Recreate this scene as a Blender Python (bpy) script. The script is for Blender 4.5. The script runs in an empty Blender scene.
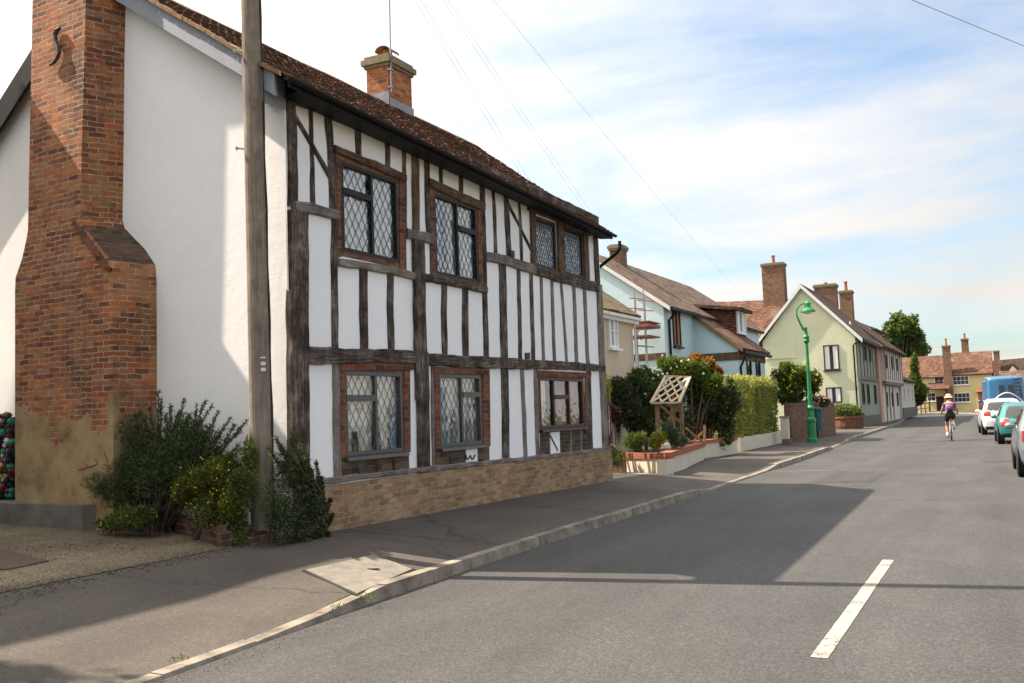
import bpy, math, random
import numpy as np
from mathutils import Vector, Matrix, noise as mnoise

random.seed(7); np.random.seed(7)
V = Vector
SC = bpy.context.scene
COL = SC.collection
R = math.radians

# ------------------------------------------------------------------ camera
FPX, EYE, ROLL = 1000.0, 1.6, R(2.2)
_r = (math.cos(ROLL), -math.sin(ROLL)); _d = (math.sin(ROLL), math.cos(ROLL))
_vx, _vy = 1004 - 512, 397 - 341.5
_u0 = _vx * _r[0] + _vy * _r[1]; _v0 = _vx * _d[0] + _vy * _d[1]
PITCH = math.atan2(_v0, FPX)

def _lvl(px, py):
    qx, qy = px - 512, py - 341.5
    u = qx * _r[0] + qy * _r[1]; v = qx * _d[0] + qy * _d[1]
    y, z = -v, FPX
    return (u, z * math.cos(PITCH) - y * math.sin(PITCH), z * math.sin(PITCH) + y * math.cos(PITCH))
_dy = _lvl(1004, 397)
YAW = math.atan2(_dy[0], _dy[1])
CAM = V((0, 0, EYE))

def ray(px, py):
    x, z, y = _lvl(px, py)
    return V((x * math.cos(YAW) - z * math.sin(YAW), x * math.sin(YAW) + z * math.cos(YAW), y))
def on_x(px, py, x):
    k = ray(px, py); return CAM + k * (x / k.x)
def on_y(px, py, y):
    k = ray(px, py); return CAM + k * (y / k.y)
def on_z(px, py, z):
    k = ray(px, py); return CAM + k * ((z - EYE) / k.z)
def at_d(px, py, d):
    return CAM + ray(px, py) * (d / _lvl(px, py)[1])

Rv = V((math.cos(YAW), math.sin(YAW), 0)); Fl = V((-math.sin(YAW), math.cos(YAW), 0)); Zv = V((0, 0, 1))
Uv = -math.sin(PITCH) * Fl + math.cos(PITCH) * Zv
Fv = math.cos(PITCH) * Fl + math.sin(PITCH) * Zv
cx = math.cos(ROLL) * Rv - math.sin(ROLL) * Uv
cy = math.sin(ROLL) * Rv + math.cos(ROLL) * Uv
cam_data = bpy.data.cameras.new('camera'); cam = bpy.data.objects.new('camera', cam_data); COL.objects.link(cam)
cam.matrix_world = Matrix(((cx.x, cy.x, -Fv.x, 0), (cx.y, cy.y, -Fv.y, 0), (cx.z, cy.z, -Fv.z, EYE), (0, 0, 0, 1)))
cam_data.sensor_width = 36; cam_data.lens = 36 * FPX / 1024
cam_data.clip_start = .1; cam_data.clip_end = 3000
SC.camera = cam

# ------------------------------------------------------------------ materials
def newmat(name):
    m = bpy.data.materials.new(name); m.use_nodes = True
    nt = m.node_tree; nt.nodes.clear()
    out = nt.nodes.new('ShaderNodeOutputMaterial'); p = nt.nodes.new('ShaderNodeBsdfPrincipled')
    nt.links.new(p.outputs[0], out.inputs[0])
    return m, nt, p, out
def N(nt, typ, **kw):
    n = nt.nodes.new('ShaderNode' + typ)
    for k, v in kw.items():
        if k in n.inputs.keys() if hasattr(n.inputs, 'keys') else False:
            n.inputs[k].default_value = v
        else:
            setattr(n, k, v)
    return n
def L(nt, a, b): nt.links.new(a, b)
def ramp(nt, fac, stops, interp='LINEAR'):
    n = nt.nodes.new('ShaderNodeValToRGB'); cr = n.color_ramp; cr.interpolation = interp
    while len(cr.elements) < len(stops): cr.elements.new(.5)
    for e, (p, c) in zip(cr.elements, stops):
        e.position = p; e.color = (*c, 1) if len(c) == 3 else c
    if fac is not None: L(nt, fac, n.inputs[0])
    return n.outputs[0]
def noise(nt, vec, scale, detail=4, rough=.55, out=0, dist=0):
    n = nt.nodes.new('ShaderNodeTexNoise'); n.inputs['Scale'].default_value = scale
    n.inputs['Detail'].default_value = detail; n.inputs['Roughness'].default_value = rough; n.inputs['Distortion'].default_value = dist
    if vec is not None: L(nt, vec, n.inputs['Vector'])
    return n.outputs[out]
def mixc(nt, fac, a, b, mode='MIX'):
    n = nt.nodes.new('ShaderNodeMix'); n.data_type = 'RGBA'; n.blend_type = mode
    for sock, val in ((n.inputs[0], fac), (n.inputs[6], a), (n.inputs[7], b)):
        if isinstance(val, (int, float)): sock.default_value = val
        elif isinstance(val, (tuple, list)): sock.default_value = (*val, 1)
        else: L(nt, val, sock)
    return n.outputs[2]
def mth(nt, op, a, b=0.0, c=None):
    n = nt.nodes.new('ShaderNodeMath'); n.operation = op
    for i, val in enumerate((a, b) if c is None else (a, b, c)):
        if isinstance(val, (int, float)): n.inputs[i].default_value = val
        else: L(nt, val, n.inputs[i])
    return n.outputs[0]
def mapping(nt, vec, scale=(1, 1, 1), loc=(0, 0, 0), rot=(0, 0, 0)):
    n = nt.nodes.new('ShaderNodeMapping'); L(nt, vec, n.inputs[0])
    n.inputs['Scale'].default_value = scale; n.inputs['Location'].default_value = loc; n.inputs['Rotation'].default_value = rot
    return n.outputs[0]
def uvn(nt): return nt.nodes.new('ShaderNodeUVMap').outputs[0]
def posn(nt): return nt.nodes.new('ShaderNodeNewGeometry').outputs['Position']
def tone(nt):
    n = nt.nodes.new('ShaderNodeAttribute'); n.attribute_name = 'tone'; return n.outputs['Fac']
def bump(nt, p, h, strength=.3, dist=.01):
    n = nt.nodes.new('ShaderNodeBump'); n.inputs['Strength'].default_value = strength; n.inputs['Distance'].default_value = dist
    L(nt, h, n.inputs['Height']); L(nt, n.outputs[0], p.inputs['Normal'])

def plain(name, col, rough=.6, var=.12, scale=6.0, bmp=.0, metal=0.0, spec=.4, coat=0):
    m, nt, p, o = newmat(name)
    n = noise(nt, posn(nt), scale, 5, .6)
    c0 = tuple(max(0, c * (1 - var)) for c in col); c1 = tuple(min(1, c * (1 + var)) for c in col)
    L(nt, ramp(nt, n, [(.3, c0), (.7, c1)]), p.inputs['Base Color'])
    p.inputs['Roughness'].default_value = rough; p.inputs['Metallic'].default_value = metal
    p.inputs['Specular IOR Level'].default_value = spec
    if coat: p.inputs['Coat Weight'].default_value = coat; p.inputs['Coat Roughness'].default_value = .04
    if bmp: bump(nt, p, noise(nt, posn(nt), scale * 6, 4), bmp, .01)
    return m

def brick(name, cols, mortar=(.45, .42, .36), bw=.225, bh=.075, ms=.007, stain=.35, patch=None, distort=.006, bmp=.6, bloom=None):
    m, nt, p, o = newmat(name)
    uv = uvn(nt); P = posn(nt)
    nz = noise(nt, P, 5, 3, .5, out=1)
    vm = nt.nodes.new('ShaderNodeVectorMath'); vm.operation = 'MULTIPLY_ADD'
    L(nt, nz, vm.inputs[0]); vm.inputs[1].default_value = (distort, distort * 1.6, 0); L(nt, uv, vm.inputs[2])
    b = nt.nodes.new('ShaderNodeTexBrick'); L(nt, vm.outputs[0], b.inputs['Vector'])
    b.inputs['Color1'].default_value = (0, 0, 0, 1); b.inputs['Color2'].default_value = (1, 1, 1, 1); b.inputs['Mortar'].default_value = (.5, .5, .5, 1)
    b.inputs['Scale'].default_value = 1; b.inputs['Brick Width'].default_value = bw; b.inputs['Row Height'].default_value = bh
    b.inputs['Mortar Size'].default_value = ms; b.inputs['Mortar Smooth'].default_value = .25
    k = len(cols)
    c = ramp(nt, b.outputs['Color'], [((i + .5) / k, cc) for i, cc in enumerate(cols)])
    fine = noise(nt, P, 45, 4, .7)
    c = mixc(nt, .5, c, ramp(nt, fine, [(.3, (.45, .45, .45)), (.7, (1.35, 1.3, 1.25))]), 'MULTIPLY')
    big = noise(nt, P, 1.3, 5, .65)
    c = mixc(nt, 1.0, c, ramp(nt, big, [(.3, (1 - stain,) * 3), (.6, (1.1, 1.1, 1.1))]), 'MULTIPLY')
    if bloom:                       # worn faces: soot, lichen and old lime wash in uneven areas
        c = mixc(nt, ramp(nt, noise(nt, P, 2.3, 6, .7), [(.50, (0, 0, 0)), (.66, (.75, .75, .75))]), c, bloom[0])
        c = mixc(nt, ramp(nt, noise(nt, mapping(nt, P, (1, 1, .45), (3, 1, 7)), 1.7, 6, .72), [(.50, (0, 0, 0)), (.66, (.8, .8, .8))]), c, bloom[1])
        c = mixc(nt, ramp(nt, noise(nt, P, 13, 4, .7), [(.62, (0, 0, 0)), (.72, (.6, .6, .6))]), c, bloom[2])
    mc = mixc(nt, 1.0, mortar, ramp(nt, noise(nt, P, 9, 4), [(.35, (.45, .45, .45)), (.65, (1.1, 1.1, 1.1))]), 'MULTIPLY')
    c = mixc(nt, b.outputs['Fac'], c, mc)
    hgt = mth(nt, 'SUBTRACT', mth(nt, 'MULTIPLY', fine, .5), b.outputs['Fac'])
    if patch:                       # patch = (z_low, z_high, colours): worn render lying over the bricks
        zl, zh, pc = patch
        sx = nt.nodes.new('ShaderNodeSeparateXYZ'); L(nt, P, sx.inputs[0])
        g = nt.nodes.new('ShaderNodeMapRange'); L(nt, sx.outputs[2], g.inputs[0])
        g.inputs[1].default_value = zh; g.inputs[2].default_value = zl; g.inputs[3].default_value = 0; g.inputs[4].default_value = 1
        f = mth(nt, 'ADD', g.outputs[0], mth(nt, 'MULTIPLY', mth(nt, 'SUBTRACT', noise(nt, P, 1.9, 6, .62), .5), 1.9))
        f = ramp(nt, f, [(.47, (0, 0, 0)), (.53, (1, 1, 1))])
        rc = ramp(nt, noise(nt, P, 2.6, 6, .65), [(.3, pc[0]), (.5, pc[1]), (.72, pc[2])])
        c = mixc(nt, f, c, rc)
        hgt = mth(nt, 'ADD', mth(nt, 'MULTIPLY', hgt, mth(nt, 'SUBTRACT', 1.0, f)), mth(nt, 'MULTIPLY', f, .8))
    L(nt, c, p.inputs['Base Color']); p.inputs['Roughness'].default_value = .88; p.inputs['Specular IOR Level'].default_value = .25
    bump(nt, p, hgt, bmp, .012)
    return m

def timber(name, stops):
    m, nt, p, o = newmat(name)
    uv = uvn(nt)
    g = noise(nt, mapping(nt, uv, (30, 2.2, 1)), 1.0, 7, .75, dist=.9)
    b2 = noise(nt, posn(nt), 3.2, 5, .7)
    f = mth(nt, 'SUBTRACT', mth(nt, 'ADD', mth(nt, 'MULTIPLY', g, .95), mth(nt, 'MULTIPLY', b2, .8)), .33)
    L(nt, ramp(nt, f, stops), p.inputs['Base Color']); p.inputs['Roughness'].default_value = .9; p.inputs['Specular IOR Level'].default_value = .2
    bump(nt, p, g, .9, .015)
    return m

def render_mat(name, col, var=.06, bmp=.25, dirt=.0):
    m, nt, p, o = newmat(name); P = posn(nt)
    n = noise(nt, P, 1.2, 6, .6)
    c = ramp(nt, n, [(.3, tuple(c * (1 - var) for c in col)), (.65, col)])
    if dirt:
        st = noise(nt, mapping(nt, P, (3, 3, .35)), 1.2, 5, .65)
        c = mixc(nt, ramp(nt, st, [(.55, (0, 0, 0)), (.8, (dirt,) * 3)]), c, tuple(c * .55 for c in col))
    L(nt, c, p.inputs['Base Color']); p.inputs['Roughness'].default_value = .85; p.inputs['Specular IOR Level'].default_value = .2
    h = mth(nt, 'ADD', noise(nt, P, 55, 3), mth(nt, 'MULTIPLY', noise(nt, P, 6, 3), 1.5))
    bump(nt, p, h, bmp, .012)
    return m

def tile_mat(name, cols, moss=(.09, .085, .03), mossf=.3):
    m, nt, p, o = newmat(name); P = posn(nt)
    k = len(cols)
    c = ramp(nt, tone(nt), [((i + .5) / k, cc) for i, cc in enumerate(cols)])
    c = mixc(nt, .8, c, ramp(nt, noise(nt, P, 22, 5, .7), [(.3, (.4, .4, .4)), (.7, (1.4, 1.4, 1.4))]), 'MULTIPLY')
    c = mixc(nt, ramp(nt, noise(nt, P, 1.6, 6, .7), [(.5, (0, 0, 0)), (.68, (mossf,) * 3)]), c, moss)
    L(nt, c, p.inputs['Base Color']); p.inputs['Roughness'].default_value = .9; p.inputs['Specular IOR Level'].default_value = .2
    bump(nt, p, noise(nt, P, 60, 3), .4, .01)
    return m

def tile_tex(name, cols, bw=.17, bh=.11, moss=(.08, .075, .03), mossf=.3):
    m, nt, p, o = newmat(name); P = posn(nt); uv = uvn(nt)
    b = nt.nodes.new('ShaderNodeTexBrick'); L(nt, uv, b.inputs['Vector'])
    b.inputs['Color1'].default_value = (0, 0, 0, 1); b.inputs['Color2'].default_value = (1, 1, 1, 1); b.inputs['Mortar'].default_value = (.1, .1, .1, 1)
    b.inputs['Scale'].default_value = 1; b.inputs['Brick Width'].default_value = bw; b.inputs['Row Height'].default_value = bh; b.inputs['Mortar Size'].default_value = .012
    f = mth(nt, 'ADD', mth(nt, 'MULTIPLY', b.outputs['Color'], .6), mth(nt, 'MULTIPLY', noise(nt, P, 3.0, 6, .7), .5))
    k = len(cols)
    c = ramp(nt, f, [(.15 + .7 * i / (k - 1), cc) for i, cc in enumerate(cols)])
    c = mixc(nt, ramp(nt, noise(nt, P, .9, 6, .7), [(.5, (0, 0, 0)), (.7, (mossf,) * 3)]), c, moss)
    c = mixc(nt, mth(nt, 'MULTIPLY', b.outputs['Fac'], .7), c, tuple(q * .35 for q in cols[0]))
    L(nt, c, p.inputs['Base Color']); p.inputs['Roughness'].default_value = .9; p.inputs['Specular IOR Level'].default_value = .2
    sx = nt.nodes.new('ShaderNodeSeparateXYZ'); L(nt, uv, sx.inputs[0])
    saw = mth(nt, 'FRACT', mth(nt, 'DIVIDE', sx.outputs[1], bh))
    bump(nt, p, mth(nt, 'SUBTRACT', mth(nt, 'SUBTRACT', 1.0, saw), b.outputs['Fac']), .7, .025)
    return m

def leaf_mat(name, cols, trans=.25, rough=.5):
    m, nt, p, o = newmat(name)
    k = len(cols)
    c = ramp(nt, tone(nt), [((i + .5) / k, cc) for i, cc in enumerate(cols)])
    L(nt, c, p.inputs['Base Color']); p.inputs['Roughness'].default_value = rough; p.inputs['Specular IOR Level'].default_value = .15
    t = nt.nodes.new('ShaderNodeBsdfTranslucent'); L(nt, c, t.inputs[0])
    mx = nt.nodes.new('ShaderNodeMixShader'); mx.inputs[0].default_value = trans
    L(nt, p.outputs[0], mx.inputs[1]); L(nt, t.outputs[0], mx.inputs[2]); L(nt, mx.outputs[0], o.inputs[0])
    return m

def glass_mat(name, tint=(.9, .92, .92), refl=.08, wav=.02, wscale=3.0):
    m, nt, p, o = newmat(name); nt.nodes.remove(p)
    t = nt.nodes.new('ShaderNodeBsdfTransparent'); t.inputs[0].default_value = (*tint, 1)
    g = nt.nodes.new('ShaderNodeBsdfGlossy'); g.inputs['Roughness'].default_value = .02
    bp = nt.nodes.new('ShaderNodeBump'); bp.inputs['Strength'].default_value = .5; bp.inputs['Distance'].default_value = wav
    L(nt, noise(nt, posn(nt), wscale, 2), bp.inputs['Height']); L(nt, bp.outputs[0], g.inputs['Normal'])
    fr = nt.nodes.new('ShaderNodeFresnel'); fr.inputs[0].default_value = 1.5
    fac = mth(nt, 'MINIMUM', mth(nt, 'ADD', mth(nt, 'MULTIPLY', fr.outputs[0], 1.6), refl), 1.0)
    mx = nt.nodes.new('ShaderNodeMixShader'); L(nt, fac, mx.inputs[0]); L(nt, t.outputs[0], mx.inputs[1]); L(nt, g.outputs[0], mx.inputs[2])
    L(nt, mx.outputs[0], o.inputs[0])
    return m
def dark_glass(name, col=(.02, .025, .03), rough=.05):
    m, nt, p, o = newmat(name)
    p.inputs['Base Color'].default_value = (*col, 1); p.inputs['Roughness'].default_value = rough; p.inputs['Specular IOR Level'].default_value = .8
    return m

# ------------------------------------------------------------------ mesh builder and objects
ORIG = {}
class MB:
    def __init__(s): s.v = []; s.f = []; s.uv = []; s.t = []
    def face(s, pts, uv=None, t=None):
        b = len(s.v); s.v += [tuple(p) for p in pts]; s.f.append(tuple(range(b, b + len(pts))))
        if uv is None:
            n = V((0, 0, 0))
            for i in range(len(pts)):
                a, c = V(pts[i]), V(pts[(i + 1) % len(pts)])
                n += a.cross(c)
            n = n.normalized() if n.length > 1e-12 else V((0, 0, 1))
            if abs(n.z) > .98: u, w = V((1, 0, 0)), V((0, 1, 0))
            else:
                u = V((0, 0, 1)).cross(n).normalized(); w = n.cross(u)
            uv = [(V(p).dot(u), V(p).dot(w)) for p in pts]
        s.uv.append(uv); s.t.append(random.random() if t is None else t)
    def hexa(s, b, tp, t=None):          # b, tp: four points each, same winding
        b = [V(p) for p in b]; tp = [V(p) for p in tp]
        c = sum(b + tp, V()) / 8
        for q in ([b[3], b[2], b[1], b[0]], tp, *[[b[i], b[(i + 1) % 4], tp[(i + 1) % 4], tp[i]] for i in range(4)]):
            n = (q[1] - q[0]).cross(q[2] - q[0])
            if n.length < 1e-12: n = (q[2] - q[0]).cross(q[3] - q[0])
            if n.dot(sum(q, V()) / 4 - c) < 0: q = q[::-1]
            s.face(q, None, t)
    def obox(s, c, ax, ay, az, t=None):  # half vectors
        c, ax, ay, az = V(c), V(ax), V(ay), V(az)
        s.hexa([c - ax - ay - az, c + ax - ay - az, c + ax + ay - az, c - ax + ay - az],
               [c - ax - ay + az, c + ax - ay + az, c + ax + ay + az, c - ax + ay + az], t)
    def box(s, x0, x1, y0, y1, z0, z1, t=None):
        s.obox(((x0 + x1) / 2, (y0 + y1) / 2, (z0 + z1) / 2), ((x1 - x0) / 2, 0, 0), (0, (y1 - y0) / 2, 0), (0, 0, (z1 - z0) / 2), t)
    def bar(s, a, b, w, d, up=None, t=None):   # rectangular bar from a to b
        a, b = V(a), V(b); k = (b - a)
        u = V(up) if up else (V((0, 0, 1)) if abs(k.normalized().z) < .95 else V((1, 0, 0)))
        x = k.cross(u).normalized(); y = x.cross(k).normalized()
        s.obox((a + b) / 2, x * w / 2, y * d / 2, k / 2, t)
    def prism(s, poly, ext, t=None):     # planar polygon extruded by vector ext
        poly = [V(p) for p in poly]; ext = V(ext); n = len(poly)
        nn = V()
        for i in range(n): nn += poly[i].cross(poly[(i + 1) % n])
        if nn.dot(ext) > 0: poly = poly[::-1]
        s.face(poly, None, t); s.face([p + ext for p in reversed(poly)], None, t)
        for i in range(n):
            a, b = poly[i], poly[(i + 1) % n]
            s.face([b, a, a + ext, b + ext], None, t)
    def tube(s, path, rad, seg=8, caps=True, t=None):
        path = [V(p) for p in path]; n = len(path)
        if isinstance(rad, (int, float)): rad = [rad] * n
        rings = []; prev = None; ln = [0]
        for i in range(1, n): ln.append(ln[-1] + (path[i] - path[i - 1]).length)
        for i in range(n):
            k = (path[min(i + 1, n - 1)] - path[max(i - 1, 0)]).normalized()
            if prev is None:
                x = k.orthogonal().normalized()
            else:
                x = prev - k * prev.dot(k)
                x = x.normalized() if x.length > 1e-6 else k.orthogonal().normalized()
            prev = x; y = k.cross(x)
            rings.append([path[i] + (x * math.cos(2 * math.pi * j / seg) + y * math.sin(2 * math.pi * j / seg)) * rad[i] for j in range(seg)])
        tt = random.random() if t is None else t
        for i in range(n - 1):
            for j in range(seg):
                j2 = (j + 1) % seg; c = 2 * math.pi * rad[i] / seg
                s.face([rings[i][j], rings[i][j2], rings[i + 1][j2], rings[i + 1][j]],
                       [(j * c, ln[i]), ((j + 1) * c, ln[i]), ((j + 1) * c, ln[i + 1]), (j * c, ln[i + 1])], tt)
        if caps:
            s.face(rings[0][::-1], None, tt); s.face(rings[-1], None, tt)
    def lathe(s, c, prof, seg=14, t=None):
        c = V(c); tt = random.random() if t is None else t
        for i in range(len(prof) - 1):
            (r0, z0), (r1, z1) = prof[i], prof[i + 1]
            for j in range(seg):
                a0, a1 = 2 * math.pi * j / seg, 2 * math.pi * (j + 1) / seg
                q = [c + V((r0 * math.cos(a0), r0 * math.sin(a0), z0)), c + V((r0 * math.cos(a1), r0 * math.sin(a1), z0)),
                     c + V((r1 * math.cos(a1), r1 * math.sin(a1), z1)), c + V((r1 * math.cos(a0), r1 * math.sin(a0), z1))]
                if r0 < 1e-5: q = q[1:]
                elif r1 < 1e-5: q = q[:3]
                s.face(q, None, tt)
    def ball(s, c, r, seg=10, t=None):
        r = (r, r, r) if isinstance(r, (int, float)) else r; c = V(c); tt = random.random() if t is None else t
        k = seg // 2
        P = lambda i, j: c + V((r[0] * math.sin(math.pi * i / k) * math.cos(2 * math.pi * j / seg), r[1] * math.sin(math.pi * i / k) * math.sin(2 * math.pi * j / seg), r[2] * math.cos(math.pi * i / k)))
        for i in range(k):
            for j in range(seg):
                q = [P(i, j), P(i + 1, j), P(i + 1, j + 1), P(i, j + 1)]
                if i == 0: q = [q[0], q[1], q[2]]
                elif i == k - 1: q = [q[0], q[1], q[3]]
                s.face(q, None, tt)
    def grid(s, fn, nu, nv, tfn=None):
        P = [[V(fn(i / nu, j / nv)) for j in range(nv + 1)] for i in range(nu + 1)]
        for i in range(nu):
            for j in range(nv):
                s.face([P[i][j], P[i + 1][j], P[i + 1][j + 1], P[i][j + 1]])
    def build(s, name, m, parent=None, smooth=False, weld=False):
        return mesh_obj(name, np.array(s.v, dtype=np.float32), s.f, [x for q in s.uv for x in q], s.t, m, parent, smooth, weld)

def mesh_obj(name, v, faces, uv, tn, m, parent=None, smooth=False, weld=False):
    o0 = ORIG.get(parent.name, V((0, 0, 0))) if parent else V((0, 0, 0))
    me = bpy.data.meshes.new(name)
    vv = np.asarray(v, dtype=np.float32) - np.array(o0, dtype=np.float32)
    nf = len(faces); lt = np.array([len(f) for f in faces], dtype=np.int32)
    li = np.concatenate([np.array(f, dtype=np.int32) for f in faces]) if not isinstance(faces, np.ndarray) else faces.ravel().astype(np.int32)
    me.vertices.add(len(vv)); me.vertices.foreach_set('co', vv.ravel())
    me.loops.add(len(li)); me.loops.foreach_set('vertex_index', li)
    me.polygons.add(nf); ls = np.concatenate([[0], np.cumsum(lt)[:-1]]).astype(np.int32)
    me.polygons.foreach_set('loop_start', ls); me.polygons.foreach_set('loop_total', lt)
    if uv is not None:
        ul = me.uv_layers.new(name='UVMap'); ul.data.foreach_set('uv', np.array(uv, dtype=np.float32).ravel())
    at = me.attributes.new('tone', 'FLOAT', 'FACE'); at.data.foreach_set('value', np.array(tn, dtype=np.float32))
    me.update(calc_edges=True); me.validate()
    if smooth: me.polygons.foreach_set('use_smooth', np.ones(nf, dtype=bool))
    if weld:
        import bmesh
        bm = bmesh.new(); bm.from_mesh(me); bmesh.ops.remove_doubles(bm, verts=bm.verts, dist=1e-4)
        bmesh.ops.recalc_face_normals(bm, faces=bm.faces); bm.to_mesh(me); bm.free()
    me.materials.append(m)
    o = bpy.data.objects.new(name, me); COL.objects.link(o)
    if parent: o.parent = parent; ORIG[o.name] = o0
    else: ORIG[o.name] = V((0, 0, 0))
    return o

def tag(o, label=None, cat=None, group=None, kind=None):
    if label: o['label'] = label
    if cat: o['category'] = cat
    if group: o['group'] = group
    if kind: o['kind'] = kind
    return o
def thing(name, label, cat, loc=(0, 0, 0), rz=0, group=None, local=False):
    o = bpy.data.objects.new(name, None); COL.objects.link(o)
    o.empty_display_size = .2; o.location = loc; o.rotation_euler = (0, 0, rz)
    ORIG[o.name] = V((0, 0, 0)) if local else V(loc)
    return tag(o, label, cat, group)
def struct(mb, name, m, smooth=False):
    return tag(mb.build(name, m, None, smooth), kind='structure')

# leaves: many small pointed faces spread through a volume
def leaves_mesh(name, pts, dirs, ln, wd, m, parent=None, tn=None, curl=.25):
    n = len(pts)
    d = dirs / np.maximum(np.linalg.norm(dirs, axis=1, keepdims=True), 1e-6)
    rnd = np.random.normal(size=(n, 3)); sd = np.cross(d, rnd); sd /= np.maximum(np.linalg.norm(sd, axis=1, keepdims=True), 1e-6)
    nn = np.cross(d, sd)
    ln = np.asarray(ln).reshape(-1, 1) * np.random.uniform(.7, 1.3, (n, 1)); wd = np.asarray(wd).reshape(-1, 1) * np.random.uniform(.7, 1.3, (n, 1))
    a = pts; b = pts + d * ln * .45 + sd * wd * .5 + nn * wd * curl; c = pts + d * ln; e = pts + d * ln * .45 - sd * wd * .5 + nn * wd * curl
    v = np.stack([a, b, c, e], 1).reshape(-1, 3)
    f = np.arange(4 * n).reshape(n, 4)
    t = np.random.rand(n) if tn is None else tn
    o0 = mesh_obj(name, v, f, None, t, m, parent)
    return o0

def lobes_pts(lobes, n, shell=.35):
    vol = np.array([l[1][0] * l[1][1] * l[1][2] for l in lobes]) ** .75; vol /= vol.sum()
    idx = np.random.choice(len(lobes), n, p=vol)
    C = np.array([tuple(l[0]) for l in lobes])[idx]; Rr = np.array([tuple(l[1]) for l in lobes])[idx]
    d = np.random.normal(size=(n, 3)); d /= np.linalg.norm(d, axis=1, keepdims=True)
    r = np.random.rand(n, 1) ** shell * np.clip(1 + np.random.normal(size=(n, 1)) * .13, .6, 1.45)
    return C + d * r * Rr, d, idx

def shrub(name, label, cat, base, lobes, n, ln, wd, m, up=.3, stems=6, stem_m=None, group=None, flowers=None, shell=.35, foliage='foliage'):
    """base: ground point; lobes: list of (centre, radii) in world"""
    root = thing(name, label, cat, base, group=group)
    # break each lobe into uneven clumps
    sub = []
    for c, r in lobes:
        c = V(c); k = max(5, int(10 * (r[0] * r[1] * r[2]) ** .33 + 3))
        sub.append((c, tuple(q * .72 for q in r)))
        for i in range(k):
            d = V((random.gauss(0, 1), random.gauss(0, 1), random.gauss(0, 1))).normalized()
            f = random.uniform(.25, .48)
            sub.append((c + V((d.x * r[0], d.y * r[1], d.z * r[2])) * random.uniform(.6, .85), tuple(q * f for q in r)))
    pts, d, idx = lobes_pts(sub, n, shell)
    pts[:, 2] = np.maximum(pts[:, 2], base[2] + .03)
    ctone = np.random.uniform(-.18, .18, len(sub))
    tn = np.clip(np.random.rand(n) * .75 + .12 + ctone[idx], 0, 1)
    dr = d + np.random.normal(size=(n, 3)) * .6; dr[:, 2] += up
    leaves_mesh(foliage, pts, dr, np.full(n, ln), np.full(n, wd), m, root, tn)
    if stems:
        mb = MB()
        for i in range(stems):
            c, r = random.choice(sub); b = V(base) + V((random.uniform(-.12, .12), random.uniform(-.12, .12), 0))
            mid = (b + V(c)) / 2 + V((random.uniform(-.06, .06), random.uniform(-.06, .06), .08))
            q = max(.008, .02 * (V(c) - b).length)
            mb.tube([b, mid, V(c)], [q, q * .7, q * .35], 5)
        mb.build('stem', stem_m or M['bark'], root)
    if flowers:
        fn, fs, fm = flowers
        p2, d2, _ = lobes_pts(lobes, fn, .08); p2[:, 2] = np.maximum(p2[:, 2], base[2] + .05)
        mb = MB()
        for p, q in zip(p2, d2):
            if q[2] < -.3: continue
            mb.ball(p, fs * random.uniform(.7, 1.3), 6)
        mb.build('blossom', fm, root)
    return root

def tree(name, label, cat, base, height, lobes, n, ln, wd, m, r0=.25, group=None):
    root = thing(name, label, cat, base, group=group)
    mb = MB(); b = V(base); top = sum((V(l[0]) for l in lobes), V()) / len(lobes)
    mb.tube([b, b.lerp(top, .3) + V((.05, 0, 0)), b.lerp(top, .7), top], [r0, r0 * .8, r0 * .6, r0 * .3], 9)
    for c, r in lobes:
        st = b.lerp(top, random.uniform(.35, .8)); c = V(c)
        mb.tube([st, st.lerp(c, .5) + V((0, 0, .1)), c], [r0 * .4, r0 * .25, r0 * .08], 6)
    mb.build('trunk', M['bark'], root)
    sub = []
    for c, r in lobes:
        c = V(c)
        for i in range(14):
            d = V((random.gauss(0, 1), random.gauss(0, 1), random.gauss(0, 1))).normalized(); f = random.uniform(.2, .42)
            sub.append((c + V((d.x * r[0], d.y * r[1], d.z * r[2])) * random.uniform(.3, .95), tuple(q * f for q in r)))
    pts, d, idx = lobes_pts(sub, n, .45)
    ct = np.random.uniform(-.2, .2, len(sub)); tn = np.clip(np.random.rand(n) * .7 + .15 + ct[idx], 0, 1)
    leaves_mesh('crown', pts, d + np.random.normal(size=(n, 3)) * .8, np.full(n, ln), np.full(n, wd), m, root, tn)
    return root
# ------------------------------------------------------------------ material library
M = {}
M['bark'] = plain('bark', (.09, .065, .045), .9, .35, 14, .6)
M['infill'] = render_mat('white infill', (.88, .875, .86), .05, .2, .12)
M['gable_render'] = render_mat('white roughcast', (.82, .81, .79), .04, .24, .10)
M['oak'] = timber('weathered oak', [(.34, (.014, .010, .008)), (.5, (.055, .04, .031)), (.62, (.125, .097, .078)), (.76, (.27, .235, .205))])
M['oak_brown'] = timber('brown oak', [(.30, (.03, .018, .011)), (.5, (.095, .058, .036)), (.68, (.17, .115, .075)), (.82, (.25, .19, .14))])
M['oak_grey'] = timber('grey oak', [(.30, (.07, .055, .045)), (.5, (.16, .135, .115)), (.7, (.27, .24, .21)), (.82, (.36, .33, .3))])
M['pole_wood'] = timber('pole wood', [(.30, (.12, .095, .07)), (.5, (.2, .163, .125)), (.7, (.28, .235, .185)), (.85, (.36, .31, .25))])
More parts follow.
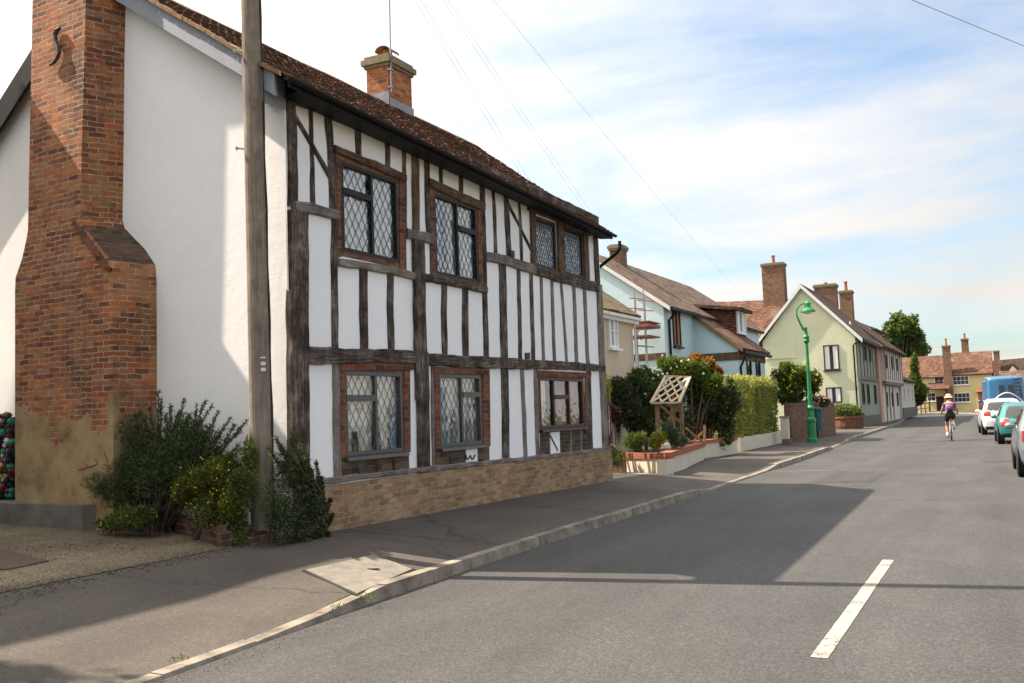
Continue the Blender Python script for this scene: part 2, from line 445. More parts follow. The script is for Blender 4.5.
M['chimney_brick'] = brick('old red brick', [(.16, .06, .04), (.33, .09, .04), (.42, .115, .04), (.46, .145, .05), (.33, .16, .08), (.5, .2, .075), (.38, .12, .055), (.24, .085, .045)],
                           (.38, .29, .19), bw=.215, bh=.068, ms=.008, stain=.5, patch=(1.15, 2.75, ((.15, .10, .05), (.31, .21, .10), (.40, .30, .17))), distort=.03, bloom=((.30, .17, .08), (.075, .035, .024), (.34, .27, .18)))
M['shoulder_brick'] = brick('weathered shoulder brick', [(.05, .032, .024), (.09, .05, .034), (.13, .07, .042), (.07, .05, .035)], (.12, .095, .07), bw=.215, bh=.068, stain=.5)
M['orange_brick'] = brick('orange brick', [(.22, .07, .03), (.38, .12, .04), (.46, .17, .06), (.30, .10, .05)], (.34, .27, .18), stain=.35)
M['jamb_brick'] = brick('jamb brick', [(.09, .035, .022), (.18, .06, .03), (.25, .085, .04), (.14, .06, .04)], (.2, .15, .11), stain=.3)
M['panel_brick'] = brick('dark panel brick', [(.05, .032, .022), (.10, .065, .04), (.15, .105, .06), (.075, .045, .03)], (.15, .125, .09), stain=.4)
M['plinth_brick'] = brick('tan plinth brick', [(.25, .145, .08), (.34, .21, .11), (.4, .27, .15), (.26, .125, .07), (.36, .245, .135)], (.36, .29, .2), bw=.215, bh=.068, stain=.35)
M['wall_brick'] = brick('brown wall brick', [(.10, .045, .028), (.17, .075, .042), (.22, .11, .06), (.13, .07, .05)], (.26, .21, .16), stain=.35)
M['far_brick'] = brick('stack brick', [(.13, .06, .035), (.22, .10, .055), (.28, .14, .08), (.17, .085, .055)], (.3, .25, .19), stain=.3)
M['coping_brick'] = brick('red coping brick', [(.28, .085, .04), (.38, .12, .055), (.32, .10, .05)], (.3, .2, .14), bw=.11, bh=.3, stain=.2)
M['planter_brick'] = brick('planter brick', [(.16, .065, .035), (.22, .085, .045), (.19, .075, .04)], (.2, .14, .1), stain=.3)
M['stone_cap'] = plain('weathered cap', (.20, .17, .10), .9, .3, 9, .5)
M['roof_tile'] = tile_mat('clay roof tile', [(.065, .038, .029), (.105, .056, .04), (.14, .075, .05), (.18, .10, .064), (.125, .076, .055), (.2, .13, .08)], (.19, .14, .065), .6)
M['verge_tile'] = tile_mat('verge tile', [(.18, .10, .05), (.28, .17, .085), (.22, .12, .06)], (.2, .16, .07), .4)
M['brown_roof'] = tile_tex('brown roof', [(.045, .028, .02), (.10, .064, .045), (.17, .115, .08)], .3, .26)
M['red_roof'] = tile_tex('red roof', [(.06, .028, .02), (.11, .052, .034), (.165, .084, .05)], .3, .2, (.25, .22, .16), .5)
M['dark_roof'] = tile_tex('dark roof', [(.03, .02, .017), (.06, .036, .028), (.09, .055, .04)], .3, .2)
M['tile_hung'] = tile_tex('hung tiles', [(.06, .025, .02), (.11, .045, .03), (.15, .07, .045)], .19, .12, (.1, .06, .04), .2)
M['moss_roof'] = tile_tex('mossy roof', [(.07, .05, .03), (.12, .085, .045), (.17, .12, .06)], .3, .2, (.13, .12, .035), .8)
M['lead'] = plain('lead flashing', (.22, .24, .27), .55, .2, 8, .2)
M['lead_pale'] = plain('pale mortar flashing', (.42, .40, .37), .8, .2, 9, .3)
M['black_gutter'] = plain('black gutter', (.008, .008, .009), .6, .2, 8, 0, 0, .2)
M['bargeboard'] = plain('blue grey board', (.23, .25, .29), .6, .1, 5, .1)
M['soffit_white'] = plain('white board', (.7, .69, .66), .6, .06, 5)
M['dark_frame'] = plain('charcoal window frame', (.010, .011, .013), .55, .2, 10, 0, 0, .25)
M['grey_frame'] = plain('grey window frame', (.06, .062, .062), .45, .2, 10)
M['brown_frame'] = plain('dark brown frame', (.035, .02, .015), .55, .25, 10)
M['white_frame'] = plain('white frame', (.75, .75, .73), .45, .05, 10)
M['leadwork'] = plain('lead cames', (.09, .092, .095), .5, .2, 10)
M['leadwork_pale'] = plain('pale cames', (.30, .36, .42), .5, .2, 10)
M['glass'] = glass_mat('window glass', (1, 1, 1), .03)
M['glass_wavy'] = glass_mat('old wavy glass', (.88, .92, .94), .17, .05, 6)
M['far_glass'] = dark_glass('far window glass', (.03, .035, .04), .06)
M['curtain'] = plain('cream net curtain', (.90, .87, .77), .95, .1, 9)
M['curtain_white'] = plain('white curtain', (.75, .74, .72), .95, .08, 9)
M['curtain_blue'] = plain('blue curtain', (.10, .24, .45), .95, .15, 6)
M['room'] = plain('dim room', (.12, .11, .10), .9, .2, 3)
M['iron'] = plain('rusty iron', (.06, .04, .03), .7, .4, 20, .4)
M['terracotta'] = plain('terracotta', (.30, .12, .06), .8, .25, 8, .2)
M['steel'] = plain('galvanised steel', (.3, .31, .32), .4, .1, 9, 0, .7)
M['wire'] = plain('cable', (.34, .35, .38), .6, .1, 9)
M['black_wire'] = plain('black cable', (.02, .02, .02), .6, .1, 9)
M['white_plate'] = plain('white plate', (.75, .75, .73), .5, .05, 9)
M['slab'] = plain('pale cover slab', (.165, .148, .12), .9, .25, 6, .4)
M['concrete'] = plain('pale concrete', (.215, .195, .165), .9, .22, 5, .3)
M['plinth_cement'] = plain('dark cement', (.13, .115, .095), .9, .3, 3, .3)
M['kerb'] = plain('kerb stone', (.195, .165, .13), .9, .5, 4, .5)
M['cream_render'] = render_mat('cream render', (.62, .55, .43), .08, .3, .25)
M['cream_wall'] = render_mat('cream cottage render', (.60, .50, .36), .07, .3)
M['blue_render'] = render_mat('pale blue render', (.55, .70, .72), .05, .3)
M['green_render'] = render_mat('pale green render', (.62, .63, .43), .09, .5, .2)
M['greygreen'] = render_mat('grey green render', (.30, .33, .25), .09, .3, .3)
M['pink_render'] = render_mat('pink render', (.55, .33, .24), .09, .3, .2)
M['old_white'] = render_mat('old white render', (.62, .58, .50), .09, .3, .3)
M['yellow_render'] = render_mat('yellow render', (.62, .50, .25), .07, .3, .15)
M['pinewood'] = timber('garden timber', [(.3, (.12, .065, .03)), (.5, (.22, .13, .065)), (.7, (.32, .21, .12))])
M['pale_lattice'] = plain('pale lattice', (.46, .36, .25), .8, .12, 12)
M['lamp_green'] = plain('green paint', (.014, .19, .06), .5, .3, 5, .1, 0, .4, .1)
M['teal_bin'] = plain('teal bin', (.01, .08, .075), .5, .15, 6)
M['red_metal'] = plain('red scaffold board', (.24, .075, .05), .7, .2, 9)
M['soil'] = plain('garden soil', (.06, .042, .028), .95, .3, 6, .6)
M['dark_void'] = plain('dark opening', (.012, .011, .010), .9, .1, 4)
# foliage
M['leaf_dark'] = leaf_mat('dark evergreen', [(.026, .04, .016), (.048, .068, .026), (.08, .108, .042), (.14, .165, .07)], .2, .7)
M['leaf_mid'] = leaf_mat('mid green', [(.045, .065, .014), (.085, .12, .024), (.13, .17, .036), (.19, .23, .06)], .35, .6)
M['leaf_bright'] = leaf_mat('bright green', [(.05, .085, .014), (.085, .135, .02), (.13, .185, .03), (.18, .23, .045)], .35)
M['leaf_gold'] = leaf_mat('golden leaves', [(.14, .16, .02), (.22, .24, .03), (.30, .30, .045), (.36, .36, .07)], .35)
M['leaf_orange'] = leaf_mat('orange leaves', [(.12, .09, .02), (.32, .11, .025), (.42, .17, .04), (.22, .16, .03)], .35)
M['leaf_red'] = leaf_mat('red purple leaves', [(.035, .012, .014), (.07, .02, .022), (.11, .04, .035)], .3)
M['leaf_grey'] = leaf_mat('grey green leaves', [(.05, .08, .045), (.09, .13, .07), (.14, .18, .11)], .3)
M['leaf_tree'] = leaf_mat('tree leaves', [(.045, .075, .02), (.075, .12, .028), (.11, .165, .04), (.16, .21, .065)], .45, .6)
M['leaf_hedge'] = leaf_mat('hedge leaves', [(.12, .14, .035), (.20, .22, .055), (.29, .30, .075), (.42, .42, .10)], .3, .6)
M['leaf_goldgreen'] = leaf_mat('golden green leaves', [(.035, .052, .013), (.065, .085, .017), (.12, .135, .022), (.27, .25, .03)], .35, .6)
M['old_edging'] = brick('old bed edging', [(.06, .035, .025), (.11, .055, .035), (.15, .075, .045), (.09, .06, .04)], (.16, .13, .1), stain=.5, distort=.02)
M['petal_white'] = plain('white petals', (.75, .73, .68), .7, .08, 20)
M['petal_pink'] = plain('pink petals', (.55, .22, .22), .7, .2, 20)
M['petal_yellow'] = plain('yellow petals', (.7, .5, .03), .7, .15, 20)

def asphalt(name, a, b, spk=.35, crack=False, blotch=.16):
    m, nt, p, o = newmat(name); P = posn(nt)
    big = noise(nt, P, .55, 6, .6); mid = noise(nt, mapping(nt, P, (1.6, .35, 1)), 1.0, 5, .6)
    c = ramp(nt, big, [(.3, a), (.7, b)])
    c = mixc(nt, 1.0, c, ramp(nt, mid, [(.3, (1 - blotch,) * 3), (.7, (1 + blotch,) * 3)]), 'MULTIPLY')
    if not crack:                                   # wheel-polished tracks run along the street
        tr = noise(nt, mapping(nt, P, (1.1, .03, 1)), 1.0, 3, .5)
        c = mixc(nt, 1.0, c, ramp(nt, tr, [(.35, (.9, .9, .9)), (.65, (1.1, 1.1, 1.1))]), 'MULTIPLY')
        oil = noise(nt, mapping(nt, P, (2.2, .8, 1)), 1.0, 5, .7)
        c = mixc(nt, 1.0, c, ramp(nt, oil, [(.66, (1, 1, 1)), (.78, (.72, .72, .72))]), 'MULTIPLY')
    v = nt.nodes.new('ShaderNodeTexVoronoi'); v.inputs['Scale'].default_value = 75; L(nt, P, v.inputs['Vector'])
    g = ramp(nt, v.outputs['Color'], [(.1, (1 - spk,) * 3), (.55, (1, 1, 1)), (.95, (1 + spk * 1.6,) * 3)])
    c = mixc(nt, 1.0, c, g, 'MULTIPLY')
    if crack:
        w = nt.nodes.new('ShaderNodeTexVoronoi'); w.feature = 'DISTANCE_TO_EDGE'; w.inputs['Scale'].default_value = .35
        nz = noise(nt, P, 2.2, 4, .6, out=1); vm = nt.nodes.new('ShaderNodeVectorMath'); vm.operation = 'MULTIPLY_ADD'
        L(nt, nz, vm.inputs[0]); vm.inputs[1].default_value = (.7, .7, 0); L(nt, P, vm.inputs[2]); L(nt, vm.outputs[0], w.inputs['Vector'])
        k = ramp(nt, w.outputs[0], [(.0, (.35, .35, .35)), (.012, (1, 1, 1))])
        c = mixc(nt, .8, c, k, 'MULTIPLY')
    L(nt, c, p.inputs['Base Color']); p.inputs['Roughness'].default_value = .82; p.inputs['Specular IOR Level'].default_value = .3
    bump(nt, p, v.outputs['Distance'], .35, .008)
    return m
M['road'] = asphalt('road asphalt', (.047, .046, .0445), (.059, .0575, .055), .34)
M['pavement'] = asphalt('pavement asphalt', (.054, .047, .040), (.088, .074, .061), .24, True)
M['drive'] = asphalt('gravelly drive', (.075, .060, .038), (.14, .112, .072), .6, False, .35)
M['forecourt'] = asphalt('pale paving', (.20, .18, .155), (.27, .24, .2), .2, True)
M['ground'] = plain('rough ground', (.075, .07, .04), .95, .35, .8, .3)
def worn_paint():
    m, nt, p, o = newmat('worn road paint'); P = posn(nt)
    f = mth(nt, 'ADD', noise(nt, P, 38, 5, .7), mth(nt, 'MULTIPLY', noise(nt, P, 5, 3), .5))
    c = ramp(nt, f, [(.50, (.47, .43, .34)), (.76, (.36, .32, .26)), (.86, (.10, .09, .08))])
    L(nt, c, p.inputs['Base Color']); p.inputs['Roughness'].default_value = .8; bump(nt, p, noise(nt, P, 80, 3), .4, .006); return m
M['paint'] = worn_paint()
M['paint_old'] = asphalt('worn road paint', (.60, .57, .50), (.74, .71, .63), .16)

# ------------------------------------------------------------------ light and sky
SUN_TRAVEL = V((1, .135, -1.135)).normalized()
TO = -SUN_TRAVEL
world = bpy.data.worlds.new('World'); SC.world = world; world.use_nodes = True
nt = world.node_tree; nt.nodes.clear()
wo = nt.nodes.new('ShaderNodeOutputWorld'); bg = nt.nodes.new('ShaderNodeBackground'); L(nt, bg.outputs[0], wo.inputs[0])
sky = nt.nodes.new('ShaderNodeTexSky'); sky.sky_type = 'NISHITA'; sky.sun_disc = False
sky.sun_elevation = math.asin(TO.z); sky.sun_rotation = math.atan2(TO.x, TO.y)
sky.air_density = 1.0; sky.dust_density = 1.6; sky.ozone_density = 1.2
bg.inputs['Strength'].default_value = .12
tc = nt.nodes.new('ShaderNodeTexCoord')
sx = nt.nodes.new('ShaderNodeSeparateXYZ'); L(nt, tc.outputs['Generated'], sx.inputs[0])
zz = mth(nt, 'ADD', mth(nt, 'MAXIMUM', sx.outputs[2], 0.0), .16)
cxn = nt.nodes.new('ShaderNodeCombineXYZ'); L(nt, mth(nt, 'DIVIDE', sx.outputs[0], zz), cxn.inputs[0]); L(nt, mth(nt, 'DIVIDE', sx.outputs[1], zz), cxn.inputs[1])
cl1 = noise(nt, mapping(nt, cxn.outputs[0], (.50, .74, 1), (5.921, 5.52, 0), (0, 0, R(28))), 1.0, 9, .58, dist=.5)
cl2 = noise(nt, mapping(nt, cxn.outputs[0], (1.1, 2.3, 1), (5.52, 5.921, 0), (0, 0, R(20))), 1.0, 9, .6, dist=.3)
cl = mth(nt, 'ADD', mth(nt, 'MULTIPLY', cl1, .76), mth(nt, 'MULTIPLY', cl2, .29))
# thin high cloud thickens toward the sun, the horizon and, for added fill, opposite the sun
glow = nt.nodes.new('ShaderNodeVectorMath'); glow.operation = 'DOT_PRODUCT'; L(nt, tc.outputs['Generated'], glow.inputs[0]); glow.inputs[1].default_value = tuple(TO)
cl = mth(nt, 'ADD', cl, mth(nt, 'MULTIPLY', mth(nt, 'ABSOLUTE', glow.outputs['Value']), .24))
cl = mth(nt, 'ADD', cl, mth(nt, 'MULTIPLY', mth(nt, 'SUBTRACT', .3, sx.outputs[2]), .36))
high = mth(nt, 'MAXIMUM', mth(nt, 'SUBTRACT', sx.outputs[2], .42), 0.0)      # thicker, brighter cloud added above the view as fill light
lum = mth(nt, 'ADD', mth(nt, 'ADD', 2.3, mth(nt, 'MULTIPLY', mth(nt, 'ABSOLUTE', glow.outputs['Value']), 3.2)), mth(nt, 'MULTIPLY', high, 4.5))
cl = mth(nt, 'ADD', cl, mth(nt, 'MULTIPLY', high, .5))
cf = ramp(nt, cl, [(.47, (.0, .0, .0)), (.58, (.5, .5, .5)), (.68, (1, 1, 1))])
skyc = mixc(nt, 1.0, sky.outputs[0], (.54, .60, .62), 'MULTIPLY')
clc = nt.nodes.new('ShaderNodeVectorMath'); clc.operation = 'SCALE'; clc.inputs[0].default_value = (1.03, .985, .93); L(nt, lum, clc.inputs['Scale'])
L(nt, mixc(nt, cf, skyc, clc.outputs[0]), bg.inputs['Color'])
sl = bpy.data.lights.new('sun', 'SUN'); sl.energy = 4.1; sl.angle = R(.53); sl.color = (1.0, .86, .71)
so = bpy.data.objects.new('sun', sl); COL.objects.link(so); so.rotation_euler = SUN_TRAVEL.to_track_quat('-Z', 'Y').to_euler()
so.location = (-30, 0, 30)
SC.view_settings.view_transform = 'Standard'; SC.view_settings.look = 'None'; SC.view_settings.exposure = 1.61; SC.view_settings.gamma = 1
SC.view_settings.use_curve_mapping = False

# ------------------------------------------------------------------ ground, road, pavement
def lerp_tab(tab, y):
    if y <= tab[0][0]: return tab[0][1]
    for (a, fa), (b, fb) in zip(tab, tab[1:]):
        if y <= b: return fa + (fb - fa) * (y - a) / (b - a)
    return tab[-1][1]
KX = [(-12, -4.55), (0, -4.8), (4.8, -4.95), (7.5, -5.12), (10.2, -5.2), (18.4, -5.2), (30, -5.36), (36, -5.53), (42, -5.86), (75, -6.64), (100, -8.2), (125, -13), (150, -22)]
KH = [(-12, .02), (6.4, .025), (7.6, .115), (18.1, .115), (18.9, .03), (25.3, .03), (26.2, .115), (36.2, .115), (37, .03), (43, .03), (44, .115), (160, .115)]
BX = [(-12, -7.28), (19.2, -7.24), (22.6, -7.3), (24.5, -8.4), (30, -8.55), (45, -8.6), (60, -8.8), (66, -10), (100, -10.6), (125, -15), (150, -24)]
BZ = [(-12, .30), (9.0, .36), (19, .24), (23, .17), (30, .14), (160, .14)]
RW = 7.25
ys = [-12 + i * .5 for i in range(0, 130)] + [53 + i * 2.5 for i in range(0, 40)]
mb = MB(); mb.face([(-900, -300, -.05), (900, -300, -.05), (900, 2500, -.05), (-900, 2500, -.05)]); struct(mb, 'ground', M['ground'])
mb = MB()
for a, b in zip(ys, ys[1:]):
    k0, k1 = lerp_tab(KX, a), lerp_tab(KX, b)
    mb.face([(k0, a, 0), (k0 + RW, a, 0), (k1 + RW, b, 0), (k1, b, 0)])
struct(mb, 'road', M['road'])
# road across the end of the street, in front of the yellow cottage
def kerbline(mb, side):
    y = -12.0; i = 0
    while y < 148:
        l = .9 + random.uniform(-.08, .08); y2 = y + l - .012
        for (xa, xb, ya, yb) in [(lerp_tab(KX, y), lerp_tab(KX, y2), y, y2)]:
            h0, h1 = lerp_tab(KH, y), lerp_tab(KH, y2)
            j = random.uniform(-.006, .006); jh = random.uniform(-.005, .005); w = .14
            if side > 0: xa += RW; xb += RW; h0 = h1 = .115
            s = -1 if side < 0 else 1
            lean = .025 * s
            b4 = [(xa + j, ya, -.03), (xb + j, yb, -.03), (xb + s * w + j, yb, -.03), (xa + s * w + j, ya, -.03)]
            t4 = [(xa + lean + j, ya, h0 + jh), (xb + lean + j, yb, h1 + jh), (xb + s * w + j, yb, h1 + jh + .004), (xa + s * w + j, ya, h0 + jh + .004)]
            mb.hexa(b4, t4)
        y += l; i += 1
mb = MB(); kerbline(mb, -1); kerbline(mb, 1); struct(mb, 'kerb', M['kerb'])
mb = MB()
def pave(y, t):
    k, b = lerp_tab(KX, y) - .145, lerp_tab(BX, y); h, z = lerp_tab(KH, y), lerp_tab(BZ, y)
    return (k + (b - k) * t, y, h + (z - h) * t + .012 * mnoise.noise(V((k + (b - k) * t, y * .8, 3))) * (1 if 0 < t < 1 else 0))
for a, b in zip(ys, ys[1:]):
    for i in range(6):
        mb.face([pave(a, (i + 1) / 6), pave(a, i / 6), pave(b, i / 6), pave(b, (i + 1) / 6)])
struct(mb, 'pavement', M['pavement'], True)
mb = MB()
for a, b in zip(ys, ys[1:]):
    k0, k1 = lerp_tab(KX, a) + RW + .145, lerp_tab(KX, b) + RW + .145
    mb.face([(k0, a, .115), (k0 + 2.2, a, .16), (k1 + 2.2, b, .16), (k1, b, .115)])
tag(mb.build('pavement', M['pavement']), kind='structure')
def pz(x, y):
    k, b = lerp_tab(KX, y) - .145, lerp_tab(BX, y)
    return lerp_tab(KH, y) + (lerp_tab(BZ, y) - lerp_tab(KH, y)) * (x - k) / (b - k)
def dz(x, y): return lerp_tab(BZ, y) + (-7.28 - x) * .028
mb = MB()
def drv(u, v):
    y = -6 + 15.8 * v; x = -7.275 - 10 * u
    return (x, y, dz(x, y) + .004 + (.02 * mnoise.noise(V((x * .7, y * .7, 0))) if u > 0 else 0))
mb.grid(lambda u, v: drv(1 - u, v), 24, 30); struct(mb, 'driveway', M['drive'], True)
ng = 3600
gx = np.where(np.random.rand(ng) < .35, -7.28 + np.random.normal(size=ng) * .10, -7.3 - np.random.rand(ng) ** 1.3 * 6); gy_ = np.random.uniform(4.2, 9.3, ng)
gz = np.array([(dz(x, y) if x < -7.28 else pz(x, y)) + .006 for x, y in zip(gx, gy_)]); gs = np.random.uniform(.004, .014, ng)
oc = np.array([(1, 0, 0), (0, 1, 0), (-1, 0, 0), (0, -1, 0), (0, 0, .7), (0, 0, -.7)]); of = np.array([(0, 1, 4), (1, 2, 4), (2, 3, 4), (3, 0, 4), (1, 0, 5), (2, 1, 5), (3, 2, 5), (0, 3, 5)])
gv = (np.stack([gx, gy_, gz], 1)[:, None, :] + oc[None] * gs[:, None, None] * np.random.uniform(.6, 1.4, (ng, 6, 1))).reshape(-1, 3)
gf = (of[None] + (np.arange(ng) * 6)[:, None, None]).reshape(-1, 3)
M['gravel'] = tile_mat('loose gravel', [(.10, .08, .055), (.15, .12, .085), (.2, .17, .12), (.12, .10, .075)], mossf=.0)
def grit(n, xs, y_, z_, s):
    v = (np.stack([xs, y_, z_], 1)[:, None, :] + oc[None] * np.random.uniform(.3, 1, n)[:, None, None] * s * np.random.uniform(.6, 1.4, (n, 6, 1))).reshape(-1, 3)
    return v, (of[None] + (np.arange(n) * 6)[:, None, None]).reshape(-1, 3)
n2 = 2200; y2 = 3.5 + 40 * np.random.rand(n2) ** 1.6
x2 = np.array([lerp_tab(KX, y) for y in y2]) + .03 + np.abs(np.random.normal(size=n2)) * .11
v2, f2 = grit(n2, x2, y2, np.full(n2, .003), .0065)
tag(mesh_obj('gutter_grit', v2, f2, None, np.repeat(np.random.rand(n2), 8), M['gravel']), 'fine grit and dead leaves lying along the kerb', 'grit', kind='stuff')
tag(mesh_obj('gravel', gv, gf, None, np.repeat(np.random.rand(ng), 8), M['gravel']), 'loose gravel scattered over the drive', 'gravel', kind='stuff')
mb = MB()
mb.face([(-13, 18.9, .30), (-7.235, 18.9, .246), (-7.29, 22.9, .174), (-13, 24.0, .2)]); struct(mb, 'forecourt', M['forecourt'])
mb = MB(); mb.face([(-16, 24, .19), (-8.3, 23.6, .16), (-8.53, 60, .13), (-16, 60, .15)]); struct(mb, 'garden_soil', M['soil'])
# worn white dash on the road, and a faint old patch line
def dash(cx_, y0, y1, w=.11):
    mb = MB(); n = 24
    for i in range(n):
        a, b = y0 + (y1 - y0) * i / n, y0 + (y1 - y0) * (i + 1) / n
        e = lambda q, s: w / 2 * s + .006 * mnoise.noise(V((q * 9, s, 0)))
        mb.face([(cx_ + e(a, -1), a, .004), (cx_ + e(a, 1), a, .004), (cx_ + e(b, 1), b, .004), (cx_ + e(b, -1), b, .004)])
    return tag(mb.build('road_marking', M['paint']), kind='structure')
dash(-1.16, 6.62, 10.86)
M['patch'] = asphalt('road repair', (.040, .039, .038), (.048, .047, .045), .3)
M['seam'] = plain('bitumen seam', (.030, .029, .028), .7, .2, 9)
def road_strip(pts, w, m, name):
    mb = MB(); pts = [V(p) for p in pts]; q = []
    for i, p in enumerate(pts):
        k = (pts[min(i + 1, len(pts) - 1)] - pts[max(i - 1, 0)]).normalized(); nn = V((-k.y, k.x, 0)); ww = w * (1 + .5 * mnoise.noise(V((i * .7, p.x, p.y))))
        q.append((p + nn * ww / 2, p - nn * ww / 2))
    for (a, b), (c, d) in zip(q, q[1:]): mb.face([b, d, c, a])
    return tag(mb.build(name, m), kind='structure')
def wander(a, b, n, amp): return [(a[0] + (b[0] - a[0]) * i / n + amp * mnoise.noise(V((i * .35, a[0], 1))), a[1] + (b[1] - a[1]) * i / n + amp * mnoise.noise(V((i * .35, a[1], 7))), .004) for i in range(n + 1)]
mb = MB(); mb.face([(-3.6, 21.2, .004), (-2.5, 21.3, .004), (-2.45, 24.6, .004), (-3.55, 24.5, .004)]); tag(mb.build('road_patch', M['patch']), kind='structure')
mb = MB(); mb.face([(-.6, 27.5, .004), (1.4, 27.8, .004), (1.4, 28.7, .004), (-.65, 28.4, .004)]); tag(mb.build('road_patch', M['patch']), kind='structure')
road_strip(wander((-5.1, 24.9), (-3.5, 25.1), 10, .06), .04, M['paint'], 'road_marking')
road_strip(wander((-4.9, 15.2), (1.9, 15.9), 40, .25), .008, M['seam'], 'road_seam')
# ------------------------------------------------------------------ the timber framed house
XF = -7.2; YN = 9.0; SK = .10                      # facade plane, near corner, skew of the near gable
def gy(x): return YN + SK * (XF - x)               # the near gable wall
def on_g(px, py, off=0.0):
    k = ray(px, py); t = (YN - off + SK * XF) / (k.y + SK * k.x); return CAM + k * t
def fc(px, py, x=XF):
    p = on_x(px, py, x); return (p.y, p.z)
house = thing('timber_framed_house', 'white house of exposed dark timbers with a tall brick chimney on its gable end', 'house', (-9.5, 14, .3))
RX = -10.5; YF = 18.95; SKF = .30
def fy(x): return YF + SKF * (XF - x)
# window openings on the facade: name -> (y0, y1, z0, z1) from the photograph, measured on the facade plane
def rect(tl, br):
    a, b = fc(*tl), fc(*br); return (a[0], b[0], b[1], a[1])
OPN = {'w1': rect((340, 161), (398.5, 263)), 'w2': rect((433, 193), (478, 283)), 'w3': rect((533, 217.5), (556, 271)), 'w4': rect((562.5, 227.5), (583, 278.5)),
       'l1': rect((343.8, 371), (403, 451)), 'l2': rect((438, 374), (482, 443.5)), 'l3': rect((538.5, 377.5), (584, 425.8))}
zt, zb0 = 5.42, .80
cuts_y = sorted({YN, YF} | {q for o in OPN.values() for q in o[:2]}); cuts_z = sorted({zb0, zt} | {q for o in OPN.values() for q in o[2:]})
mb = MB()
for y0, y1 in zip(cuts_y, cuts_y[1:]):
    for z0, z1 in zip(cuts_z, cuts_z[1:]):
        ym, zm = (y0 + y1) / 2, (z0 + z1) / 2
        if any(o[0] < ym < o[1] and o[2] < zm < o[3] for o in OPN.values()): continue
        mb.face([(XF, y0, z0), (XF, y1, z0), (XF, y1, z1), (XF, y0, z1)])
for o in OPN.values():                              # reveals
    d = .10
    mb.face([(XF, o[0], o[2]), (XF - d, o[0], o[2]), (XF - d, o[0], o[3]), (XF, o[0], o[3])])
    mb.face([(XF, o[1], o[3]), (XF - d, o[1], o[3]), (XF - d, o[1], o[2]), (XF, o[1], o[2])])
    mb.face([(XF, o[0], o[3]), (XF - d, o[0], o[3]), (XF - d, o[1], o[3]), (XF, o[1], o[3])])
mb.build('facade_wall', M['infill'], house)
# gable walls and back
mb = MB(); XB = -13.75
def gable_top(x):
    return 5.30 + (x - XF) / (RX - XF) * 2.2 if x > RX else 7.5 - (RX - x) / (RX - XB) * 2.1
n = 26
for i in range(n):
    x0, x1 = XF + .02 + (XB - XF - .02) * i / n, XF + .02 + (XB - XF - .02) * (i + 1) / n
    for k in range(8):
        q = lambda x, t: (x, gy(x) + .012 * mnoise.noise(V((x * .8, t * 4, 1))), .1 + (gable_top(x) - .1) * t)
        mb.face([q(x1, k / 8), q(x0, k / 8), q(x0, (k + 1) / 8), q(x1, (k + 1) / 8)])
mb.build('gable_wall', M['gable_render'], house, True)
mb = MB()
mb.face([(XF - .02, fy(XF), .1), (XB, fy(XB), .1), (XB, fy(XB), 5.4), (RX, fy(RX), 7.45), (XF - .02, fy(XF), 5.25)])
mb.face([(XB, gy(XB), .1), (XB, gy(XB), 5.35), (XB, fy(XB), 5.35), (XB, fy(XB), .1)])
mb.build('rear_wall', M['gable_render'], house)
# dark rooms behind the windows
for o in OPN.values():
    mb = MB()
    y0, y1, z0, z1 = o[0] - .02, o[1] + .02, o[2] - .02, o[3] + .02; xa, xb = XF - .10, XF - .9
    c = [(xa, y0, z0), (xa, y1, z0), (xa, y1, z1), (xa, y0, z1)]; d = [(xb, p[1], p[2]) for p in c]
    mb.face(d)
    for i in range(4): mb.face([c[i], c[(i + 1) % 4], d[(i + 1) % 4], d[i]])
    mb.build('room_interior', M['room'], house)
# brick plinth and sill beam
mb = MB()
zt0, zt1 = .865, .872
mb.hexa([(XF + .06, YN + .02, .1), (XF + .06, YF + .06, .1), (XF - .1, YF + .06, .1), (XF - .1, YN + .02, .1)], [(XF + .06, YN + .02, zt0), (XF + .06, YF + .06, zt1), (XF - .1, YF + .06, zt1), (XF - .1, YN + .02, zt0)])
mb.build('plinth', M['plinth_brick'], house)

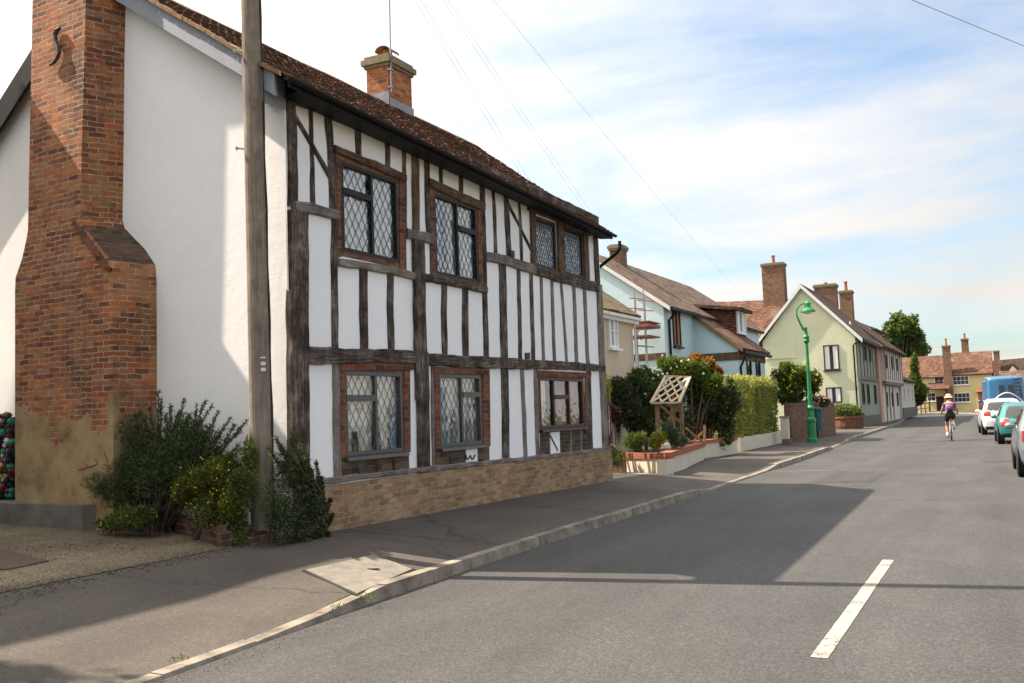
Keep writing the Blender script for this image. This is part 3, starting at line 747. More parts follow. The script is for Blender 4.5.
# ---- timbers: outlines in the photograph dropped onto the facade plane
_tk = [0]
def wobble(poly_a, poly_b, proud, name, m, nseg=None):
    """board between edge a (list of two pts) and edge b, wavy sawn edges"""
    a0, a1 = V(poly_a[0]), V(poly_a[1]); b0, b1 = V(poly_b[0]), V(poly_b[1])
    ln = (a1 - a0).length; w = (a0 - b0).length; nseg = nseg or max(3, int(ln / .14)); s = random.random() * 100
    _tk[0] += 1; x1 = XF + proud + (_tk[0] % 9) * .0011; am = min(.018, w * .17)
    P = []
    for i in range(nseg + 1):
        t = i / nseg; a = a0.lerp(a1, t); b = b0.lerp(b1, t); k = (a - b).normalized()
        bow = .012 * math.sin(math.pi * t) * math.sin(s)
        P.append((a + k * (am * mnoise.noise(V((s, t * ln * 3, 0))) + am * .5 * mnoise.noise(V((s, t * ln * 11, 3))) + bow), b - k * (am * mnoise.noise(V((s + 9, t * ln * 3, 0))) + am * .5 * mnoise.noise(V((s + 5, t * ln * 11, 5))) - bow)))
    mb = MB(); u0 = random.random() * 20
    for i in range(nseg):
        (a, b), (c, d) = P[i], P[i + 1]; l0, l1 = ln * i / nseg + s, ln * (i + 1) / nseg + s
        F = lambda p, x: (x, p.y, p.z); e = min(.012, w * .2); ki = (b - a).normalized() * e; ko = (d - c).normalized() * e
        mb.face([F(a + ki, x1), F(b - ki, x1), F(d - ko, x1), F(c + ko, x1)], [(u0, l0), (u0 + w, l0), (u0 + w, l1), (u0, l1)], .5)
        mb.face([F(a, x1 - e), F(a + ki, x1), F(c + ko, x1), F(c, x1 - e)], [(u0 - e, l0), (u0, l0), (u0, l1), (u0 - e, l1)], .5)
        mb.face([F(b - ki, x1), F(b, x1 - e), F(d, x1 - e), F(d - ko, x1)], [(u0 + w, l0), (u0 + w + e, l0), (u0 + w + e, l1), (u0 + w, l1)], .5)
        mb.face([F(a, XF - .02), F(a, x1 - e), F(c, x1 - e), F(c, XF - .02)], [(u0 - .05, l0), (u0, l0), (u0, l1), (u0 - .05, l1)], .5)
        mb.face([F(b, x1 - e), F(b, XF - .02), F(d, XF - .02), F(d, x1 - e)], [(u0 + w, l0), (u0 + w + .05, l0), (u0 + w + .05, l1), (u0 + w, l1)], .5)
    for (a, b) in (P[0], P[-1]):
        mb.face([(XF - .02, a.y, a.z), (x1 - .01, a.y, a.z), (x1 - .01, b.y, b.z), (XF - .02, b.y, b.z)], [(u0, s), (u0 + .05, s), (u0 + .05, s + w), (u0, s + w)], .5)
    o = mb.build(name, m, house)
    return o
def FP(px, py): return on_x(px, py, XF)
def stud(t, b, w, m='oak', name='stud', proud=.016, wb=None):
    wb = wb or w
    return wobble((FP(t[0] - w / 2, t[1]), FP(b[0] - wb / 2, b[1])), (FP(t[0] + w / 2, t[1]), FP(b[0] + wb / 2, b[1])), proud, name, M[m])
def rail(l, r, w, m='oak', name='rail', proud=.034, wr=None):
    wr = wr or w
    return wobble((FP(l[0], l[1] - w / 2), FP(r[0], r[1] - wr / 2)), (FP(l[0], l[1] + w / 2), FP(r[0], r[1] + wr / 2)), proud, name, M[m])
# corner posts
stud((289.5, 92), (292, 206), 9, 'oak', 'corner_post', .03)
stud((296, 210), (298, 488), 18, 'oak', 'corner_post', .06)
stud((594.5, 232), (597.5, 292), 4, 'oak', 'corner_post', .03)
stud((598.5, 285), (605, 455), 5, 'oak_grey', 'corner_post', .032)
# wall plate under the eaves
pl = [(286, 96), (330, 113), (401, 142), (470, 171), (528, 196.5), (597, 226)]
for a, b in zip(pl, pl[1:]): rail((a[0], a[1] - 3), (b[0], b[1] - 2), 18, 'oak', 'wall_plate', .04, 14)
# near bay
stud((310.3, 108), (312.6, 206), 4.2); stud((327.5, 112), (333, 212), 7)
rail((293, 115), (328, 175), 6, 'oak', 'brace', .03)
rail((291, 205.5), (335, 216), 10, 'oak_grey', 'rail', .06)
stud((334, 216), (334.8, 352), 6.5); stud((363, 264), (364, 352), 8)
stud((357, 128), (358.5, 161), 5); stud((386.5, 140), (387, 173), 4)
rail((333, 149.5), (404, 179), 8, 'oak_brown', 'lintel', .05)
rail((336, 262), (413, 276), 8, 'oak_grey', 'window_board', .05)
stud((390, 270), (391.2, 353), 6.5); stud((403.3, 146), (405, 232), 3.4)
# storey post with its small rails
stud((414.2, 152), (415, 235), 6.5, 'oak_brown', 'storey_post', .03); stud((416.6, 232), (420, 400), 10.5, 'oak', 'storey_post', .05); stud((420, 352), (422, 473), 10.5, 'oak', 'storey_post', .052)
rail((404, 233), (430, 239.5), 10, 'oak_grey', 'rail', .06)
stud((426.3, 158), (428, 234), 4.6)
rail((427, 182), (483, 207), 9, 'oak_brown', 'lintel', .05)
stud((440.7, 166), (441.2, 187), 3.6); stud((460.5, 174), (460.8, 195), 3.6)
rail((422, 277), (485, 290), 7, 'oak', 'window_board', .05)
stud((443.8, 280), (444.5, 355), 5.4); stud((464.7, 286), (465.3, 356), 6)
stud((481.6, 180), (486, 360), 4.6)
# middle and far bays
stud((492.5, 185), (495.2, 256), 2.6); stud((505.3, 190), (508.7, 259), 4.4); stud((518.5, 196), (521.7, 264), 2.6)
rail((507.4, 204), (530, 249), 3.6, 'oak', 'brace', .03)
mr = [(484, 257), (504, 260.5), (534, 270), (558, 277.5), (597, 287.5)]
for a, b in zip(mr, mr[1:]): rail(a, b, 9.5, 'oak_grey' if a[0] < 520 else 'oak', 'rail', .05)
rail((527, 205), (589, 231.5), 10, 'oak_brown', 'lintel', .045)
stud((531.3, 206), (532.6, 268), 4.2, 'oak_brown', 'jamb_post', .04); stud((558.6, 220), (560.5, 275), 5.4, 'oak_brown', 'jamb_post', .04); stud((584.2, 230), (586.3, 282), 4.6, 'oak_brown', 'jamb_post', .04)
for t, b, w in [((502, 262), (504, 372), 7), ((518, 266), (520, 360), 3.4), ((530.6, 271), (533.2, 361), 3.4), ((540.8, 274), (543.2, 361), 2.4), ((551.3, 278), (554.2, 362), 2.6),
                ((560.5, 280), (566.4, 363), 2.0), ((573.3, 284), (576.2, 364), 2.6), ((583.8, 286), (587.6, 365), 2.8)]:
    stud(t, b, w, 'oak' if w > 2.9 else 'oak_grey')
# bressummer
bs = [(303, 355.5, 19), (370, 356, 13), (420, 358.5, 12), (487, 362.5, 11.5), (545, 365, 9), (603, 368.5, 6.5)]
for a, b in zip(bs, bs[1:]): rail(a[:2], b[:2], a[2], 'oak', 'bressummer', .055, b[2])
# ground floor
stud((335.5, 362), (337.3, 482), 7, 'oak_grey'); stud((431.8, 366), (433, 471), 2.6, 'oak_grey')
stud((504, 364), (505.2, 459), 6.8); stud((521.2, 366), (525.2, 458), 3.2, 'oak_grey'); stud((535.2, 367), (537.6, 456), 3.6, 'oak_grey'); stud((588.4, 371), (590.6, 452), 4)
rail((309, 483), (480, 463.5), 6, 'oak_grey', 'sill_beam', .065, 5); rail((480, 463.5), (606, 449), 5, 'oak_grey', 'sill_beam', .064, 4)

# ---- brick surrounds of the windows
def surround(tl, br, name='brick_surround', m='jamb_brick', proud=.022):
    a, b = FP(*tl), FP(*br); mb = MB(); mb.box(XF - .08, XF + proud, min(a.y, b.y), max(a.y, b.y), min(a.z, b.z), max(a.z, b.z)); return mb.build(name, M[m], house)
def quad_block(p4, proud, name, m):
    q = [FP(*p) for p in p4]; mb = MB()
    mb.prism([V((XF - .06, p.y, p.z)) for p in q], V((.06 + proud, 0, 0))); return mb.build(name, M[m], house)
quad_block([(334.5, 153), (340, 156), (340.4, 257), (335.5, 257)], .02, 'brick_surround', 'jamb_brick')
quad_block([(398.6, 177), (404, 180), (405.5, 271), (399, 268)], .02, 'brick_surround', 'jamb_brick')
quad_block([(428.4, 187), (433, 190), (435.6, 279), (430, 277)], .02, 'brick_surround', 'jamb_brick')
quad_block([(476.8, 205), (482, 207), (485, 290), (478, 287)], .02, 'brick_surround', 'jamb_brick')
quad_block([(339, 362), (360, 355.8), (412, 363.5), (412, 370), (339, 370)], .03, 'brick_surround', 'jamb_brick')
quad_block([(339, 369), (343.8, 370), (344.8, 458), (339.6, 459)], .022, 'brick_surround', 'jamb_brick')
quad_block([(403, 370), (408.8, 370), (409.5, 452), (403.2, 453)], .022, 'brick_surround', 'jamb_brick')
quad_block([(432, 366.5), (488, 369), (488, 374.5), (432, 373.5)], .03, 'brick_surround', 'jamb_brick')
quad_block([(433.4, 372), (438, 373), (439.4, 449), (434.4, 450)], .022, 'brick_surround', 'jamb_brick')
quad_block([(482, 374), (488.6, 374), (489.4, 446), (482.2, 447)], .022, 'brick_surround', 'jamb_brick')
quad_block([(536, 370.5), (590, 373), (590, 377.4), (536, 377)], .03, 'brick_surround', 'jamb_brick')
quad_block([(584.4, 376), (586.6, 376), (587, 432), (584.4, 433)], .022, 'brick_surround', 'jamb_brick')
for key in ('w1', 'w2', 'l1', 'l2', 'l3', 'w3', 'w4'):
    y0, y1, z0, z1 = OPN[key]; e = .07 if key in ('w1', 'w2', 'l1', 'l2', 'l3') else .05; mb = MB(); x0, x1 = XF - .06, XF + .0065
    mb.box(x0, x1, y0 - e, y0, z0 - e, z1 + e); mb.box(x0, x1, y1, y1 + e, z0 - e, z1 + e); mb.box(x0, x1 + .001, y0, y1, z1, z1 + e); mb.box(x0, x1 + .001, y0, y1, z0 - e, z0)
    mb.build('brick_surround' if e > .06 else 'window_surround', M['jamb_brick' if e > .06 else 'oak_brown'], house)
# dark brick panels below the ground floor windows
quad_block([(340, 457), (408, 451), (409, 472), (340.5, 479)], .010, 'brick_panel', 'panel_brick')
quad_block([(434.4, 448), (488.6, 443), (489, 461), (434.8, 466.5)], .010, 'brick_panel', 'panel_brick')
quad_block([(539.5, 430), (588, 425), (589, 450), (540, 455)], .010, 'brick_panel', 'panel_brick')
for t, b in [((358, 456), (358.3, 477)), ((376, 454), (376.3, 475)), ((392.5, 453), (392.8, 473))]: stud(t, b, 2.2, 'oak', 'stud', .022)
for t, b in [((449.5, 447), (449.9, 464)), ]: stud(t, b, 2, 'oak', 'stud', .022)
for t, b in [((569.5, 428), (569.9, 452)), ((580, 427), (580.5, 451))]: stud(t, b, 1.8, 'oak_grey', 'stud', .022)
def marked_panel(p4, strokes, label):
    o = quad_block(p4, .026, 'marked_panel', 'infill'); o['label'] = label
    mb = MB()
    for path in strokes:
        mb.tube([on_x(a, b, XF + .03) for a, b in path], .014, 6)
    mb.build('letter_mark', M['oak_brown'], o)
marked_panel([(464.8, 449.6), (475.8, 448.4), (476, 463.3), (465, 464.9)], [[(465.5, 454.5), (466.7, 458.8), (468, 459.2), (470.2, 455.5), (471.8, 459.2), (473.2, 458.6), (475.2, 454.6)]], 'small white panel with a wavy W of wood')
marked_panel([(549, 432.5), (558.3, 431.6), (558.9, 453), (549.6, 454.2)], [[(550.2, 435.5), (557.8, 450.5)]], 'small white panel with one slanting bar')
# little vent and iron knob
quad_block([(524.6, 353), (528.6, 352.6), (528.8, 359), (524.8, 359.6)], .03, 'vent', 'iron')
quad_block([(506.5, 250), (511, 251.5), (511, 258), (508, 257)], .07, 'iron_knob', 'iron')

# ---- windows
def lattice(mb, y0, y1, z0, z1, dy, dz, x, t, dia=True):
    k = dz / dy
    for sgn in (1, -1):
        c0, c1 = (z0 - k * y1, z1 - k * y0) if sgn > 0 else (z0 + k * y0, z1 + k * y1)
        c = c0 + dz * .5
        while c < c1:
            pts = []
            for y in (y0, y1):
                z = sgn * k * y + c
                if z0 <= z <= z1: pts.append((y, z))
            for z in (z0, z1):
                y = (z - c) / (sgn * k)
                if y0 < y < y1: pts.append((y, z))
            if len(pts) >= 2:
                a, b = pts[0], pts[-1] if len(pts) == 2 else max(pts, key=lambda q: (q[0] - pts[0][0]) ** 2 + (q[1] - pts[0][1]) ** 2)
                if (a[0] - b[0]) ** 2 + (a[1] - b[1]) ** 2 > .0009:
                    mb.bar((x, a[0], a[1]), (x, b[0], b[1]), t, .006, (1, 0, 0))
            c += dz
def main_window(key, frame, lights, lead, dy=.14, dz=.21, leadm='leadwork', curt=None, sill=True, t=.0036, gl='glass', fw=.046, label=None):
    """lights: (y0,y1,z0,z1) in 0..1 of the opening"""
    y0, y1, z0, z1 = OPN[key]; W, H = y1 - y0, z1 - z0
    win = MB(); xf = XF + .012
    def fr(a, b, c, d, x0=XF - .05, x1=xf): win.box(x0, x1, a, b, c, d)
    fr(y0, y0 + fw, z0, z1); fr(y1 - fw, y1, z0, z1); fr(y0 + fw, y1 - fw, z0, z0 + fw); fr(y0 + fw, y1 - fw, z1 - fw, z1)
    for i, (a, b, c, d) in enumerate(lights):
        ya, yb, za, zb_ = y0 + W * a, y0 + W * b, z0 + H * c, z0 + H * d
        if a > .02: win.box(XF - .04, XF + .008, ya - .025, ya + .025, za + (fw if c < .02 else 0), zb_ - (fw if d > .98 else 0))
        if c > .02: win.box(XF - .03, XF + .02, ya + .027, yb - .027, za - .038, za + .038)
    root = win.build('window', M[frame], house)
    if label: root['label'] = label
    gb = MB()
    for a, b, c, d in lights:
        ya, yb, za, zb_ = y0 + W * a + .02, y0 + W * b - .02, z0 + H * c + .02, z0 + H * d - .02
        for i in range(1): gb.face([(XF - .03, ya, za), (XF - .03, yb, za), (XF - .03, yb, zb_), (XF - .03, ya, zb_)])
    gb.build('pane', M[gl], root)
    if lead:
        lb = MB()
        for a, b, c, d in lights:
            lattice(lb, y0 + W * a + .02, y0 + W * b - .02, z0 + H * c + .02, z0 + H * d - .02, dy, dz, XF - .024, t)
        lb.build('leaded_lattice', M[leadm], root)
    for cm, a, b, c, d, dep in (curt or []):
        cb = MB(); n = 40
        for i in range(n):
            f = lambda q: (XF - dep + .018 * math.sin(q * W * 55) + .01 * math.sin(q * W * 23 + 1), y0 + W * q)
            qa, qb = a + (b - a) * i / n, a + (b - a) * (i + 1) / n; (xa, ya), (xb, yb) = f(qa), f(qb)
            cb.face([(xa, ya, z0 + H * c), (xb, yb, z0 + H * c), (xb, yb, z0 + H * d), (xa, ya, z0 + H * d)])
        cb.build('curtain', M[cm], root, True)
    if sill:
        sb = MB(); sb.hexa([(XF - .03, y0 - .05, z0 - .06), (XF + .075, y0 - .05, z0 - .06), (XF + .075, y1 + .05, z0 - .06), (XF - .03, y1 + .05, z0 - .06)],
                           [(XF - .03, y0 - .05, z0), (XF + .065, y0 - .05, z0 - .02), (XF + .065, y1 + .05, z0 - .02), (XF - .03, y1 + .05, z0)])
        sb.build('sill', M[frame], root)
    return root
main_window('w1', 'dark_frame', [(0, .53, 0, .68), (0, .53, .68, 1), (.53, 1, 0, 1)], True, curt=[('curtain_white', .0, .47, 0, 1, .07), ('curtain_white', .55, 1, 0, 1, .07), ('curtain_white', .44, .58, 0, .4, .08)], sill=False, gl='glass_wavy')
main_window('w2', 'dark_frame', [(0, .53, 0, 1), (.53, 1, 0, .66), (.53, 1, .66, 1)], True, curt=[('curtain_blue', .0, .34, 0, 1, .07), ('curtain_white', .38, 1, 0, 1, .08)], sill=False, gl='glass_wavy')
main_window('w3', 'dark_frame', [(0, 1, 0, 1)], True, .095, .15, 'leadwork_pale', sill=False, t=.012, gl='glass_wavy', fw=.04)
main_window('w4', 'dark_frame', [(0, 1, 0, 1)], True, .095, .15, 'leadwork_pale', sill=False, t=.012, gl='glass_wavy', fw=.04)
main_window('l1', 'grey_frame', [(0, .53, 0, .68), (0, .53, .68, 1), (.53, 1, 0, 1)], True, curt=[('curtain', .0, 1, 0, 1, .12)])
main_window('l2', 'grey_frame', [(0, .53, 0, 1), (.53, 1, 0, .72), (.53, 1, .72, 1)], True, curt=[('curtain', .0, 1, 0, 1, .12)])
main_window('l3', 'brown_frame', [(0, .31, 0, 1), (.31, .66, 0, .62), (.31, .66, .62, 1), (.66, 1, 0, 1)], False, curt=[('curtain', .0, .26, .1, 1, .12), ('terracotta', .72, 1, 0, 1, .14)])

# ---- roof
slope_e0 = V((-6.82, gy(-6.86) - .42, 5.40)); slope_e1 = V((-6.82, fy(-6.86) - .12, 5.14)); slope_r0 = V((RX, gy(RX) - .2, 7.79)); slope_r1 = V((RX, fy(RX) + .12, 7.79))
def roof_pt(u, v):
    p = slope_e0.lerp(slope_e1, u).lerp(slope_r0.lerp(slope_r1, u), v)
    p.z += .022 * mnoise.noise(V((u * 9, v * 4, 2))) - .03 * math.sin(math.pi * v) * (1 - v)
    return p
rb = MB()
rows, cols = 42, 66
for j in range(rows):
    for i in range(-1, cols + 1):
        off = .5 if j % 2 else 0
        u0, u1 = (i + off + .03) / (cols + .5), (i + off + .97) / (cols + .5)
        u0, u1 = max(u0, 0), min(u1, 1)
        if u1 - u0 < .003: continue
        v0, v1 = j / rows, min(1, (j + 1.25) / rows)
        a, b, c, d = roof_pt(u0, v0), roof_pt(u1, v0), roof_pt(u1, v1), roof_pt(u0, v1)
        nn = (b - a).cross(d - a).normalized()
        l1 = .034 + random.uniform(-.006, .01) + (.012 if random.random() < .07 else 0); l2 = .006
        sl_ = random.uniform(-.006, .006); dn = (a - d).normalized() * random.uniform(-.012, .014)
        a2, b2 = a + nn * (l1 + sl_) + dn, b + nn * (l1 - sl_) + dn; c2, d2 = c + nn * l2, d + nn * l2
        t = random.random()
        rb.face([a2, b2, c2, d2], None, t); rb.face([a2 - nn * .02, b2 - nn * .02, b2, a2], None, t * .5)
        rb.face([a2 - nn * .02, a2, d2, d2 - nn * .01], None, t * .5); rb.face([b2, b2 - nn * .02, c2 - nn * .01, c2], None, t * .5)
roof = rb.build('roof', M['roof_tile'], house)
# underlay and rear slope, ridge tiles
ub = MB()
ub.grid(lambda u, v: roof_pt(u, v) + V((0, 0, -.03)), 12, 6)
be0 = V((XB - .25, gy(XB) - .16, 5.2)); be1 = V((XB - .25, fy(XB) + .12, 5.15))
ub.grid(lambda u, v: roof_pt(u, 1).lerp(be0.lerp(be1, u), v) + V((0, 0, .0)), 12, 6)
ub.build('roof_slope', M['roof_tile'], roof)
kb = MB()
for i in range(34):
    a, b = roof_pt(i / 34 + .001, 1), roof_pt((i + 1) / 34 - .001, 1); h = V((0, 0, .055))
    w1, w2 = V((.13, 0, -.045)), V((-.13, 0, -.045)); t = random.random()
    kb.face([a + w1, b + w1, b + h, a + h], None, t); kb.face([a + h, b + h, b + w2, a + w2], None, t); kb.face([a + w2, a + w1, a + h], None, t); kb.face([b + w1, b + w2, b + h], None, t)
kb.build('ridge_tile', M['roof_tile'], roof)
# verge: paler tile ends and the blue grey bargeboard
vb = MB()
for j in range(44):
    p, q = roof_pt(0, j / 44), roof_pt(0, (j + 1) / 44); o_ = V((0, -.05 + random.uniform(-.004, .004), .03)); inn = V((0, .16, .035))
    vb.face([p + o_, p + inn, q + inn, q + o_], None, random.random()); vb.face([p + o_ - V((0, 0, .05)), p + o_, q + o_, q + o_ - V((0, 0, .05))], None, random.random())
vb.build('verge', M['verge_tile'], roof)
bb = MB()
def barge(p, q, th=.25):
    y = -.02
    a, b = p + V((0, .02, -.03)), q + V((0, .02, -.03))
    bb.hexa([a - V((0, 0, th)), b - V((0, 0, th)), b - V((0, -.04, th)), a - V((0, -.04, th))], [a, b, b + V((0, .04, 0)), a + V((0, .04, 0))])
barge(roof_pt(0, .045), roof_pt(0, .985))
e = roof_pt(0, .02)
bb.hexa([(-7.16, e.y + .03, e.z - .25), (e.x - .55, e.y + .03, e.z - .33 + .2), (e.x - .55, gy(e.x) + .02, e.z - .13), (-7.16, gy(e.x) + .02, e.z - .25)],
        [(-7.16, e.y + .03, e.z + .1), (e.x - .55, e.y + .03, e.z + .28), (e.x - .55, gy(e.x) + .02, e.z + .28), (-7.16, gy(e.x) + .02, e.z + .1)])
bb.build('bargeboard', M['bargeboard'], house)
bb = MB(); a, b = roof_pt(0, 1), be0
bb.hexa([a + V((0, 0, -.38)), b + V((0, 0, -.38)), b + V((0, .05, -.38)), a + V((0, .05, -.38))], [a + V((0, 0, .03)), b + V((0, 0, .03)), b + V((0, .05, .03)), a + V((0, .05, .03))])
o = bb.build('bargeboard', M['black_gutter'], house); o['label'] = 'black board along the far verge'
# soffit under the front eaves
sb = MB()
sb.face([(XF + .03, gy(XF) - .05, 5.33), (XF + .03, fy(XF), 5.12), (-6.88, fy(-6.9), 5.08), (-6.88, gy(-6.9) - .1, 5.33)]); sb.build('soffit', M['black_gutter'], house)
fb_ = MB(); fb_.hexa([slope_e0 + V((-.03, .1, -.09)), slope_e1 + V((-.03, 0, -.09)), slope_e1 + V((.012, 0, -.09)), slope_e0 + V((.012, .1, -.09))], [slope_e0 + V((-.03, .1, -.012)), slope_e1 + V((-.03, 0, -.012)), slope_e1 + V((.012, 0, -.012)), slope_e0 + V((.012, .1, -.012))]); fb_.build('fascia', M['black_gutter'], house)
# gutter and downpipe
gb = MB(); g0 = V((-6.76, 8.52, 5.375)); g1 = V((-6.76, fy(-6.8) - .08, 5.12)); ns = 10
for i in range(24):
    p, q = g0.lerp(g1, i / 24), g0.lerp(g1, (i + 1) / 24)
    for k in range(ns):
        a0, a1 = math.pi * (1 + k / ns), math.pi * (1 + (k + 1) / ns); r = .043
        f = lambda c, an, rr: c + V((rr * math.cos(an), 0, rr * math.sin(an)))
        gb.face([f(p, a0, r), f(p, a1, r), f(q, a1, r), f(q, a0, r)]); gb.face([f(p, a1, r - .006), f(p, a0, r - .006), f(q, a0, r - .006), f(q, a1, r - .006)])
for c in (g0, g1): gb.face([c + V((.043 * math.cos(math.pi * (1 + k / 8)), 0, .043 * math.sin(math.pi * (1 + k / 8)))) for k in range(9)])
gb.build('gutter', M['black_gutter'], house)
pb = MB(); yc = fy(XF) + .12
pb.tube([(-6.80, yc + .02, 5.06), (-6.80, yc + .02, 4.92), (-6.86, yc + .04, 4.84), (-7.12, yc + .06, 4.68), (-7.34, yc + .10, 4.55), (-7.5, yc + .14, 4.4), (-7.5, yc + .14, .35)], .035, 8); pb.build('downpipe', M['black_gutter'], house)

# ---- the tall gable chimney
cb = MB(); shb = MB()
def cpt(x, z, p): return V((x, gy(x) - p, z))
#   z, left x front, right x front, right x at wall, protrusion
PROF = []
for z, (lp_, rp_, wp_, pr_) in ((.3, ((15, 490), (113, 490), (157, 470), .66)), (3.46, ((15, 292), (113, 288), (157, 296), .60)), (3.66, ((15.5, 280), (111, 270), (156, 282), .58)), (3.9, ((22, 264), (98, 255), (145, 262), .54)), (4.2, ((27, 250), (82, 232), (126, 238), .50)), (4.3, ((28, 240), (80, 226), (124, 230), .48)), (7.75, ((33, -8), (87.5, -12), (127.5, -4), .48))):
    PROF.append((z, on_g(*lp_, pr_).x, on_g(*rp_, pr_).x, on_g(*wp_, 0).x, pr_))
for (z0, l0, r0, w0, p0), (z1, l1, r1, w1, p1) in zip(PROF, PROF[1:]):
    ny = max(1, int((z1 - z0) / .5))
    for k in range(ny):
        f = lambda a, b, t: a + (b - a) * t
        ta, tb = k / ny, (k + 1) / ny
        za, zb_ = f(z0, z1, ta), f(z0, z1, tb)
        La, Lb, Ra, Rb, Wa, Wb, Pa, Pb = f(l0, l1, ta), f(l0, l1, tb), f(r0, r1, ta), f(r0, r1, tb), f(w0, w1, ta), f(w0, w1, tb), f(p0, p1, ta), f(p0, p1, tb)
        A, B, C_, D = cpt(La, za, Pa), cpt(Ra, za, Pa), cpt(Rb, zb_, Pb), cpt(Lb, zb_, Pb)
        cb.face([A, B, C_, D], [(A.x, A.z), (B.x, B.z), (C_.x, C_.z), (D.x, D.z)])
        E_, F_ = cpt(Wa, za, -.05), cpt(Wb, zb_, -.05); wd = (V((E_.x, E_.y, 0)) - V((B.x, B.y, 0))).length
        (shb if 3.6 < z0 and z1 < 4.25 else cb).face([B, E_, F_, C_], [(B.x + .06, B.z), (B.x + .06 + wd, E_.z), (B.x + .06 + wd, F_.z), (C_.x + .06, C_.z)])
        G, H_ = cpt(La, za, -.05), cpt(Lb, zb_, -.05)
        cb.face([G, A, D, H_], [(G.y, G.z), (A.y, A.z), (D.y, D.z), (H_.y, H_.z)])
z1, l1, r1, w1, p1 = PROF[-1]
chim = cb.build('chimney', M['chimney_brick'], house); chim['label'] = 'tall stepped red brick chimney with worn tan render at its foot'
kb = MB(); kb.prism([cpt(l1 - .06, z1, p1 + .06), cpt(r1 + .06, z1, p1 + .06), cpt(w1 + .04, z1, -.1), cpt(l1 - .06, z1, -.1)], (0, 0, .14)); kb.build('chimney_cap', M['stone_cap'], chim)
shb.build('shoulder_slope', M['shoulder_brick'], chim)
# brick on edge courses of the shoulders
eb = MB()
for i in range(9):
    t = i / 8; z = 3.62 + .58 * t; x = PROF[2][2] - .02 + (PROF[4][2] - PROF[2][2]) * t; p = .59 - .09 * t
    a = cpt(x, z, p + .012); eb.obox(a + V((-.05, .03, -.02)), V((.085, 0, -.06)), V((0, .045, 0)), V((.018, 0, .026)), random.random())
    if False:
        x = PROF[2][1] + (PROF[4][1] - PROF[2][1]) * i / 5; z = 3.56 + .52 * i / 5; a = cpt(x, z, .56); eb.obox(a + V((.06, .0, 0)), V((.085, 0, .055)), V((0, .05, 0)), V((-.018, 0, .026)), random.random())
eb.build('brick_shoulder', M['jamb_brick'], chim)
# foot
fb = MB(); fb.prism([cpt(-16.5, .3, .78), cpt(-9.9, .3, .78), cpt(-9.3, .3, -.05), cpt(-16.5, .3, -.05)], (0, 0, .44)); o = fb.build('cement_step', M['plinth_cement'], house)
# iron anchor S
ib = MB(); S = [(60, 28), (57, 30), (55, 35), (55.5, 41), (58.5, 47), (59, 53), (56.5, 59), (53, 63), (49.5, 65)]
ib.tube([on_g(a, b, .52) for a, b in S], [.022, .028, .03, .03, .03, .03, .028, .024, .016], 7); ib.build('wall_anchor', M['iron'], chim)

# ---- small ridge chimney
c0 = on_x(384, 100, -10.25)
ck = MB(); xr, xl, ya, yb = -10.33, -10.83, 16.12, 16.98; zl = 6.9
ck.box(xl, xr, ya, yb, zl, 8.5)
ch2 = ck.build('chimney', M['orange_brick'], roof); ch2['label'] = 'short orange brick chimney on the ridge'
ck = MB()
ck.box(xl - .035, xr + .035, ya - .035, yb + .035, 8.502, 8.56); ck.box(xl - .08, xr + .08, ya - .08, yb + .08, 8.562, 8.67); ck.box(xl - .03, xr + .03, ya - .03, yb + .03, 8.672, 8.74)
ck.build('chimney_cap', M['stone_cap'], ch2)
ck = MB(); cc = ((xl + xr) / 2, ya + .38, 8.74); ck.lathe(cc, [(.13, 0), (.11, .12), (.1, .16), (.1, .2)], 14)
for k in range(8):
    a0, a1 = -.2 + k * .44, -.2 + (k + 1) * .44
    f = lambda a, y: (cc[0] + .16 * math.cos(a), cc[1] + y, cc[2] + .16 + .1 * math.sin(a))
    ck.face([f(a0, -.2), f(a1, -.2), f(a1, .2), f(a0, .2)])
ck.build('chimney_pot', M['terracotta'], ch2)
fb = MB()
for (q0, q1) in (((ya - .02), (yb + .03)),):
    fb.box(xr, xr + .02, q0, q1, 7.3, 7.86)
fb.box(xl - .02, xr + .02, ya - .022, ya, 7.3, 7.98)
o = fb.build('flashing', M['lead'], ch2)
# aerial mast strapped to that chimney
ab = MB(); am = V((xr + .05, ya + .02, 0))
ab.tube([am + V((0, 0, 7.95)), am + V((.02, .02, 11.2))], .016, 6)
ab.box(am.x - .06, am.x + .03, am.y - .03, am.y + .03, 8.05, 8.08); ab.box(am.x - .06, am.x + .03, am.y - .03, am.y + .03, 8.4, 8.43)
tag(ab.build('aerial_mast', M['steel']), 'thin grey aerial mast strapped to the short orange ridge chimney', 'aerial')

# ---- ornaments on the window ledges
def ornament(key, fy_, h, prof, m, label, dep=.075):
    y0, y1, z0, z1 = OPN[key]; mb = MB(); mb.lathe((XF - dep, y0 + (y1 - y0) * fy_, z0 + .03), [(min(r * h * .4, .034), z * h) for r, z in prof], 12); yc_ = y0 + (y1 - y0) * fy_; mb.v = [(p[0], yc_ + (p[1] - yc_) * 2.4, p[2]) for p in mb.v]
    tag(mb.build('window_ornament', M[m], smooth=False), label, 'ornament', 'ornaments standing inside the ground floor windows')
VASE = [(.0, 0), (.16, 0), (.24, .25), (.2, .55), (.09, .75), (.14, 1), (.0, .98)]; CONE = [(.0, 0), (.3, .02), (.02, 1), (0, 1)]; JUG = [(0, 0), (.2, 0), (.28, .4), (.15, .85), (.2, 1), (0, .97)]
M['blue_glaze'] = plain('blue glaze', (.10, .22, .36), .25, .2, 12); M['dark_leafy'] = plain('dark decoration', (.03, .035, .03), .7, .4, 20); M['pink_cloth'] = plain('pink cloth', (.4, .1, .1), .8, .3, 14)
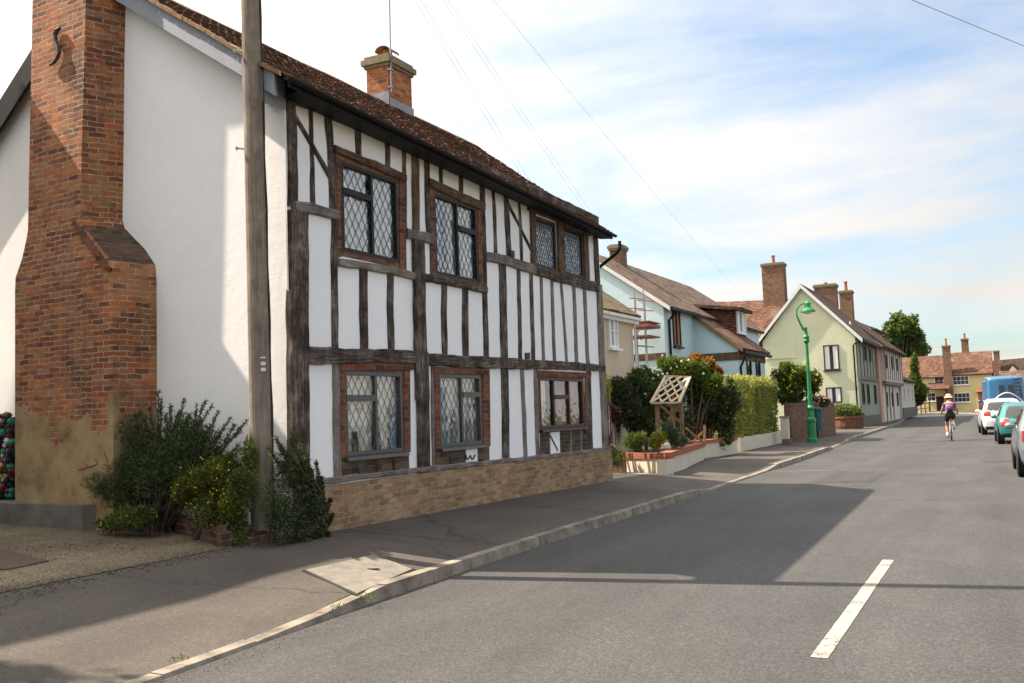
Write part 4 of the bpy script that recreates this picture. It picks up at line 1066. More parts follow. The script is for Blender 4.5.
for a in [('l1', .24, .26, JUG, 'dark_leafy', 'squat dark jug inside the ground floor window nearest the pole'), ('l1', .62, .62, CONE, 'dark_leafy', 'dark cone shaped decoration inside the ground floor window nearest the pole'),
          ('l1', .9, .66, CONE, 'blue_glaze', 'blue cone shaped figure inside the ground floor window nearest the pole'), ('l2', .2, .82, VASE, 'blue_glaze', 'tall blue vase inside the middle ground floor window'),
          ('l2', .44, .5, VASE, 'blue_glaze', 'short blue vase beside the tall one in the middle ground floor window'), ('l2', .8, .7, CONE, 'blue_glaze', 'blue cone figure at the far side of the middle ground floor window'),
          ('l3', .22, .4, CONE, 'dark_leafy', 'dark pointed figure in the unleaded ground floor window'), ('l3', .5, .62, JUG, 'pink_cloth', 'pink figure behind the centre light of the unleaded ground floor window')]:
    ornament(*a)
# ------------------------------------------------------------------ telegraph pole and wires
PB = V((-7.3, 8.62, .27)); PT = V((-7.27, 8.5, 9.45))
pole = thing('utility_pole', 'tall weathered wooden telegraph pole beside the timbered house corner', 'pole', PB)
mb = MB(); n = 26; path = []; rr = []
for i in range(n + 1):
    t = i / n; p = PB.lerp(PT, t); p.x += .02 * math.sin(t * 3.1); path.append(p); rr.append(.122 - .034 * t)
mb.tube(path, rr, 18); mb.build('pole', M['pole_wood'], pole, True)
def on_pole(z): t = (z - PB.z) / (PT.z - PB.z); p = PB.lerp(PT, t); p.x += .02 * math.sin(t * 3.1); return p, .122 - .034 * t
tocam = (V((0, 0, 0)) - V((PB.x, PB.y, 0))).normalized(); side = V((-tocam.y, tocam.x, 0))   # side points to the viewer's right
if side.x < 0: side = -side
mb = MB(); q = []
for i in range(30):
    z = .25 + i * .31
    if z > 9.4: break
    p, r = on_pole(z); q.append(p + side * (r + .006 + .006 * math.sin(i * 1.7)) + tocam * .02)
mb.tube(q, .012, 6); mb.build('cable', M['black_wire'], pole)
for z, s in ((5.75, -1), (5.5, 1), (4.65, -1), (6.75, 1), (7.3, -1)):
    mb = MB(); p, r = on_pole(z); mb.tube([p + side * s * (r - .03), p + side * s * (r + .08) + V((0, 0, .01))], .009, 6); mb.lathe(p + side * s * (r + .08) + V((0, 0, -.01)), [(0, 0), (.015, 0), (.015, .035), (0, .035)], 8)
    mb.build('step_bolt', M['steel'], pole)
for txt, zc in (('1', 2.335), ('8', 2.27), ('8', 2.205)):
    cu = bpy.data.curves.new('numeral', 'FONT'); cu.body = txt; cu.size = .075; cu.align_x = 'CENTER'; cu.align_y = 'CENTER'; cu.offset = .003
    to = bpy.data.objects.new('numeral', cu); COL.objects.link(to)
    dg = bpy.context.evaluated_depsgraph_get(); me = bpy.data.meshes.new_from_object(to.evaluated_get(dg)); bpy.data.objects.remove(to)
    o = bpy.data.objects.new('numeral', me); COL.objects.link(o); me.materials.append(M['white_plate'])
    p, r = on_pole(zc); nd = (tocam + side * .35).normalized(); sd = V((-nd.y, nd.x, 0)); sd = sd if sd.x > 0 else -sd
    # numerals lie on their side, reading upward
    cpos = p + nd * (r + .006); xa, ya = V((0, 0, -1)), sd
    mat = Matrix(((xa.x, ya.x, nd.x, cpos.x), (xa.y, ya.y, nd.y, cpos.y), (xa.z, ya.z, nd.z, cpos.z), (0, 0, 0, 1)))
    me.transform(Matrix.Translation(-PB) @ mat); o.parent = pole
mb = MB(); p, r = on_pole(.42); nd = (tocam + side * .15).normalized(); sd = V((-nd.y, nd.x, 0)); c = p + nd * (r + .012)
mb.obox(c, sd * .05, nd * .006, V((0, 0, .02))); mb.build('tag_plate', M['white_plate'], pole)
mb = MB(); c = p + side * (r + .05); mb.tube([c + V((0, 0, -.2)), c + V((0, 0, .16))], [.05, .02], 8); mb.build('cable_guard', M['lead'], pole)
mb = MB(); mb.box(PT.x - .5, PT.x + .5, PT.y - .05, PT.y + .05, PT.z - .35, PT.z - .25); mb.build('crossarm', M['pole_wood'], pole)

def wire(end, off, label, r=.0030, sag=.15):
    a = PT + V((off, 0, -.22)); mb = MB(); q = []
    for i in range(25):
        t = i / 24; p = a.lerp(end, t); p.z -= sag * 4 * t * (1 - t); q.append(p)
    mb.tube(q, r, 5); tag(mb.build('overhead_wire', M['wire']), label, 'wire', 'telephone wires from the pole')
wire(at_d(528, 186, 26), .30, 'telephone wire dropping behind the timbered roof, the one nearest its chimney', sag=.05)
wire(at_d(533, 186, 26), .38, 'second telephone wire dropping behind the timbered roof beside its twin', sag=.05)
wire(at_d(611, 247, 40), .42, 'thin wire to the brown brick chimney of the pale blue house, lower of two', sag=.1)
wire(at_d(614, 245, 40), .48, 'thin wire to the brown brick chimney of the pale blue house, upper of two', sag=.1)
wire(at_d(748, 302, 75), .5, 'long thin wire running to the red roof behind the pale blue house', r=.0032, sag=.15)
wire(PT + (at_d(1110, 84, 24) - PT) * 1.9, .5, 'dark wire crossing the street high in the blue sky', r=.008, sag=.0)

# ------------------------------------------------------------------ foreground planting by the pole
def sprays(root, m, base, tips, n_per, ln, wd, name='foliage', thick=.5, jit=.25):
    P, D = [], []; mb = MB()
    for tip in tips:
        b = V(base) + V((random.uniform(-jit, jit), random.uniform(-jit, jit) * .6, 0)); tip = V(tip); mid = b.lerp(tip, .5) + V((random.uniform(-.08, .08), random.uniform(-.08, .08), .06))
        mb.tube([b, mid, tip], [.014, .009, .004], 5)
        for k in range(n_per):
            t = 1 - (1 - random.random() ** .7) * .95; t = random.uniform(1 - thick, 1)
            p = (b * (1 - t) ** 2 + mid * 2 * t * (1 - t) + tip * t * t); d = (tip - mid).normalized()
            r = V((random.gauss(0, 1), random.gauss(0, 1), random.gauss(0, 1))).normalized()
            P.append(p); D.append(d * .7 + r * .75)
    leaves_mesh(name, np.array(P), np.array(D), np.full(len(P), ln), np.full(len(P), wd), m, root)
    mb.build('stem', M['bark'], root)
def gpt(px, py, off): return on_g(px, py, off)
b0 = V((-9.0, 8.75, .38))
yew = shrub('dark_shrub', 'large dark spiky evergreen shrub against the white gable wall beside the brick chimney', 'shrub', b0,
            [(gpt(150, 470, .55), (.62, .35, .42)), (gpt(180, 455, .5), (.5, .35, .5)), (gpt(205, 470, .5), (.45, .33, .45)), (gpt(140, 440, .4), (.3, .22, .4)), (gpt(125, 490, .6), (.5, .3, .25))],
            26000, .045, .010, M['leaf_dark'], .5, 8)
tips = []
for px, py in [(158, 392), (172, 405), (183, 400), (214, 405), (230, 418), (246, 420), (240, 450), (248, 460), (115, 470), (105, 490), (135, 415), (165, 440), (178, 448), (198, 432), (215, 440), (150, 455), (128, 468), (232, 470), (160, 400), (150, 408), (168, 415), (205, 400), (190, 415), (220, 412), (236, 425), (242, 430), (228, 440), (180, 412), (212, 425), (140, 425), (130, 440), (196, 405), (172, 428), (120, 455), (240, 445), (235, 455), (205, 440), (150, 430), (110, 480), (100, 500), (160, 425), (185, 430), (225, 428), (200, 420), (145, 418)]:
    tips.append(gpt(px + random.uniform(-2, 2), py, random.uniform(.25, .6)))
sprays(yew, M['leaf_dark'], b0, tips, 420, .045, .009, 'spray', .62)
mb = MB(); mb.tube([gpt(120, 462, .6), gpt(105, 462, .62), gpt(92, 466, .65), gpt(78, 470, .65)], [.012, .009, .007, .004], 5)
for a, b in (((88, 467), (84, 462)), ((98, 464), (95, 459)), ((108, 462), (104, 452))): mb.tube([gpt(*a, .64), gpt(*b, .66)], [.006, .003], 4)
mb.build('twig', M['bark'], yew)
yel = shrub('golden_shrub', 'low yellow flowering shrub in front of the dark evergreen, left of the wooden pole', 'shrub', V((-8.05, 8.35, .36)),
            [(gpt(205, 480, .75), (.26, .25, .24)), (gpt(190, 495, .8), (.2, .22, .22)), (gpt(208, 510, .85), (.25, .22, .25)), (gpt(225, 470, .7), (.22, .2, .18)), (gpt(236, 500, .75), (.18, .18, .3))],
            9000, .034, .016, M['leaf_goldgreen'], .4, 5, flowers=(170, .008, M['petal_yellow']))
grn = shrub('trailing_plant', 'trailing green plant tumbling over the low brick edge at the foot of the pole', 'plant', V((-7.6, 8.3, .31)),
            [(gpt(235, 525, .75), (.17, .16, .26)), (gpt(246, 490, .7), (.14, .14, .25)), (gpt(230, 540, .85), (.16, .14, .12)), (gpt(250, 455, .6), (.12, .12, .2))], 6000, .04, .016, M['leaf_mid'], .1, 4)
low = shrub('ground_plant', 'small green plant with orange berries at the foot of the dark evergreen by the step', 'plant', V((-9.2, 8.3, .40)),
            [(gpt(125, 520, .85), (.26, .16, .13)), (gpt(140, 515, .85), (.2, .15, .14)), (gpt(108, 525, .9), (.18, .13, .08))], 2600, .04, .02, M['leaf_mid'], .4, 3, flowers=(16, .012, M['petal_yellow']))
rsh = thing('corner_shrub', 'dark evergreen bush between the wooden pole and the near brick plinth', 'shrub', V((-7.02, 9.1, .33)))
cpts = [(285, 470), (300, 480), (310, 500), (290, 510), (280, 520), (315, 515), (300, 530), (275, 500)]
lob = [(on_x(px, py, -6.98), (.10, .2, .22)) for px, py in cpts]
P_, d_, ix = lobes_pts(lob, 7500, .55); P_[:, 2] = np.maximum(P_[:, 2], .34); P_[:, 0] = np.maximum(P_[:, 0], -7.12)
leaves_mesh('foliage', P_, d_ + np.array([0, 0, -.2]) + np.random.normal(size=P_.shape) * .6, np.full(7500, .045), np.full(7500, .011), M['leaf_dark'], rsh)
tips = [on_x(px, py, -6.95) for px, py in [(276, 440), (280, 448), (288, 452), (298, 455), (305, 462), (312, 470), (318, 480), (322, 492), (325, 505), (326, 520), (322, 530), (300, 445), (290, 440), (283, 462), (310, 485), (272, 455), (274, 436), (293, 434), (316, 462), (330, 500), (332, 515), (328, 538), (312, 542), (296, 545), (280, 540), (322, 478), (306, 452), (268, 448)]]
sprays(rsh, M['leaf_dark'], V((-7.05, 9.35, .36)), tips, 420, .045, .010, 'spray', .7, .06)
# low brick edge round the bed
bed = thing('planter_edge', 'low crumbling red brick edge round the bed of shrubs by the pole', 'planter', V((-8.5, 8.0, .35)))
mb = MB(); A = on_z(132, 521, .40); B = on_z(222, 551, .33); Cc = on_z(262, 549, .30) + V((0, .15, 0))
pts = [A + (B - A) * t for t in (0, .25, .5, .75, 1)] + [Cc]
for i, (a, b) in enumerate(zip(pts, pts[1:])):
    k = (b - a).normalized(); nn = V((-k.y, k.x, 0)) * .11
    h = [.16, .2, .2, .19, .17][i]
    mb.hexa([a + V((0, 0, -.05)), b + V((0, 0, -.05)), b + nn + V((0, 0, -.05)), a + nn + V((0, 0, -.05))], [a + V((0, 0, h)), b + V((0, 0, h + .01)), b + nn + V((0, 0, h)), a + nn + V((0, 0, h))])
mb.build('brick_edging', M['old_edging'], bed)
mb = MB()
for i in range(12):
    mb = MB(); t = random.random(); a = A.lerp(B, t); mb.obox(a + V((random.uniform(-.02, .05), random.uniform(.02, .08), .2 + random.uniform(-.02, .03))), V((.05, .02, 0)), V((-.02, .04, 0)), V((0, 0, .03)))
    mb.build('loose_brick', M['old_edging'], bed)
mb = MB(); mb.face([A + V((0, .1, .15)), B + V((0, .1, .18)), V((-7.4, 8.95, .45)), V((-9.4, 9.3, .55))]); mb.build('soil', M['soil'], bed)

# covers and small things on the ground
cv = thing('inspection_cover', 'pale concrete inspection cover set in the dark pavement', 'cover', on_z(362, 568, .2))
q = [on_z(*a, .2) for a in ((306, 572), (357, 582), (412, 562), (374, 556))]
q = [V((p.x, p.y, pz(p.x, p.y) + .014)) for p in q]; mb = MB(); mb.prism(q, (0, 0, -.03)); mb.build('slab', M['slab'], cv)
c = sum(q, V()) / 4 + V((.05, .1, .004)); mb = MB(); mb.obox(c, V((.055, .02, 0)), V((-.008, .02, 0)), V((0, 0, .004))); mb.build('lifting_slot', M['iron'], cv)
mb = MB(); ex = [(p - sum(q, V()) / 4) * 1.07 + sum(q, V()) / 4 - V((0, 0, .008)) for p in q]; mb.prism(ex, (0, 0, -.03)); mb.build('joint', M['dark_void'], cv)
M['drain_iron'] = plain('rusty drain plate', (.085, .055, .038), .85, .35, 14, .4)
dc = thing('drain_cover', 'rusty rectangular drain cover in the gravelly drive', 'cover', on_z(20, 556, .42))
q = [on_z(*a, .42) for a in ((-40, 566), (8, 566), (49, 558), (0, 549))]; q = [V((p.x, p.y, dz(p.x, p.y) + .018)) for p in q]
mb = MB(); mb.prism(q, (0, 0, -.05)); mb.build('plate', M['drain_iron'], dc)
# weeds along the kerb joint
def weed(px, py, label, s=.045, n=34, m='leaf_mid'):
    b = on_z(px, py, .06); root = thing('kerb_weed', label, 'weed', b, group='weeds in the kerb joint')
    pts = np.array(b) + np.random.normal(size=(n, 3)) * np.array([s * .5, s, .012]); pts[:, 2] = b.z + np.random.rand(n) * .03
    leaves_mesh('leaves', pts, np.random.normal(size=(n, 3)) + np.array([0, 0, 1.2]), np.full(n, .03), np.full(n, .008), M[m], root)
for a in [(180, 661, 'thin weed tuft in the kerb joint, closest to the bottom edge'), (338, 609, 'weed tuft in the kerb joint below the pale concrete cover'), (366, 599, 'weed tuft where the raised kerb begins'), (372, 601, 'tiny green weed against the face of the raised kerb'), (446, 570, 'faint weed tuft in the kerb beside the dark house shadow')]:
    weed(*a)
# stacked pile at the far corner of the gable
pile = thing('bottle_pile', 'dark stack of small red, green and pale round ends against the wall beyond the chimney', 'pile', V((-13.2, 9.4, .47)))
ends = {'dark_red': (.10, .018, .018), 'dark_glassy': (.02, .02, .022), 'pale_end': (.5, .48, .45), 'yellow_end': (.5, .42, .06), 'green_end': (.02, .22, .12)}
for k, c in ends.items(): M[k] = plain(k.replace('_', ' '), c, .35, .3, 20)
buckets = {k: MB() for k in ends}
for r in range(17):
    for i in range(13):
        x = -12.0 - i * .08 + (.04 if r % 2 else 0); z = .80 + r * .066; y = gy(x) - .34 + random.uniform(-.02, .02)
        k = random.choices(list(ends), [5, 5, 1.3, 1.0 if r < 7 else .2, .6 if r > 1 else 6])[0]
        buckets[k].ball((x + random.uniform(-.02, .02), y - random.uniform(0, .06), z + random.uniform(-.015, .015)), random.uniform(.035, .06), 8)
for k, b_ in buckets.items(): b_.build('bottle_row', M[k], pile)
mb = MB(); mb.prism([(-11.98, gy(-11.98) - .34, .76), (-13.1, gy(-13.1) - .34, .76), (-13.1, gy(-13.1) - .05, .76), (-11.98, gy(-11.98) - .05, .76)], (0, 0, 1.08)); mb.build('back_box', M['dark_void'], pile)  # dark box behind the round ends, closing the gaps between them
# ------------------------------------------------------------------ helpers for the other buildings
def window_on(parent, c, U, W, H, nx=2, ny=2, fm='white_frame', gm='far_glass', sill=None, curtain=None, fw=.07, bw=.035, out=.03, name='window'):
    """window centred at c in a wall whose horizontal unit vector is U and whose outward side is Nn"""
    c = V(c); U = V(U).normalized(); Nn = V((U.y, -U.x, 0))
    if Nn.dot(CAM - c) < 0: Nn = -Nn
    Z = V((0, 0, 1)); mb = MB()
    def bx(a0, a1, b0, b1, d0, d1): mb.obox(c + U * (a0 + a1) / 2 + Z * (b0 + b1) / 2 + Nn * (d0 + d1) / 2, U * (a1 - a0) / 2, Nn * (d1 - d0) / 2, Z * (b1 - b0) / 2)
    w, h = W / 2, H / 2
    bx(-w, -w + fw, -h, h, -.05, out + .03); bx(w - fw, w, -h, h, -.05, out + .03); bx(-w + fw, w - fw, -h, -h + fw, -.05, out + .03); bx(-w + fw, w - fw, h - fw, h, -.05, out + .03)
    for i in range(1, nx): x = -w + W * i / nx; bx(x - bw / 2, x + bw / 2, -h + fw, h - fw, -.05, out + .02)
    for j in range(1, ny): z = -h + H * j / ny; bx(-w + fw, w - fw, z - bw / 2, z + bw / 2, -.05, out + .018)
    win = mb.build(name, M[fm], parent)
    mb = MB(); q = [c + U * a + Z * b + Nn * out * .4 for a, b in ((-w + .01, -h + .01), (w - .01, -h + .01), (w - .01, h - .01), (-w + .01, h - .01))]
    mb.face(q); mb.build('pane', M[gm], win)
    if curtain:
        mb = MB()
        for s in (-1, 1):
            for k in range(6):
                a0 = s * (w - fw - (w * .62) * k / 6); a1 = s * (w - fw - (w * .62) * (k + 1) / 6); d = .004 * (k % 2)
                mb.face([c + U * a0 + Z * (-h + fw) + Nn * (out * .4 + .006 + d), c + U * a1 + Z * (-h + fw) + Nn * (out * .4 + .010 - d), c + U * a1 + Z * (h - fw) + Nn * (out * .4 + .010 - d), c + U * a0 + Z * (h - fw) + Nn * (out * .4 + .006 + d)])
        mb.build('curtain', M[curtain], win)
    if sill:
        mb = MB(); mb.obox(c - Z * (h + .04) + Nn * .06, U * (w + .06), Nn * .09, Z * .035); mb.build('sill', M[sill], win)
    return win
def slab(mb, e0, e1, r1, r0, th=.12):
    e0, e1, r0, r1 = V(e0), V(e1), V(r0), V(r1); n = (e1 - e0).cross(r0 - e0).normalized()
    if n.z < 0: n = -n
    mb.hexa([e0 - n * th, e1 - n * th, r1 - n * th, r0 - n * th], [e0, e1, r1, r0])
def wavy_roof(e0, e1, r1, r0, name, m, parent, th=.14, amp=.03, nu=24, nv=10):
    e0, e1, r0, r1 = V(e0), V(e1), V(r0), V(r1); mb = MB(); s = random.random() * 50
    n = (e1 - e0).cross(r0 - e0).normalized(); n = -n if n.z < 0 else n
    U = (e1 - e0).normalized(); W = (r0 - e0).normalized()
    def f(u, v):
        p = e0.lerp(e1, u).lerp(r0.lerp(r1, u), v); return p + n * amp * mnoise.noise(V((u * 5 + s, v * 3, 0)))
    for i in range(nu):
        for j in range(nv):
            q = [f(i / nu, j / nv), f((i + 1) / nu, j / nv), f((i + 1) / nu, (j + 1) / nv), f(i / nu, (j + 1) / nv)]
            mb.face(q, [((p - e0).dot(U), (p - e0).dot(W)) for p in q])
    b = [p - n * th for p in (e0, e1, r1, r0)]; t = [f(0, 0), f(1, 0), f(1, 1), f(0, 1)]
    for i in range(4): mb.face([b[i], b[(i + 1) % 4], t[(i + 1) % 4], t[i]])
    mb.face(b[::-1])
    return mb.build(name, M[m], parent)
def stack(parent, c, w, d, z0, z1, m='far_brick', pots=1, name='chimney', U=(1, 0, 0), cap='stone_cap', poth=.5):
    U = V(U).normalized(); Wv = V((-U.y, U.x, 0)); c = V((c[0], c[1], 0)); mb = MB()
    B = lambda mb_, w_, d_, a, b: mb_.obox(c + V((0, 0, (a + b) / 2)), U * w_ / 2, Wv * d_ / 2, V((0, 0, (b - a) / 2)))
    B(mb, w, d, z0, z1); ch = mb.build(name, M[m], parent)
    mb = MB(); B(mb, w + .09, d + .09, z1 + .002, z1 + .08); B(mb, w + .16, d + .16, z1 + .082, z1 + .2); B(mb, w + .04, d + .04, z1 + .202, z1 + .26); mb.build('chimney_cap', M[cap], ch)
    for i in range(pots):
        o = (i - (pots - 1) / 2) * .42
        mb = MB(); mb.lathe(c + U * o + V((0, 0, z1 + .26)), [(.16, 0), (.13, poth * .3), (.115, poth * .8), (.15, poth * .82), (.15, poth), (.09, poth)], 12); mb.build('chimney_pot', M['terracotta'], ch)
    return ch

# ------------------------------------------------------------------ cream cottage next door
XC = -9.6
cc = on_x(632, 316, XC); cy1 = cc.y; ez = cc.z; cy0 = on_x(592, 300, XC).y - 1.6
cream = thing('cream_cottage', 'small cream rendered cottage with a mossy roof just past the timbered house', 'cottage', V((XC - 2, (cy0 + cy1) / 2, .2)))
mb = MB(); mb.box(XC - 5, XC, cy0, cy1, .1, ez + .02)
mb.prism([(XC, cy1 - .004, ez), (XC - 2.5, cy1 - .004, ez + 1.9), (XC - 5, cy1 - .004, ez)], (0, -.2, 0)); mb.build('wall', M['cream_wall'], cream)
wavy_roof((XC + .25, cy0, ez - .02), (XC + .25, cy1 + .12, ez - .02), (XC - 2.5, cy1 + .12, ez + 2.0), (XC - 2.5, cy0, ez + 2.0), 'roof', 'moss_roof', cream)
wavy_roof((XC - 5.25, cy0, ez - .02), (XC - 5.25, cy1 + .12, ez - .02), (XC - 2.5, cy1 + .12, ez + 2.0), (XC - 2.5, cy0, ez + 2.0), 'roof_slope', 'moss_roof', cream)
mb = MB(); mb.box(XC + .004, XC + .17, cy0, cy1 + .1, ez - .26, ez - .15); mb.box(XC + .17, XC + .26, cy0, cy1 + .1, ez - .16, ez - .08); mb.build('fascia', M['soffit_white'], cream)
wc = on_x(612, 331, XC)
window_on(cream, wc, (0, 1, 0), .72, .95, 2, 2, 'white_frame', 'far_glass', 'white_frame', 'curtain_white')
mb = MB(); p = on_x(601.5, 357, XC + .1); mb.ball(p, (.1, .1, .12), 10); mb.box(p.x - .1, p.x, p.y - .02, p.y + .02, p.z + .1, p.z + .14); o = mb.build('alarm_lamp', M['red_metal'], cream)
mb = MB(); mb.tube([(XC + .1, cy1 - .1, ez - .2), (XC + .1, cy1 - .1, .2)], .035, 6); mb.build('downpipe', M['soffit_white'], cream)

# ------------------------------------------------------------------ pale blue house
BY = 36.0
blue = thing('pale_blue_house', 'pale blue rendered house with a steep brown roof, dormer and brown timber band', 'house', V((-14, 38, .15)))
cr = on_y(663, 303, BY); xe, ze = cr.x, cr.z                         # right eave of the near gable
tl = on_y(600, 263, BY)
slope = (tl.z - ze) / (xe - tl.x); _w = min((abs(on_x(660, 276.5, xe - k * .05).z - (ze + slope * k * .05)), k * .05) for k in range(40, 140))[1]; rx = xe - _w; rz = ze + slope * _w
YE = on_x(684, 309, xe).y + 1.0
ring = on_x(690, 286, rx).y
mb = MB(); mb.prism([(xe, BY, .1), (xe, BY, ze - .05), (rx, BY, rz - .08), (rx - _w, BY, ze - .05), (rx - _w, BY, .1)], (0, ring - BY, 0)); mb.build('wall', M['blue_render'], blue)
rf = wavy_roof((xe + .3, BY - .12, ze - .16), (xe + .3, ring + .2, ze - .16), (rx, ring + .2, rz + .02), (rx, BY - .12, rz + .02), 'roof', 'brown_roof', blue)
wavy_roof((rx - _w - .3, BY - .12, ze - .2), (rx - _w - .3, ring + .2, ze - .2), (rx, ring + .2, rz + .02), (rx, BY - .12, rz + .02), 'roof_slope', 'brown_roof', blue)
mb = MB(); a = V((xe + .3, BY - .14, ze - .32)); b = V((rx, BY - .14, rz - .13)); mb.hexa([a, b, b + V((0, .04, 0)), a + V((0, .04, 0))], [a + V((0, 0, .16)), b + V((0, 0, .16)), b + V((0, .04, .16)), a + V((0, .04, .16))]); mb.build('bargeboard', M['soffit_white'], blue)
p = on_x(614, 262, rx)
stack(rf, (rx + .1, p.y + .3), .5, .8, rz - .8, on_x(614, 251, rx).z, 'far_brick', 0)
# brown band, gutter and pipe of the main block
zb_ = on_y(650, 357, BY).z
mb = MB(); mb.box(rx - _w, xe + .02, BY - .03, BY - .002, zb_ - .13, zb_ + .13); mb.build('timber_band', M['oak_brown'], blue)
mb = MB(); mb.box(xe + .3, xe + .41, BY - .1, YE, ze - .28, ze - .17); mb.build('gutter', M['black_gutter'], blue)
pp = on_x(667, 312, xe)
mb = MB(); mb.tube([(xe + .34, pp.y - .3, ze - .24), (xe + .3, pp.y - .1, ze - .42), (xe + .07, pp.y, ze - .62), (xe + .07, pp.y, .2)], .05, 7); mb.build('downpipe', M['black_gutter'], blue)
wc = on_x(676, 328, xe)
window_on(blue, wc, (0, 1, 0), .95, 1.45, 2, 1, 'brown_frame', 'far_glass', 'brown_frame', 'terracotta')
# lower wing with its long sloping roof, dormer and corner pipe
wing = on_y(738, 346, 40.0); xw, zw = wing.x, wing.z; WY0, WY1 = 40.0, on_x(764, 350, wing.x).y
vt = on_y(690, 312, WY0); ws = (vt.z - zw) / (xw - vt.x); xt = xe - 1.2; ztp = zw + ws * (xw - xt)
mb = MB(); mb.prism([(xw, WY0, .1), (xw, WY0, zw - .1), (xt, WY0, ztp - .1), (xt, WY0, .1)], (0, WY1 - WY0, 0)); mb.build('wing_wall', M['blue_render'], blue)
wr = wavy_roof((xw + .22, WY0 - .15, zw - ws * .22 + .08), (xw + .22, WY1 + .3, zw - ws * .22 + .08), (xt, WY1 + .3, ztp), (xt, WY0 - .15, ztp), 'wing_roof', 'red_roof', blue)
mb = MB(); a = V((xw + .22, WY0 - .17, zw - ws * .22 - .09)); b = V((xt, WY0 - .17, ztp - .17)); mb.hexa([a, b, b + V((0, .05, 0)), a + V((0, .05, 0))], [a + V((0, 0, .17)), b + V((0, 0, .17)), b + V((0, .05, .17)), a + V((0, .05, .17))]); mb.build('wing_verge', M['verge_tile'], blue)
zb2 = on_y(735, 356, WY0).z
mb = MB(); mb.box(xt + .02, xw + .03, WY0 - .04, WY0 - .002, zb2 - .16, zb2 + .16); mb.box(xw + .002, xw + .04, WY0 - .038, WY1, zb2 - .16, zb2 + .16); mb.build('timber_band', M['oak_brown'], blue)
mb = MB(); mb.box(xw + .2, xw + .3, WY0 - .1, WY1 + .2, zw - ws * .22 - .14, zw - ws * .22 - .02); mb.build('gutter', M['black_gutter'], blue)
mb = MB(); mb.tube([(xw + .25, WY0 + .5, zw - .35), (xw + .2, WY0 + .15, zw - .5), (xw + .08, WY0 - .06, zw - .85), (xw + .08, WY0 - .06, .2)], .05, 7); mb.build('downpipe', M['black_gutter'], blue)
for px in (748.5, 757.5):
    window_on(blue, on_x(px, 369, xw), (0, 1, 0), .75, .85, 1, 1, 'brown_frame', 'far_glass', None)
d0, d1 = on_x(737, 325, xw - .75), on_x(747, 322, xw - .75)
dx = xw - .75; dzt = on_x(738, 309, dx).z; dzb = zw + ws * .75 - .1
dm = MB(); dm.prism([(dx, d0.y - .25, dzb), (dx, d0.y - .25, dzt), (dx - (dzt - dzb) / ws - .1, d0.y - .25, dzt)], (0, 1.9, 0)); dorm = dm.build('dormer', M['tile_hung'], blue)
dm = MB(); slab(dm, (dx + .3, d0.y - .5, dzt), (dx + .3, d0.y + 1.9, dzt), (dx - (dzt - dzb) / ws - .5, d0.y + 1.9, dzt + .35), (dx - (dzt - dzb) / ws - .5, d0.y - .5, dzt + .35), .14); dm.build('dormer_roof', M['dark_roof'], dorm)
window_on(dorm, V((dx + .02, d0.y + .65, (dzt + dzb) / 2 + .08)), (0, 1, 0), 1.5, dzt - dzb - .3, 2, 1, 'white_frame', 'far_glass', None, 'curtain_white', .1)

# ------------------------------------------------------------------ scaffold tower beside the blue gable
scf = thing('scaffold_tower', 'slim scaffold tower with red boards and guard rails by the pale blue gable', 'scaffold', V((-12, 34, .2)))
SYp = BY - 1.6
sp = lambda px, py, dy=0: on_y(px, py, SYp + dy)
f0, f1 = sp(634, 290), sp(643.5, 285)
for i, (px, dyy) in enumerate(((634.5, 0), (643.5, 0), (635.5, .9), (644.5, .9))):
    p = sp(px, 300, dyy); mb = MB(); mb.tube([(p.x, p.y, .2), (p.x, p.y, sp(px, 288 if dyy == 0 else 300, dyy).z)], .022, 7); mb.build('pole', M['steel'], scf)
for zpx in (298, 308, 322, 336, 345):
    mb = MB(); a, b = sp(629, zpx), sp(645, zpx + 1); mb.tube([a, b], .022, 6); a2, b2 = a + V((.03, .9, 0)), b + V((.03, .9, 0)); mb.tube([a2, b2], .022, 6)
    mb.build('rail', M['steel' if zpx > 340 else 'red_metal'], scf)
for z0, h in ((323, .05), (326.5, .12), (337, .05)):
    a, b = sp(629, z0), sp(650, z0); mb = MB(); mb.box(a.x, b.x, SYp - .15, SYp + 1.25, a.z - h / 2, a.z + h / 2); mb.build('platform', M['red_metal'], scf)
mb = MB()
for (a, b) in (((633, 340), (641, 327)), ((641, 340), (633, 327))): mb.tube([sp(*a), sp(*b)], .025, 6)
mb.build('brace', M['steel'], scf)

# ------------------------------------------------------------------ pale green gabled house
GY = 64.0
gP = lambda px, py: on_y(px, py, GY)
ga, ger, gel = gP(801, 284), gP(857, 335), gP(757, 342); gxr = gP(859, 400).x; gxl = gel.x + .35
green = thing('pale_green_house', 'pale green house with a big street gable and white bargeboards behind the green lamp post', 'house', V((gxr - 4, GY + 4, .14)))
zr_, ax = ga.z, ga.x; zel = gel.z; zer = ger.z
GL = on_x(878, 400, gxr).y
mb = MB(); mb.prism([(gxr, GY, .1), (gxr, GY, zer), (ax, GY, zr_ - .12), (gxl, GY, zel), (gxl, GY, .1)], (0, .3, 0)); mb.build('wall', M['green_render'], green)
mb = MB(); mb.prism([(gxr - .004, GY + .3, .1), (gxr - .004, GY + .3, zer), (ax, GY + .3, zr_ - .14), (gxl, GY + .3, zel), (gxl, GY + .3, .1)], (0, GL - GY, 0)); mb.build('street_wall', M['greygreen'], green)
sr = (zr_ - zer) / (ger.x - ax); sl2 = (zr_ - zel) / (ax - gel.x)
rend = GL + 11
grf = wavy_roof((gxr + .45, GY - .2, zer - sr * .2), (gxr + .45, GL, zer - sr * .2), (ax, GL, zr_), (ax, GY - .2, zr_), 'roof', 'dark_roof', green)
